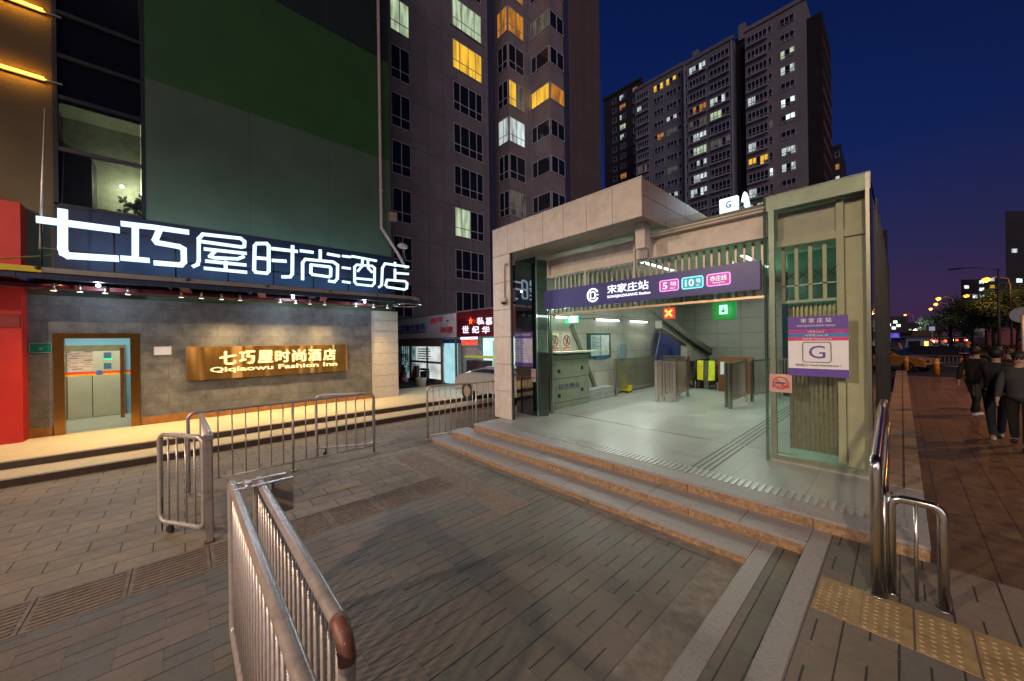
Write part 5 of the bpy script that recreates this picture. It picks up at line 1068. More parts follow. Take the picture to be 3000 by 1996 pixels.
LIT = {'g': emi('lit_greenwhite', (0.62, 0.78, 0.50), 0.62, var=0.45, scale=1.6, curtain=True), 'y': emi('lit_amber', (1.0, 0.55, 0.04), 0.85, var=0.4, scale=1.4, curtain=True), 'o': emi('lit_orange', (0.9, 0.32, 0.03), 0.45, var=0.6, scale=1.5, curtain=True),
       'w': emi('lit_white', (0.80, 0.92, 0.90), 0.55, var=0.75, scale=1.1, curtain=True), 'd': emi('lit_dim', (0.45, 0.40, 0.30), 0.14, var=0.7, scale=1.5, curtain=True), 'b': emi('lit_bright', (0.85, 1.0, 1.0), 1.1, var=0.6, scale=1.0), '.': PDK}
def win(parent, ax, f, a0, a1, z0, z1, cols, lit='.', tr=0.32, fw=0.05, lits=None):
    """window facing +x (ax 'X', plane x=f, a is y) or facing -y (ax 'Y', plane y=f, a is x); cols = relative column edges"""
    b = MB()
    def bx(p0, p1, q0, q1, d0, d1):
        if ax == 'X': b.box(f + d0, f + d1, p0, p1, q0, q1)
        else: b.box(p0, p1, f - d1, f - d0, q0, q1)
    zt = z0 + (z1 - z0) * tr
    for k, c in enumerate(cols): x = a0 + (a1 - a0) * c; bx(max(a0, x - fw / 2), min(a1, x + fw / 2), z0, z1, 0.003, 0.05)
    bx(a0, a1, z1 - fw, z1, 0.003, 0.051); bx(a0, a1, z0, z0 + fw, 0.003, 0.051)
    if tr: bx(a0, a1, zt - fw / 2, zt + fw / 2, 0.003, 0.052)
    fr_ = b.build('window_frame', FRW, parent)
    for k in range(len(cols) - 1):
        b = MB(); c0, c1 = a0 + (a1 - a0) * cols[k], a0 + (a1 - a0) * cols[k + 1]
        bx(c0 + 0.001, c1 - 0.001, z0 + 0.01, z1 - 0.01, 0.002, 0.02)
        q = (lits or {}).get(k, lit); b.build('pane', LIT[q], fr_)
    return fr_
AX_ = -21.0
ta = wth('apartment_tower', 'dark purple-grey apartment tower with two columns of windows beside the green billboard wall', 'building')
yA = onX(1433, 500, AX_).y; TOPA = 52
MB().box(-34, AX_, 2.0, yA, 3.0, TOPA).build('facade_wall', FACA, ta)
y10, y11 = onX(1146, 300, AX_).y, onX(1200, 300, AX_).y; y20, y21 = onX(1328, 300, AX_).y, onX(1411, 300, AX_).y
zc1, zb1 = onX(1147, 127, AX_).z, onX(1147, 226, AX_).z; zc2, zb2 = onX(1329, 114, AX_).z, onX(1329, 199, AX_).z
H1, H2 = zc1 - zb1, zc2 - zb2; FL = 2.94
for k in range(-6, 4):
    z1 = zc1 + FL * k
    if z1 - H1 > 3.2: win(ta, 'X', AX_, y10, y11, z1 - H1, z1, [0, 0.5, 1], 'g' if k == 1 else ('d' if k == 3 else '.'), 0.3)
    z1 = zc2 + FL * k
    if z1 - H2 > 3.2:
        m_ = {0: 'y', 1: 'g', -1: '.', -4: 'g'}.get(k, '.')
        win(ta, 'X', AX_, y20, y21, z1 - H2, z1, [0, 0.22, 0.52, 0.78, 1] if k != 1 else [0, 0.3, 0.75, 1], m_, 0.3, lits={2: '.', 3: '.'} if k == -4 else None)
MB().box(AX_ - 0.02, AX_ + 0.10, y20 - 0.2, y21 + 0.3, zb2 + FL - 0.02, zb2 + FL + 0.0).build('balcony_ledge', FRW, ta)
# drain channel / navy pilaster at the tower corner
MB().box(AX_ - 0.4, AX_ + 0.15, yA + 0.001, yA + 0.55, 3.0, TOPA).build('corner_pilaster', NVY, ta)
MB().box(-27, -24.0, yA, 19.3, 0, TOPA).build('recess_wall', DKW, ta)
yb1 = onX(1541, 500, -21.0).y
# first bay
MB().box(-26, -21.0, 19.3, yb1, 0, TOPA).build('bay_wall', PINKW, ta); MB().box(-26, -21.02, yb1, 22.0, 0, TOPA).build('link_wall', FACA, ta)
MB().box(-25, -19.0, 22.0, onX(1655, 500, -19.0).y, 0, TOPA).build('bay_wall', PINKW, ta)
yk = onX(1655, 500, -19.0).y; yk2 = onX(1672, 500, -19.0).y; ye = onX(1762, 500, -19.0).y
MB().box(-25, -19.05, yk, yk2, 0, TOPA).build('corner_pilaster', NVY, ta); MB().box(-30, -19.02, yk2, ye, 0, TOPA).build('end_wall', BRNW, ta)
zt_b1 = onX(1500, 345, -21.0).z; zt_b2 = onY(1620, 341, 22.0).z
l1 = {0: 'g', 1: '.', 2: '.', 3: 'o', -2: '.', -1: '.', -3: '.'}
for k in range(-6, 5):
    z1 = zt_b1 + FL * k
    if z1 > 5:
        q = {0: 'w', 1: 'd', 2: '.', 3: 'o', -2: 'd', -1: '.', 4: 'o'}.get(k, '.')
        win(ta, 'X', -21.0, 19.35, yb1 - 0.12, z1 - 2.0, z1, [0, 0.45, 1], q, 0.3, lits={0: 'y'} if k == 1 else None)
        win(ta, 'Y', 19.3, -22.2, -21.05, z1 - 2.0, z1, [0, 0.5, 1], q if k in (0, 3) else '.', 0.3)
        MB().box(-24.0, -23.3, yA + 0.7, 18.2, z1 - 2.5, z1 - 2.35).build('recess_ledge', PINKW, ta)
        if k % 2: MB().box(-23.95, -23.5, yA + 1.2, 17.6, z1 - 2.34, z1 - 1.7, 0.02).build('air_conditioner', mat('pale_ac', (0.35, 0.33, 0.35), 0.6), ta)
    z1 = zt_b2 + FL * k
    if z1 > 5:
        q = {1: 'y', -2: '.', 0: '.', 3: 'd'}.get(k, '.')
        win(ta, 'Y', 22.0, -21.0, -19.06, z1 - 1.35, z1, [0, 0.3, 1], q, 0, lits={1: 'w'} if k == -3 else None)
        win(ta, 'X', -19.0, 22.06, yk - 0.02, z1 - 1.35, z1, [0, 0.5, 1], 'o' if k == 1 else '.', 0)
# distant block with three wings
def block(label, u0, u1, vt, vx, Y, cols, mat_, side=None, lits='', seed=1, vcol=None, nf=20, fs=2.9, dep=14):
    """wing facing the square on the plane y=Y, roof edge through picture point (vx, vt)"""
    t = wth('apartment_tower', label, 'building')
    x0, x1 = onY(u0, 400, Y).x, onY(u1, 400, Y).x; zt = onY(vx, vt, Y).z
    MB().box(x0, x1, Y, Y + dep, 0, zt).build('wall', mat_, t)
    MB().box(x0 - 0.2, x1 + 0.2, Y - 0.25, Y + 0.3, zt, zt + 0.7).build('parapet', mat_, t)
    rnd = random.Random(seed); n = 0; rest = MB(); meshes = {}
    for f in range(nf):
        z1 = zt - 1.2 - f * fs
        if z1 < 16: break
        for ci, (a, c, kind) in enumerate(cols):
            xa, xb = x0 + (x1 - x0) * a, x0 + (x1 - x0) * c; wd = xb - xa
            r = rnd.random(); q = '.'
            code = lits.get((f, ci)) if isinstance(lits, dict) else None
            if code: q = code
            elif r < 0.10: q = rnd.choice('wdwd')
            key = (ci, q, f % 3)
            if key not in meshes:
                hh = 1.75 if kind == 'b' else 1.5
                bm = MB(); nc = {'b': 5, 'w': 3, 's': 1}[kind]
                dk = set(); nf_ = 0
                for i in range(nc):
                    if q != '.' and nc > 1 and rnd.random() < 0.35: dk |= set(range(nf_, nf_ + 6))
                    bm.box(wd * i / nc + 0.002, wd * (i + 1) / nc - 0.002, -0.05, -0.01, -hh * (1 if rnd.random() < 0.6 else 0.66), 0); nf_ += 6
                k0 = len(bm.bm.faces)
                for i in range(nc + 1): bm.box(wd * i / nc - 0.05, wd * i / nc + 0.05, -0.12, -0.05, -hh, 0)
                bm.box(0, wd, -0.12, -0.05, -0.1, 0.0); bm.box(0, wd, -0.12, -0.05, -hh, -hh + 0.1); bm.box(0, wd, -0.12, -0.05, -hh * 0.66 - 0.04, -hh * 0.66 + 0.04)
                if kind == 'b': bm.box(-0.1, wd + 0.1, -0.7, -0.01, -hh - 0.35, -hh - 0.12)
                bm.bm.faces.ensure_lookup_table()
                for i, fc in enumerate(bm.bm.faces): fc.material_index = 2 if i in dk else 0 if i < k0 else 1
                o = bm.build('window', LIT[q], t, recalc=False); o.data.materials.append(FRD); o.data.materials.append(PDK); meshes[key] = o
            else: o = meshes[key].copy(); COL.objects.link(o)
            o.parent = t; o.location = (xa, Y, z1); n += 1
    return t, x0, x1, zt
FRD = mat('far_window_frame', (0.45, 0.44, 0.52), 0.6)
FAR = mat('far_tower_wall', (0.27, 0.245, 0.245), 0.8, 0, 0.15, 0.3); FARD = mat('far_tower_dark', (0.035, 0.032, 0.038), 0.8, 0, 0.15, 0.3); FARM = mat('far_tower_mid', (0.22, 0.215, 0.24), 0.8, 0, 0.15, 0.3)
t, x0, x1, zt = block('tallest far apartment wing with a pointed right corner against the sky', 2186, 2366, 95, 2186, 80, [(0.04, 0.38, 'b'), (0.40, 0.46, 's'), (0.60, 0.82, 'w')], FAR,
    lits={(2, 2): 'g', (3, 2): 'w', (4, 0): 'w', (5, 2): 'b', (6, 2): 'b', (7, 0): 'w', (8, 0): 'y', (9, 2): 'w', (10, 0): 'w', (11, 0): 'g', (12, 2): 'd', (9, 1): 'b', (6, 1): 'd'}, seed=4)
MB().box(x1 + 0.0, x1 + 2.0, 80.4, 92, 0, zt - 3.2).build('orange_lit_side_balconies', brick('side_balconies', (0.30, 0.10, 0.03), (0.06, 0.03, 0.02), (0.015, 0.01, 0.012), 40, 2.9, 1.1, 0.8, 'YZ', 0, 0, 0.4, 1.0), t)  # orange light on the balconies is put into the wall colours
t, x0m, x1m, ztm = block('middle far apartment wing with bright lit living rooms behind the station roof', 2003, 2150, 193, 2005, 80.6, [(0.05, 0.10, 's'), (0.14, 0.48, 'b'), (0.56, 0.93, 'b')], FARM,
    lits={(0, 1): 'w', (3, 2): 'w', (4, 2): 'g', (3, 1): 'o', (5, 1): 'w', (6, 1): 'g', (7, 1): 'w', (8, 1): 'w', (9, 1): 'w', (6, 2): 'd', (4, 1): 'd', (10, 0): 'g'}, seed=9)
MB().box(x1m, onY(2186, 400, 80.6).x, 82.5, 90, 0, ztm + 1.0).build('recessed_link', FARD, t)
MB().box(x0m + 0.3, x0m + 0.45, 80.4, 80.6, 0, ztm).box(x1m - 0.3, x1m - 0.15, 80.4, 80.6, 0, ztm).build('white_pilaster', FRD, t)
for xx in (x0m + 1.5, x0m + 10.2): MB().box(xx, xx + 1.2, 82, 83, ztm, ztm + 3.0).build('roof_stack', FAR, t)
t, _, _, _ = block('left far apartment wing, mostly dark with two small yellow windows at its top', 1862, 2002, 245, 1905, 82, [(0.05, 0.30, 'b'), (0.42, 0.62, 'w'), (0.68, 0.88, 'w'), (0.91, 0.97, 's')], FARM,
    lits={(0, 1): 'y', (0, 2): 'y', (4, 1): 'o', (4, 2): 'd', (9, 2): 'w', (10, 3): 'w'}, seed=21)
t, _, _, _ = block('dark narrow far tower squeezed between the brown tower and the far wings', 1770, 1880, 250, 1850, 96, [(0.25, 0.35, 's'), (0.45, 0.6, 'w'), (0.8, 0.9, 's')], FARD,
    lits={(0, 2): 'o', (1, 1): 'o', (2, 1): 'w', (3, 1): 'g', (4, 1): 'g', (8, 1): 'o'}, seed=2)
t, _, _, _ = block('small dark tower beyond the right corner of the far wings', 2386, 2462, 437, 2440, 130, [(0.8, 0.95, 's')], FARD, lits={(1, 0): 'o', (3, 0): 'o', (5, 0): 'o'}, seed=12, fs=3.2)

# ================================================================== SHOPS AT THE FOOT OF THE TOWER
YS = 9.0
def sy(u, v): return onY(u, v, YS)
zS1 = sy(1343, 918).z; zS0 = sy(1343, 988).z; xa, xb, xc = sy(1150, 950).x, sy(1343, 950).x, -9.2
shp = wth('shop_row', 'low row of small lit shops under white and dark red signboards', 'building')
MB().box(-21, xa + 0.0, YS - 0.05, YS + 4, 0.30, zS1 + 0.3).build('shop_wall', mat('shop_wall_grey', (0.18, 0.17, 0.18), 0.7), shp)
MB().box(xa, xc, YS + 2.4, YS + 2.5, 0.30, zS1).build('shop_back', mat('shop_back_pale', (0.5, 0.55, 0.5), 0.7), shp)
MB().box(xa, xc, YS + 0.05, YS + 2.5, zS0 + 0.02, zS1 + 0.1).build('shop_roof', mat('shop_wall_grey', (0.18, 0.17, 0.18)), shp)
ws = wth('shop_sign', 'white signboard with blue and red Chinese lettering over the first shop', 'sign')
MB().box(xa, xb - 0.01, YS - 0.1, YS, zS0, zS1).build('board', mat('white_board', (0.55, 0.54, 0.62), 0.5), ws)
BLU = mat('blue_letters', (0.02, 0.03, 0.22), 0.5); RD2 = emi('red_letters', (0.5, 0.03, 0.06), 0.22)
def st_(s, u0, u1, v0, v1, m_, par, d=0.02, bold=0.02):
    p_, q_ = sy(u0, v1), sy(u1, v0); q2 = sy(u0, v0)
    return text('lettering', s, m_, (p_.x, YS - 0.101, sy((u0 + u1) / 2, v1).z), (1, 0, 0), q_.x - p_.x, sy((u0 + u1) / 2, v0).z - sy((u0 + u1) / 2, v1).z, par, d, bold)
st_('北京现代音乐', 1166, 1252, 952, 971, BLU, ws); st_('美甲', 1267, 1303, 930, 948, RD2, ws); st_('美睫', 1296, 1333, 958, 976, RD2, ws)
e_ = sy(1318, 941); MB().tube([(e_.x - 0.12, YS - 0.105, e_.z), (e_.x, YS - 0.105, e_.z + 0.06), (e_.x + 0.12, YS - 0.105, e_.z)], 0.012, 5).ball((e_.x, YS - 0.105, e_.z), 0.035, 1).build('eye_mark', BLU, ws)
p_, q_ = sy(1166, 978), sy(1252, 978); MB().box(p_.x, q_.x, YS - 0.104, YS - 0.1, p_.z - 0.02, p_.z + 0.04).build('underline', BLU, ws)
rs = wth('shop_sign', 'dark red signboard with a glowing red star and white Chinese letters', 'sign')
MB().box(xb, xc, YS - 0.1, YS, zS0, zS1 + 0.02).build('board', mat('dark_red_board', (0.09, 0.008, 0.02), 0.4), rs)
c_ = sy(1385, 941); b = MB(); R_ = 0.17
b.prism([(c_.x + R_ * (1 if k % 2 == 0 else 0.4) * math.sin(k * math.pi / 5), YS - 0.12, c_.z + R_ * (1 if k % 2 == 0 else 0.4) * math.cos(k * math.pi / 5)) for k in range(10)], (0, 0.02, 0)); b.build('star', emi('red_star', (1.0, 0.16, 0.04), 1.4), rs)
light('POINT', (c_.x, YS - 0.3, c_.z), 3, (1, 0.05, 0.02), 0.05, rs, name='star_glow')
WL = emi('shop_letters', (0.95, 0.85, 1.0), 1.4)
st_('私', 1404, 1424, 931, 951, WL, rs); st_('慕', 1430, 1448, 931, 952, WL, rs); st_('世', 1361, 1379, 956, 976, WL, rs); st_('纪', 1390, 1409, 956, 976, WL, rs); st_('华', 1419, 1440, 957, 977, WL, rs)
# glazing and bright interiors
def shopbox(name, u0, u1, v0, v1, m_, par, y0=0.0, y1=0.05):
    a_, c_ = sy(u0, (v0 + v1) / 2), sy(u1, (v0 + v1) / 2); um = (u0 + u1) / 2
    return MB().box(a_.x, c_.x, YS + y0, YS + y1, max(0.302, sy(um, v1).z), sy(um, v0).z).build(name, m_, par)
SHW = emi('shop_white_interior', (0.62, 0.88, 0.92), 1.1, var=0.25, scale=1.3); SHG = emi('shop_green_panel', (0.25, 0.75, 0.25), 0.7, var=0.2)
shopbox('shop_interior', 1166, 1203, 1012, 1120, emi('shop_dim_interior', (0.30, 0.50, 0.52), 0.35, var=0.6, scale=2.5), shp, 0.25, 0.3)
shopbox('shop_interior', 1206, 1294, 1016, 1112, emi('shop_window_interior', (0.75, 0.82, 0.78), 0.75, var=0.3, scale=1.5), shp, 0.25, 0.3)
shopbox('shop_door', 1297, 1334, 1006, 1125, emi('cyan_door_light', (0.45, 0.82, 0.88), 0.85, var=0.1), shp, 0.10, 0.14)
shopbox('shop_interior', 1338, 1452, 990, 1118, SHW, shp, 1.5, 1.55)
shopbox('green_poster', 1430, 1441, 1000, 1090, SHG, shp, 0.25, 0.28)
shopbox('pink_display', 1443, 1455, 995, 1085, emi('pink_display', (0.85, 0.35, 0.42), 0.6), shp, 0.25, 0.28)
sb = wth('shop_banner', 'glowing red and white banner hanging under the star sign', 'banner'); shopbox('red_face', 1356, 1402, 995, 1012, emi('red_banner', (0.9, 0.10, 0.06), 1.0, var=0.2, scale=6), sb, -0.08, -0.05); shopbox('light_edge', 1354, 1402, 988, 994, emi('banner_edge', (1.0, 0.8, 1.0), 3.0), sb, -0.08, -0.05)
GRYF = mat('grey_shop_frame', (0.20, 0.20, 0.21), 0.5, 0.3)
for (u0, u1, v0, v1) in ((1200, 1206, 990, 1125), (1292, 1298, 990, 1125), (1250, 1253, 1016, 1110), (1334, 1338, 990, 1125), (1352, 1355, 1010, 1120)): shopbox('shop_frame', u0, u1, v0, v1, GRYF, shp, -0.02, 0.04)
shopbox('shop_frame', 1203, 1294, 1058, 1064, GRYF, shp, -0.021, 0.041); shopbox('brick_band', 1166, 1294, 993, 1015, mat('dull_red_band', (0.16, 0.11, 0.11), 0.7, 0, 0.3, 8), shp, -0.01, 0.05); shopbox('blue_band', 1297, 1350, 994, 1006, mat('blue_band', (0.02, 0.06, 0.22), 0.5), shp, -0.01, 0.05)
shopbox('shop_counter', 1356, 1405, 1058, 1115, mat('dark_counter', (0.05, 0.03, 0.05), 0.5, 0, 0.5, 5), shp, 0.2, 0.7); shopbox('yellow_shelf', 1350, 1428, 1044, 1050, emi('yellow_shelf', (0.7, 0.6, 0.08), 0.5), shp, 0.2, 0.5)
shopbox('white_dish_rack', 1352, 1385, 1018, 1042, mat('grey_goods', (0.35, 0.38, 0.42), 0.6, 0, 0.5, 9), shp, 0.2, 0.5); shopbox('lower_wall', 1206, 1296, 1108, 1128, mat('dark_base', (0.10, 0.09, 0.10), 0.7), shp, -0.03, 0.05)
for k in range(5): shopbox('poster_row', 1214, 1246 + (k % 2) * 3, 1022 + k * 7, 1025 + k * 7, mat('grey_text', (0.25, 0.35, 0.4), 0.6), shp, 0.20, 0.24)
for k in range(6): shopbox('window_bar', 1170 + k * 6, 1171 + k * 6, 1012, 1060, DARKM, shp, 0.10, 0.12)
light('AREA', (sy(1390, 1050).x, YS - 0.15, 2.1), 70, (0.75, 0.95, 1.0), 2.2, shp, sy=1.0, rot=(math.radians(90), 0, math.radians(180)) if 0 else (math.radians(-90), 0, 0), name='shop_glow')
# palm-like plant in front of the first shop
pt_ = wth('potted_plant', 'dark bushy potted plant standing in front of the first shop window', 'plant'); b = MB(); rnd = random.Random(5); c_ = onY(1182, 1090, 8.6)
for k in range(130):
    a = rnd.uniform(0, 6.28); h_ = rnd.uniform(0.35, 1.35); r_ = 0.35 * (1 - abs(h_ - 0.8) * 0.8) * rnd.random()
    p0 = Vector((c_.x + r_ * math.cos(a), 8.6 + r_ * math.sin(a), 0.3 + h_)); d = Vector((math.cos(a), math.sin(a), rnd.uniform(-0.2, 0.9))).normalized(); q = d.cross(Vector((0, 0, 1))).normalized() * 0.035
    b.quad([p0, p0 + d * 0.1 + q, p0 + d * 0.24, p0 + d * 0.1 - q])
b.build('leaves', mat('dark_green_leaf', (0.03, 0.07, 0.035), 0.6, 0, 0.5, 9), pt_, recalc=False); MB().tube([(c_.x, 8.6, 0.3), (c_.x, 8.6, 0.62), (c_.x, 8.6, 1.1)], [0.14, 0.17, 0.02], 10).build('pot', DARKM, pt_)
# clutter on the terrace
gb = onY(1186, 1165, 7.9)
bg_ = wth('woven_bag', 'red and white striped sack lying on the terrace by the pale pillar', 'bag')
MB().ball((gb.x, 7.9, 0.46), 0.2, 3, (1.2, 0.8, 0.8)).build('sack', brick('sack_stripes', (0.62, 0.58, 0.60), (0.55, 0.08, 0.06), (0.5, 0.1, 0.1), 3, 0.09, 0.012, 0.6, 'YZ', 0, 0.4, 0.2, 8), bg_); MB().ball((gb.x - 0.05, 7.9, 0.66), 0.12, 2, (1.4, 0.8, 0.6)).build('top_bundle', mat('coral_cloth', (0.55, 0.12, 0.08), 0.7), bg_)
tb = onY(1234, 1150, 7.9)
tubm = wth('storage_tub', 'pale round tub standing on the terrace beside the striped sack', 'tub')
MB().tube([(tb.x, 7.9, 0.302), (tb.x, 7.9, 0.62), (tb.x, 7.9, 0.64)], [0.21, 0.24, 0.25], 18).build('tub', mat('tub_plastic', (0.45, 0.38, 0.30), 0.6), tubm); MB().tube([(tb.x, 7.9, 0.64), (tb.x, 7.9, 0.67)], 0.245, 18).build('lid', mat('tub_lid', (0.50, 0.43, 0.35), 0.6), tubm)

# ================================================================== VEHICLES
def wheel(t, x, y, r=0.31, w_=0.2):
    o = MB().tube([(x, y - w_ / 2, r), (x, y + w_ / 2, r)], r, 18).build('tyre', BLACK, t)
    MB().tube([(x, y - w_ / 2 - 0.01, r), (x, y + w_ / 2 + 0.01, r)], r * 0.62, 12).build('rim', STEEL, o)
def car(label, loc, rz, paint, head=None, tail=None, lk=1.0, group=None, name='parked_car', L_=4.4, W=1.75, hgt=1.45, taxi=False, cat='car'):
    t = thing(name, label, cat, loc, group, rz)
    h = hgt; pf = [(-L_ / 2, 0.35), (-L_ / 2, 0.85), (-L_ / 2 + 0.25, 0.95), (-L_ / 2 + 0.75, h), (0.25, h), (1.0, 0.98), (L_ / 2 - 0.2, 0.82), (L_ / 2, 0.62), (L_ / 2, 0.35)]
    b = MB(); rows = []
    for y, k, zk in ((-W / 2, 0.0, 0), (-W / 2 + 0.12, 0.02, 1), (W / 2 - 0.12, 0.02, 1), (W / 2, 0.0, 0)):
        rows.append([b.bm.verts.new((x * (0.985 if not zk else 1), y * (1 if z < 1.0 else 0.80), z if zk else min(z, 0.93) if z <= 1 else h - 0.10)) for x, z in pf])
    for r0, r1 in zip(rows[:-1], rows[1:]):
        for i in range(len(pf)): b.bm.faces.new((r0[i], r0[(i + 1) % len(pf)], r1[(i + 1) % len(pf)], r1[i]))
    b.bm.faces.new(rows[0][::-1]); b.bm.faces.new(rows[-1])
    o = b.build('body', paint, t)
    GLC = mat('car_glass', (0.02, 0.025, 0.03), 0.08)
    MB().prism([(0.99, -W * 0.42, 0.99), (0.99, W * 0.42, 0.99), (0.30, W * 0.37, h - 0.04), (0.30, -W * 0.37, h - 0.04)], (0.03, 0, 0.03)).build('windscreen', GLC, t)
    MB().prism([(-L_ / 2 + 0.28, -W * 0.42, 0.98), (-L_ / 2 + 0.28, W * 0.42, 0.98), (-L_ / 2 + 0.73, W * 0.37, h - 0.04), (-L_ / 2 + 0.73, -W * 0.37, h - 0.04)], (-0.03, 0, 0.03)).build('rear_window', GLC, t)
    for s_ in (-1, 1):
        MB().prism([(-L_ / 2 + 0.5, s_ * W * 0.455, 0.98), (0.88, s_ * W * 0.455, 0.98), (0.28, s_ * W * 0.40, h - 0.07), (-L_ / 2 + 0.8, s_ * W * 0.40, h - 0.07)], (0, s_ * 0.035, 0)).build('side_window', GLC, t)
        for x in (-L_ / 2 + 0.8, L_ / 2 - 0.8): wheel(t, x, s_ * (W / 2 - 0.08))
        MB().box(L_ / 2 - 0.06, L_ / 2 + 0.02, s_ * W * 0.36 - 0.14 * lk, s_ * W * 0.36 + 0.14 * lk, 0.60, 0.60 + 0.14 * lk * lk, 0.02).build('headlight', emi('headlight_on', (0.95, 0.98, 1.0), 12) if head else CHROME, t)
        MB().box(-L_ / 2 - 0.02, -L_ / 2 + 0.05, s_ * W * 0.38 - 0.12 * lk, s_ * W * 0.38 + 0.12 * lk, 0.66, 0.66 + 0.16 * lk * lk, 0.02).build('tail_light', emi('tail_on', (1.0, 0.04, 0.01), 8) if tail else REDP, t)
    MB().box(L_ / 2 - 0.02, L_ / 2 + 0.03, -W * 0.46, W * 0.46, 0.30, 0.48, 0.02).build('bumper', DARKM, t)
    if head: light('SPOT', (L_ / 2 + 0.1, 0, 0.67), 350, (0.9, 0.95, 1.0), 0.12, t, rot=(0, math.radians(-88), 0), angle=1.0, name='headlight_beam')
    if taxi: MB().box(-0.55, -0.35, -0.25, 0.25, h, h + 0.13, 0.02).build('roof_light', emi('taxi_light', (1, 0.5, 0.15), 1.2), t)
    return t
SIL = mat('silver_car_paint', (0.38, 0.38, 0.40), 0.28, 0.5, 0.05); DKC = mat('dark_car_paint', (0.03, 0.03, 0.035), 0.2, 0.3, 0.05); ORC = mat('ochre_taxi_paint', (0.50, 0.26, 0.05), 0.3, 0.2, 0.06); WHC = mat('white_car_paint', (0.6, 0.6, 0.62), 0.3, 0.1, 0.04)
c_ = onY(1375, 1150, 8.1)
car('silver car parked in front of the lit shops behind the railing', (-8.95, 7.95, 0.30), math.pi, SIL, hgt=1.16, L_=3.6)
sc = wth('parked_scooter', 'dark scooter with a red front shield parked by the shop door', 'scooter'); p_ = onY(1232, 1120, 8.4)
for dx in (-0.5, 0.55): MB().tube([(p_.x + dx, 8.36, 0.52), (p_.x + dx, 8.44, 0.52)], 0.21, 14).build('wheel', BLACK, sc)
MB().prism([(p_.x - 0.62, 8.32, 0.55), (p_.x - 0.3, 8.32, 1.12), (p_.x - 0.22, 8.32, 1.12), (p_.x - 0.25, 8.32, 0.6), (p_.x + 0.1, 8.32, 0.6), (p_.x + 0.1, 8.32, 0.9), (p_.x + 0.75, 8.32, 0.95), (p_.x + 0.7, 8.32, 0.62)], (0, 0.16, 0)).build('body', mat('dark_scooter', (0.06, 0.06, 0.07), 0.4), sc)
MB().prism([(p_.x - 0.66, 8.25, 0.6), (p_.x - 0.66, 8.55, 0.6), (p_.x - 0.40, 8.55, 1.15), (p_.x - 0.40, 8.25, 1.15)], (0.04, 0, 0)).build('front_shield', mat('red_shield', (0.45, 0.03, 0.04), 0.4), sc)
MB().box(p_.x + 0.05, p_.x + 0.7, 8.29, 8.51, 0.95, 1.04, 0.03).build('seat', BLACK, sc); MB().tube([(p_.x - 0.35, 8.15, 1.22), (p_.x - 0.33, 8.4, 1.2), (p_.x - 0.35, 8.65, 1.22)], 0.015, 6).build('handlebar', STEEL, sc)
# ------------------------------------------------------------------ the avenue to the right
EZ = 0.243
ta_ = onZ(2605, 1088, 0.0)
car('ochre taxi parked at the far left of the avenue beyond the station side wall', (ta_.x - 0.1, ta_.y + 1.5, 0.0), math.radians(-25), ORC, taxi=True)
p_ = onZ(2760, 1075, 0.0)
car('dark car waiting across the avenue behind the orange bollards', (p_.x, p_.y + 2, 0.0), math.radians(5), DKC, tail=True)
def atc(u, c, z):  # point on picture column u at depth c, height z
    d = ray(u, 998); return Vector((d.x * c, d.y * c, z))
p_ = atc(2918, 72, 0); car('car with blazing white headlights facing the square on the avenue', tuple(p_), math.atan2(-p_.y, -p_.x) + 0.05, WHC, head=True, name='oncoming_car', lk=2.0)
for k, (u_, c_, l_) in enumerate(((2752, 82, 'small far car with red tail lights left of the dark trees'), (2868, 78, 'small far car with red tail lights in front of the dark trees'), (2716, 100, 'smallest far car with red tail lights near the tall signpost'), (2812, 90, 'far car with red tail lights below the left tree crowns'))):
    p_ = atc(u_, c_, 0); car(l_, tuple(p_), math.atan2(p_.y, p_.x) + 0.1, DKC if k % 2 else WHC, tail=True, name='distant_car', group='distant cars on the avenue', lk=1.6)
for k, (u_, c_, l_) in enumerate(((2775, 84, 'distant car with lit white headlights left of the dark trees'), (2690, 95, 'distant car with lit white headlights beyond the kiosk'), (2735, 110, 'farthest car with lit white headlights under the signpost'), (2842, 96, 'distant car with lit white headlights beneath the tree crowns'))):
    p_ = atc(u_, c_, 0); car(l_, tuple(p_), math.atan2(-p_.y, -p_.x), DKC, head=True, name='distant_car', group='distant cars on the avenue', lk=1.5)
# bus with orange sign strip
bs_ = atc(3020, 46, 0); bus = thing('city_bus', 'red city bus with a glowing orange destination strip at the right edge', 'bus', tuple(bs_), rz=math.atan2(bs_.y, bs_.x) + math.pi / 2 + 0.5)
RB = mat('bus_red', (0.30, 0.03, 0.02), 0.4)
MB().box(-4.5, 4.5, -1.2, 1.2, 0.4, 3.0, 0.12).build('body', RB, bus); MB().box(-4.2, 4.2, -1.225, -1.19, 1.45, 2.35).build('side_window', mat('car_glass', (0.02, 0.025, 0.03)), bus); MB().box(-3.8, 2.5, -1.235, -1.22, 2.50, 2.72).build('destination_strip', emi('bus_strip', (1.0, 0.20, 0.02), 3.5), bus); MB().box(-4.2, 4.2, -1.24, -1.23, 0.9, 1.05).build('side_band', emi('bus_band', (0.6, 0.8, 0.8), 0.5), bus)
for x in (-3, 3):
    for y in (-1.1, 1.1): wheel(bus, x, y, 0.45, 0.25)
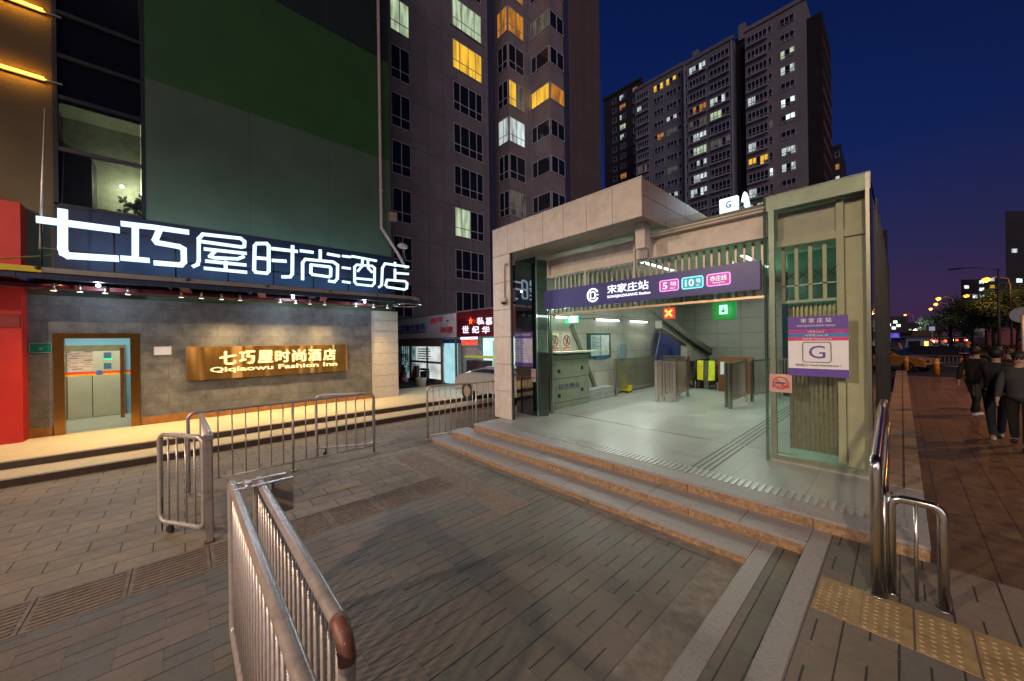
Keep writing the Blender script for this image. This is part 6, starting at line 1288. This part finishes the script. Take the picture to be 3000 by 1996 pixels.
# orange bollards with a rail barrier behind them
bo = None
for k, (u_, v_) in enumerate(((2655, 1086), (2744, 1098), (2820, 1098))):
    p_ = onZ(u_, v_, EZ)
    if bo is None:
        bo = thing('bollard', 'x', 'bollard', (0, 0, 0), 'orange bollards at the end of the pavement')
        MB().tube([(0, 0, 0), (0, 0, 0.78), (0, 0, 0.84)], [0.11, 0.11, 0.07], 14).build('post', mat('orange_bollard', (0.55, 0.22, 0.02), 0.5), bo); MB().tube([(0, 0, 0.55), (0, 0, 0.65)], 0.113, 14).build('reflective_band', mat('pale_band', (0.6, 0.5, 0.3), 0.3), bo); o = bo
    else: o = copy_tree(bo)
    o.location = (p_.x, p_.y, EZ); o['label'] = ['orange bollard nearest the station side wall', 'orange bollard in the middle of the pavement end', 'orange bollard partly behind the standing person'][k]
p0 = onZ(2680, 1082, 0.0); p1 = onZ(2830, 1090, 0.0)
barrier('guard_rail', 'low pale guard rail crossing the avenue behind the orange bollards', (p0.x, p0.y), (p1.x, p1.y), 0.95, 0.3, 12, r=0.03, rb=0.012, mid=0.5, rc=0.1)
# street lamps
SOD = emi('sodium_lamp', (1.0, 0.36, 0.04), 3.2)
lm = None
for k, (u_, c_, l_) in enumerate(((2891, 43.7, 'largest sodium street lamp above the dark trees'), (2833, 62, 'sodium street lamp just above the tree tops'), (2751, 66, 'highest of the three close sodium lamps over the avenue'), (2743, 78, 'middle of the three close sodium lamps over the avenue'), (2728, 92, 'lowest of the three close sodium lamps over the avenue'), (2653, 118, 'lone sodium street lamp left of the signpost'), (2586, 130, 'sodium street lamp glimpsed at the station side wall'))):
    p_ = atc(u_, c_, 0)
    if lm is None:
        lm = thing('street_lamp', 'x', 'street lamp', (0, 0, 0), 'sodium street lamps along the avenue')
        MB().tube([(1.9, 0, 0), (1.9, 0, 8.0), (1.7, 0, 8.9), (0.9, 0, 9.2), (0.3, 0, 9.15)], [0.11, 0.07, 0.05, 0.045, 0.04], 8).build('pole', mat('lamp_pole', (0.12, 0.10, 0.09), 0.5, 0.3), lm)
        hd = MB().box(-0.35, 0.35, -0.16, 0.16, 9.06, 9.22, 0.05).build('lamp_head', DARKM, lm); MB().ball((0, 0, 8.90), 0.33, 2, (1.05, 1.05, 0.95)).build('lamp_glass', SOD, hd); o = lm
        light('POINT', (0, 0, 8.4), 500, (1.0, 0.42, 0.08), 0.15, lm, name='sodium_glow')
    else: o = copy_tree(lm)
    o.location = tuple(p_); o['label'] = l_; o.rotation_euler = (0, 0, 0.25)
def mast(label, u_, c_, h, heads):
    p_ = atc(u_, c_, 0); t = thing('lamp_mast', label, 'street lamp', tuple(p_))
    MB().tube([(0, 0, 0), (0, 0, h)], [0.10, 0.05], 8).build('pole', mat('lamp_pole', (0.12, 0.10, 0.09)), t)
    for dx, lit in heads:
        MB().tube([(0, 0, h - 0.1), (dx * 0.5, 0, h + 0.25), (dx, 0, h + 0.3)], 0.04, 6).build('arm', mat('lamp_pole', (0.12, 0.10, 0.09)), t); MB().box(dx - 0.5, dx + 0.2, -0.12, 0.12, h + 0.24, h + 0.34, 0.03).build('lamp_head', emi('white_bulb', (0.85, 1.0, 0.95), 18) if lit else DARKM, t)
    return t
mast('tall unlit lamp mast with a long arm against the violet sky', 2927, 27, 7.2, ((-1.9, False),))
p_ = atc(2682, 55, 0); wl = thing('park_lamp', 'cool white lamp shining beyond the kiosk roof', 'street lamp', tuple(p_)); MB().tube([(0, 0, 0), (0, 0, 2.85)], 0.05, 8).build('pole', DARKM, wl); MB().ball((0, 0, 3.0), 0.16, 2).build('globe', emi('white_globe', (0.9, 1.0, 1.0), 30), wl); light('POINT', (0, 0, 3.4), 200, (0.9, 1, 1), 0.2, wl, name='globe_glow')
p_ = atc(2731, 45, 0); sp_ = thing('signpost', 'tall pale signpost with a small white-blue board beside the trees', 'sign', tuple(p_)); MB().tube([(0, 0, 0), (0, 0, 3.4)], 0.04, 8).build('pole', mat('pale_band', (0.6, 0.5, 0.3)), sp_); MB().bar((-0.24, -0.05, 3.05), (0.24, -0.05, 3.05), 0.04, 0.5).build('board', emi('pale_sign', (0.5, 0.55, 0.8), 0.5), sp_)
p_ = atc(2996, 12, 0); rsn = thing('round_sign', 'pale round traffic sign seen from behind at the right edge', 'sign', tuple(p_)); d_ = Vector((-p_.y, p_.x, 0)).normalized(); n_ = Vector((p_.x, p_.y, 0)).normalized()
MB().tube([tuple(n_ * -0.015 + Vector((0, 0, 2.92))), tuple(n_ * 0.015 + Vector((0, 0, 2.92)))], 0.26, 24).build('disc', mat('grey_sign_back', (0.35, 0.36, 0.42), 0.5, 0.3), rsn); MB().tube([(0, 0, 0), (0, 0, 2.9)], 0.035, 8).build('pole', mat('grey_sign_back', (0.35, 0.36, 0.42)), rsn)
# kiosk with purple panel, awning roof; three-wheeler
p_ = atc(2602, 36, 0); ki = thing('bus_shelter', 'dark roofed shelter with a glowing violet side panel beyond the station', 'shelter', tuple(p_), rz=TH)
MB().box(-1.4, 1.2, -0.8, 0.8, 2.55, 2.75, 0.03).build('roof', mat('dark_roof', (0.05, 0.04, 0.05), 0.6), ki); MB().box(-0.25, 0.55, -0.55, -0.45, 0.25, 2.5).build('lit_panel', emi('violet_panel', (0.16, 0.12, 0.75), 0.75, var=0.5, scale=2), ki)
for x in (-1.3, 1.1): MB().box(x - 0.05, x + 0.05, -0.05, 0.05, 0, 2.55).build('post', DARKM, ki)
MB().prism([(1.3, -0.9, 2.2), (3.3, -0.9, 2.2), (2.9, -0.9, 2.75), (1.6, -0.9, 2.75)], (0, 1.6, 0)).build('awning', mat('brown_awning', (0.12, 0.06, 0.035), 0.7), ki)
p_ = atc(2668, 30, 0); tw = thing('three_wheeler', 'small grey three-wheeled cab with a warm lit rear window', 'vehicle', tuple(p_), rz=TH)
MB().prism([(-1.1, -0.6, 0.4), (1.2, -0.6, 0.4), (1.2, -0.6, 1.2), (0.9, -0.6, 2.0), (-1.0, -0.6, 2.0), (-1.15, -0.6, 1.2)], (0, 1.2, 0)).build('cab', mat('grey_cab', (0.25, 0.30, 0.32), 0.4), tw); MB().box(-0.9, 0.1, -0.62, -0.601, 1.2, 1.8).build('side_window', mat('car_glass', (0.02, 0.025, 0.03)), tw); MB().box(0.45, 0.75, -0.63, -0.601, 0.95, 1.75).build('lit_window', emi('warm_lamp', (1.0, 0.6, 0.1), 2.5), tw); MB().box(-1.2, 1.3, -0.7, 0.7, 2.0, 2.08).build('roof', mat('violet_roof', (0.12, 0.10, 0.2), 0.5), tw)
for x, y in ((-0.8, -0.55), (-0.8, 0.55), (0.95, 0)): wheel(tw, x, y, 0.25, 0.12)
# median fence: white pickets far across the avenue
p0 = atc(2750, 120, 0); p1 = atc(2998, 100, 0); mf = wth('median_fence', 'white picket median fence across the avenue beyond the cars', 'fence')
b = MB()
for k in range(70): q = p0.lerp(p1, k / 69); b.box(q.x - 0.1, q.x + 0.1, q.y - 0.02, q.y + 0.02, 0.1, 1.35)
b.bar((p0.x, p0.y, 1.2), (p1.x, p1.y, 1.2), 0.06).bar((p0.x, p0.y, 0.35), (p1.x, p1.y, 0.35), 0.06).build('pickets', mat('white_picket', (0.6, 0.6, 0.6), 0.5), mf)
p_ = atc(2860, 46, 0); b = MB(); rnd = random.Random(8)
for k in range(2600):
    q = Vector((rnd.uniform(-14, 12), rnd.uniform(-1.2, 1.2), rnd.uniform(0.05, 0.8))); a = rnd.uniform(0, 6.28); d = Vector((math.cos(a), math.sin(a), rnd.uniform(-0.5, 1))) * 0.16; e = d.cross(Vector((rnd.random(), rnd.random(), rnd.random()))).normalized() * 0.07
    b.quad([q, q + d + e, q + d * 1.8, q + d - e])
hg = b.build('hedge', mat('hedge_leaf', (0.03, 0.07, 0.02), 0.6, 0, 0.5, 3), recalc=False); hg.location = (p_.x, p_.y, 0); hg.rotation_euler = (0, 0, math.radians(15)); tag(hg, 'low clipped hedge along the middle of the avenue', 'hedge')
# ------------------------------------------------------------------ trees
LEAF = mat('street_tree_leaf', (0.045, 0.085, 0.03), 0.55, 0, 0.6, 1.3)
def tree_mesh(seed, H=7.5, R=3.0):
    rnd = random.Random(seed); tr = MB(); lf = MB()
    tr.tube([(0, 0, 0), (0.08, 0.05, H * 0.25), (0.0, 0.1, H * 0.45), (0.1, 0, H * 0.75)], [0.2, 0.15, 0.12, 0.05], 8)
    cl = []
    for k in range(15):
        a = rnd.uniform(0, 6.28); z0 = H * rnd.uniform(0.28, 0.5); rr = R * rnd.uniform(0.4, 0.95); z1 = H * rnd.uniform(0.42, 0.93)
        e = Vector((rr * math.cos(a), rr * math.sin(a), z1)) * 1.0
        if z1 > H * 0.75: e.x *= 0.6; e.y *= 0.6
        tr.tube([(0, 0, z0), tuple(Vector((0, 0, z0)).lerp(e, 0.5) + Vector((0, 0, 0.2))), tuple(e)], [0.07, 0.045, 0.015], 5); cl.append((e, rnd.uniform(0.8, 1.35)))
    for e, s_ in cl:
        for k in range(430):
            v = Vector((rnd.gauss(0, 1), rnd.gauss(0, 1), rnd.gauss(0, 0.75))).normalized() * s_ * (rnd.random() ** 0.45); q = e + v
            d = Vector((rnd.uniform(-1, 1), rnd.uniform(-1, 1), rnd.uniform(-1, 0.6))).normalized() * 0.10; w2 = d.cross(Vector((rnd.random(), rnd.random(), rnd.random()))).normalized() * 0.055
            lf.quad([q, q + d + w2, q + d * 2, q + d - w2])
    return tr, lf
TLAB = ['leftmost dark street tree right of the violet sky', 'second dark street tree beyond the headlights', 'third dark street tree beneath the largest sodium lamp', 'rightmost dark street tree cut by the picture edge', 'small dark tree behind the left end of the tree row']
base = None; bt = []
for s_ in (1, 2):
    t = thing('street_tree', 'x', 'tree', (0, 0, 0), 'street trees along the avenue'); a_, l_ = tree_mesh(s_); a_.build('trunk', mat('bark', (0.08, 0.06, 0.045), 0.9, 0, 0.3, 8, 0.5, 30), t); l_.build('crown', LEAF, t, recalc=False); bt.append(t)
for k, (u_, c_, s_) in enumerate(((2785, 52, 0.86), (2850, 50, 1.0), (2915, 46, 1.05), (2985, 44, 1.1), (2752, 70, 0.8))):
    t = bt[k] if k < 2 else copy_tree(bt[k % 2]); t.location = tuple(atc(u_, c_, 0)); t.scale = (s_ * 1.15, s_ * 1.15, s_); t.rotation_euler = (0, 0, k * 1.3); t['label'] = TLAB[k]
# far buildings on the right
def farb(label, u0, u1, v, c_, lits=()):
    t = wth('distant_building', label, 'building'); p0 = atc(u0, c_, 0); p1 = atc(u1, c_, 0); zt = CH + (998 - v) * c_ / FPX - 0; d = (p1 - p0); n = Vector((p0.x, p0.y, 0)).normalized() * 14
    MB().prism([p0, p1, p1 + n, p0 + n], (0, 0, zt)).build('wall', FARD, t)
    nn = n.normalized()
    for a_, z_, m_ in lits: q = p0 + d * a_ + Vector((0, 0, z_)) - nn * 0.1; MB().bar(q - d.normalized() * 0.9, q + d.normalized() * 0.9, 0.1, 1.3).build('lit_window', LIT[m_], t)
    return t
farb('dark low block with columns of lit windows above the dark trees', 2818, 2952, 838, 150, [(0.12, 22, 'b'), (0.45, 24, 'b'), (0.45, 21, 'b'), (0.45, 18, 'w'), (0.68, 22, 'y'), (0.68, 19, 'g'), (0.68, 25, 'w'), (0.3, 18, 'b')])
farb('tall dark tower cut by the right edge of the picture', 2950, 3080, 640, 120, [(0.3, 20, 'b'), (0.2, 30, 'w')])
farb('slim dark tower directly beyond the station side wall', 2574, 2604, 690, 170, [(0.6, 30, 'd')])
farb('far low skyline block closing the avenue left of the signpost', 2604, 2730, 962, 260, [(0.2, 6, 'b'), (0.5, 6, 'g'), (0.3, 8, 'w')])
lw = atc(2590, 90, 0); t = thing('lit_facade', 'small cluster of bright white windows left of the lone sodium lamp', 'building', tuple(lw), rz=TH)
MB().box(-3, 6, 0, 2, 0, 7.0).build('wall', FARD, t)
for x, z_ in ((-2.2, 5.0), (-0.6, 5.2), (0.8, 4.6), (2.4, 5.3), (3.2, 4.4), (2.0, 3.8)): MB().box(x, x + 0.9, -0.06, -0.01, z_, z_ + 0.6).build('lit_window', emi('facade_bright', (0.75, 1.0, 0.8), 3.0), t)

# ================================================================== PEOPLE
def skinned(name, verts, edges, radii, m_, parent, root=0, lv=1):
    me = bpy.data.meshes.new(name + '_cage'); me.from_pydata(verts, edges, [])
    o = bpy.data.objects.new(name + '_cage', me); COL.objects.link(o)
    sk_ = o.modifiers.new('s', 'SKIN'); sk_.use_smooth_shade = True
    for i, r in enumerate(radii):
        v = me.skin_vertices[0].data[i] if me.skin_vertices else None
        rr = r if isinstance(r, tuple) else (r, r); v.radius = rr; v.use_root = (i == root)
    sb_ = o.modifiers.new('d', 'SUBSURF'); sb_.levels = lv; sb_.render_levels = lv
    bpy.context.view_layer.update()
    m2 = bpy.data.meshes.new_from_object(o.evaluated_get(bpy.context.evaluated_depsgraph_get())); bpy.data.objects.remove(o); bpy.data.meshes.remove(me)
    m2.name = name; m2.materials.clear(); m2.materials.append(m_)
    for p in m2.polygons: p.use_smooth = True
    q = bpy.data.objects.new(name, m2); COL.objects.link(q); q.parent = parent; return q
def person(label, loc, rz, top_m, leg_m, shoe_m, hair_m, step=0.25, arm=0.22, H=1.0, bag=None, bent=False):
    t = thing('person', label, 'person', loc, None, rz); S = H
    V = []; E_ = []; R = []
    def add(p, r, pa=None):
        V.append((p[0] * S, p[1] * S, p[2] * S)); R.append(r if isinstance(r, tuple) else r); i = len(V) - 1
        if pa is not None: E_.append((pa, i))
        return i
    pel = add((0, 0, 0.94), 0.12); sp1 = add((0, 0.0, 1.12), 0.11, pel); ch_ = add((0, 0.01, 1.33), 0.125, sp1); nk = add((0, 0.02, 1.46), 0.05, ch_)
    hb = add((0, 0.035, 1.54), 0.062, nk); hm = add((0, 0.04, 1.61), 0.085, hb); add((0, 0.035, 1.70), 0.062, hm)
    J = {}
    for s_ in (-1, 1):
        a = arm * s_; sh = add((0.16 * s_, 0.0, 1.40), 0.052, ch_)
        el = add((0.21 * s_, -0.02 + a * 0.45, 1.13), 0.040, sh)
        wr = add((0.21 * s_, 0.06 + a, 0.90) if not bent else (0.13 * s_, 0.24, 1.15), 0.027, el)
        d = Vector(V[wr]) - Vector(V[el]); d.normalize(); pw = Vector(V[wr]) / S
        pm = add(tuple(pw + d * 0.055), 0.030, wr)
        for f in range(4):
            off = Vector((0.0, (f - 1.5) * 0.018, 0)); b0 = add(tuple(pw + d * 0.095 + off), 0.010, pm); L_ = (0.035, 0.042, 0.040, 0.030)[f]
            b1 = add(tuple(pw + d * (0.095 + L_) + off + Vector((-0.008 * s_, 0, 0))), 0.009, b0); add(tuple(pw + d * (0.09 + L_ * 1.75) + off + Vector((-0.022 * s_, 0, 0))), 0.008, b1)
        th_ = add(tuple(pw + d * 0.06 + Vector((0, 0.035, 0))), 0.010, pm); add(tuple(pw + d * 0.095 + Vector((-0.01 * s_, 0.05, 0))), 0.009, th_)
        g = -step * s_; hp = add((0.09 * s_, 0, 0.88), 0.085, pel)
        kn = add((0.095 * s_, g * 0.55 + 0.03, 0.49), 0.055, hp); an = add((0.095 * s_, g, 0.09 if g > 0 else 0.13), 0.036, kn); add((0.10 * s_, g + 0.13, 0.045 if g > 0 else 0.05), 0.032, an)
        J[s_] = (sh, el, wr, hp, kn, an)
    skinned('body', V, E_, R, SKIN, t)
    v = lambda i: V[i]
    # jacket
    vv = [(0, 0, 0.80 * S), v(sp1), v(ch_), (0, 0.015 * S, 1.44 * S)]; ee = [(0, 1), (1, 2), (2, 3)]; rr = [(0.175, 0.15), (0.17, 0.14), (0.185, 0.15), 0.085]
    for s_ in (-1, 1):
        k = len(vv); sh, el, wr = J[s_][:3]; vv += [v(sh), v(el), v(wr)]; ee += [(2, k), (k, k + 1), (k + 1, k + 2)]; rr += [0.070, 0.056, 0.044]
    skinned('jacket', vv, ee, rr, top_m, t, 0)
    vv = [(0, 0, 1.04 * S)]; ee = []; rr = [(0.165, 0.14)]
    for s_ in (-1, 1):
        k = len(vv); hp, kn, an = J[s_][3:]; vv += [v(hp), v(kn), v(an)]; ee += [(0, k), (k, k + 1), (k + 1, k + 2)]; rr += [0.098, 0.070, 0.056]
    skinned('trousers', vv, ee, rr, leg_m, t, 0)
    for s_ in (-1, 1):
        an = Vector(v(J[s_][5])); MB().ball(tuple(an + Vector((0.0, 0.06, -0.045 * S))), 0.062, 2, (0.75, 2.1, 0.72)).build('shoe', shoe_m, t)
    MB().ball((0, 0.012 * S, 1.645 * S), 0.108 * S, 2, (0.93, 1.0, 1.05)).build('hair', hair_m, t)
    MB().ball((-0.032 * S, 0.118 * S, 1.615 * S), 0.011, 1).build('eye', INK, t); MB().ball((0.032 * S, 0.118 * S, 1.615 * S), 0.011, 1).build('eye', INK, t)
    MB().prism([(-0.012, 0.115 * S, 1.58 * S), (0.012, 0.115 * S, 1.58 * S), (0, 0.112 * S, 1.615 * S)], (0, 0.02, -0.002)).build('nose', SKIN, t)
    MB().box(-0.022, 0.022, 0.112 * S, 0.122 * S, 1.548 * S, 1.554 * S).build('mouth', REDP, t)
    if bag:
        bp = wth('shoulder_bag', bag, 'bag'); bp.location = loc; bp.rotation_euler = (0, 0, rz)
        MB().box(-0.30, -0.20, -0.16, 0.14, 0.82, 1.08, 0.03).build('pouch', DARKM, bp); MB().tube([(-0.25, 0, 1.08), (-0.10, 0.02, 1.47), (0.05, 0.05, 1.42)], 0.012, 5).build('strap', DARKM, bp)
    return t
BK = mat('black_cloth', (0.012, 0.012, 0.014), 0.85); GY = mat('charcoal_cloth', (0.035, 0.033, 0.036), 0.85); BLc = mat('blue_cloth', (0.03, 0.05, 0.14), 0.8); RDc = mat('rust_cloth', (0.25, 0.06, 0.02), 0.8); JN = mat('dark_denim', (0.02, 0.025, 0.045), 0.85); HR = mat('black_hair', (0.01, 0.008, 0.008), 0.6); WSH = mat('white_shoe', (0.55, 0.58, 0.6), 0.6); OR = mat('orange_cap', (0.5, 0.14, 0.03), 0.6)
def pz(u, v): p = onZ(u, v, EZ); return (p.x, p.y, EZ)
def pat(u, c): p = atc(u, c, EZ); return tuple(p)
away = -0.25
person('person in black with pale shoes walking away, leftmost of the dark group', pat(2855, 8.9), away - 0.35, BK, BK, WSH, HR, 0.24, 0.2)
person('person in a black coat and white shoes in the middle of the dark group', pat(2918, 6.9), away + 0.3, BK, JN, WSH, HR, -0.32, -0.28, 1.03, bag='black shoulder bag on the person in the middle of the group')
person('person in dark brown jacket and hood-length hair beyond the dark group', pat(2958, 9.6), 2.2, mat('brown_cloth', (0.06, 0.04, 0.03), 0.85), JN, BK, mat('brown_hair', (0.04, 0.02, 0.012), 0.6), 0.12, 0.08, 0.94)
person('person in charcoal cut by the right edge, nearest of the group', pat(2988, 6.4), 2.9, GY, BK, BK, HR, 0.25, 0.22, 1.0)
person('person in blue jacket and orange cap by the right orange bollard', pat(2836, 17.5), 2.4, BLc, RDc, BK, OR, 0.1, 0.1, 0.98, bent=True)
person('distant person in rust-coloured jacket at the far right', pat(2990, 22), 2.6, RDc, JN, BK, HR, 0.2, 0.15)
person('distant person in pale pink top beside the taxi', pat(2636, 24), 1.5, mat('pink_cloth', (0.5, 0.25, 0.28), 0.8), JN, BK, HR, 0.1, 0.1)
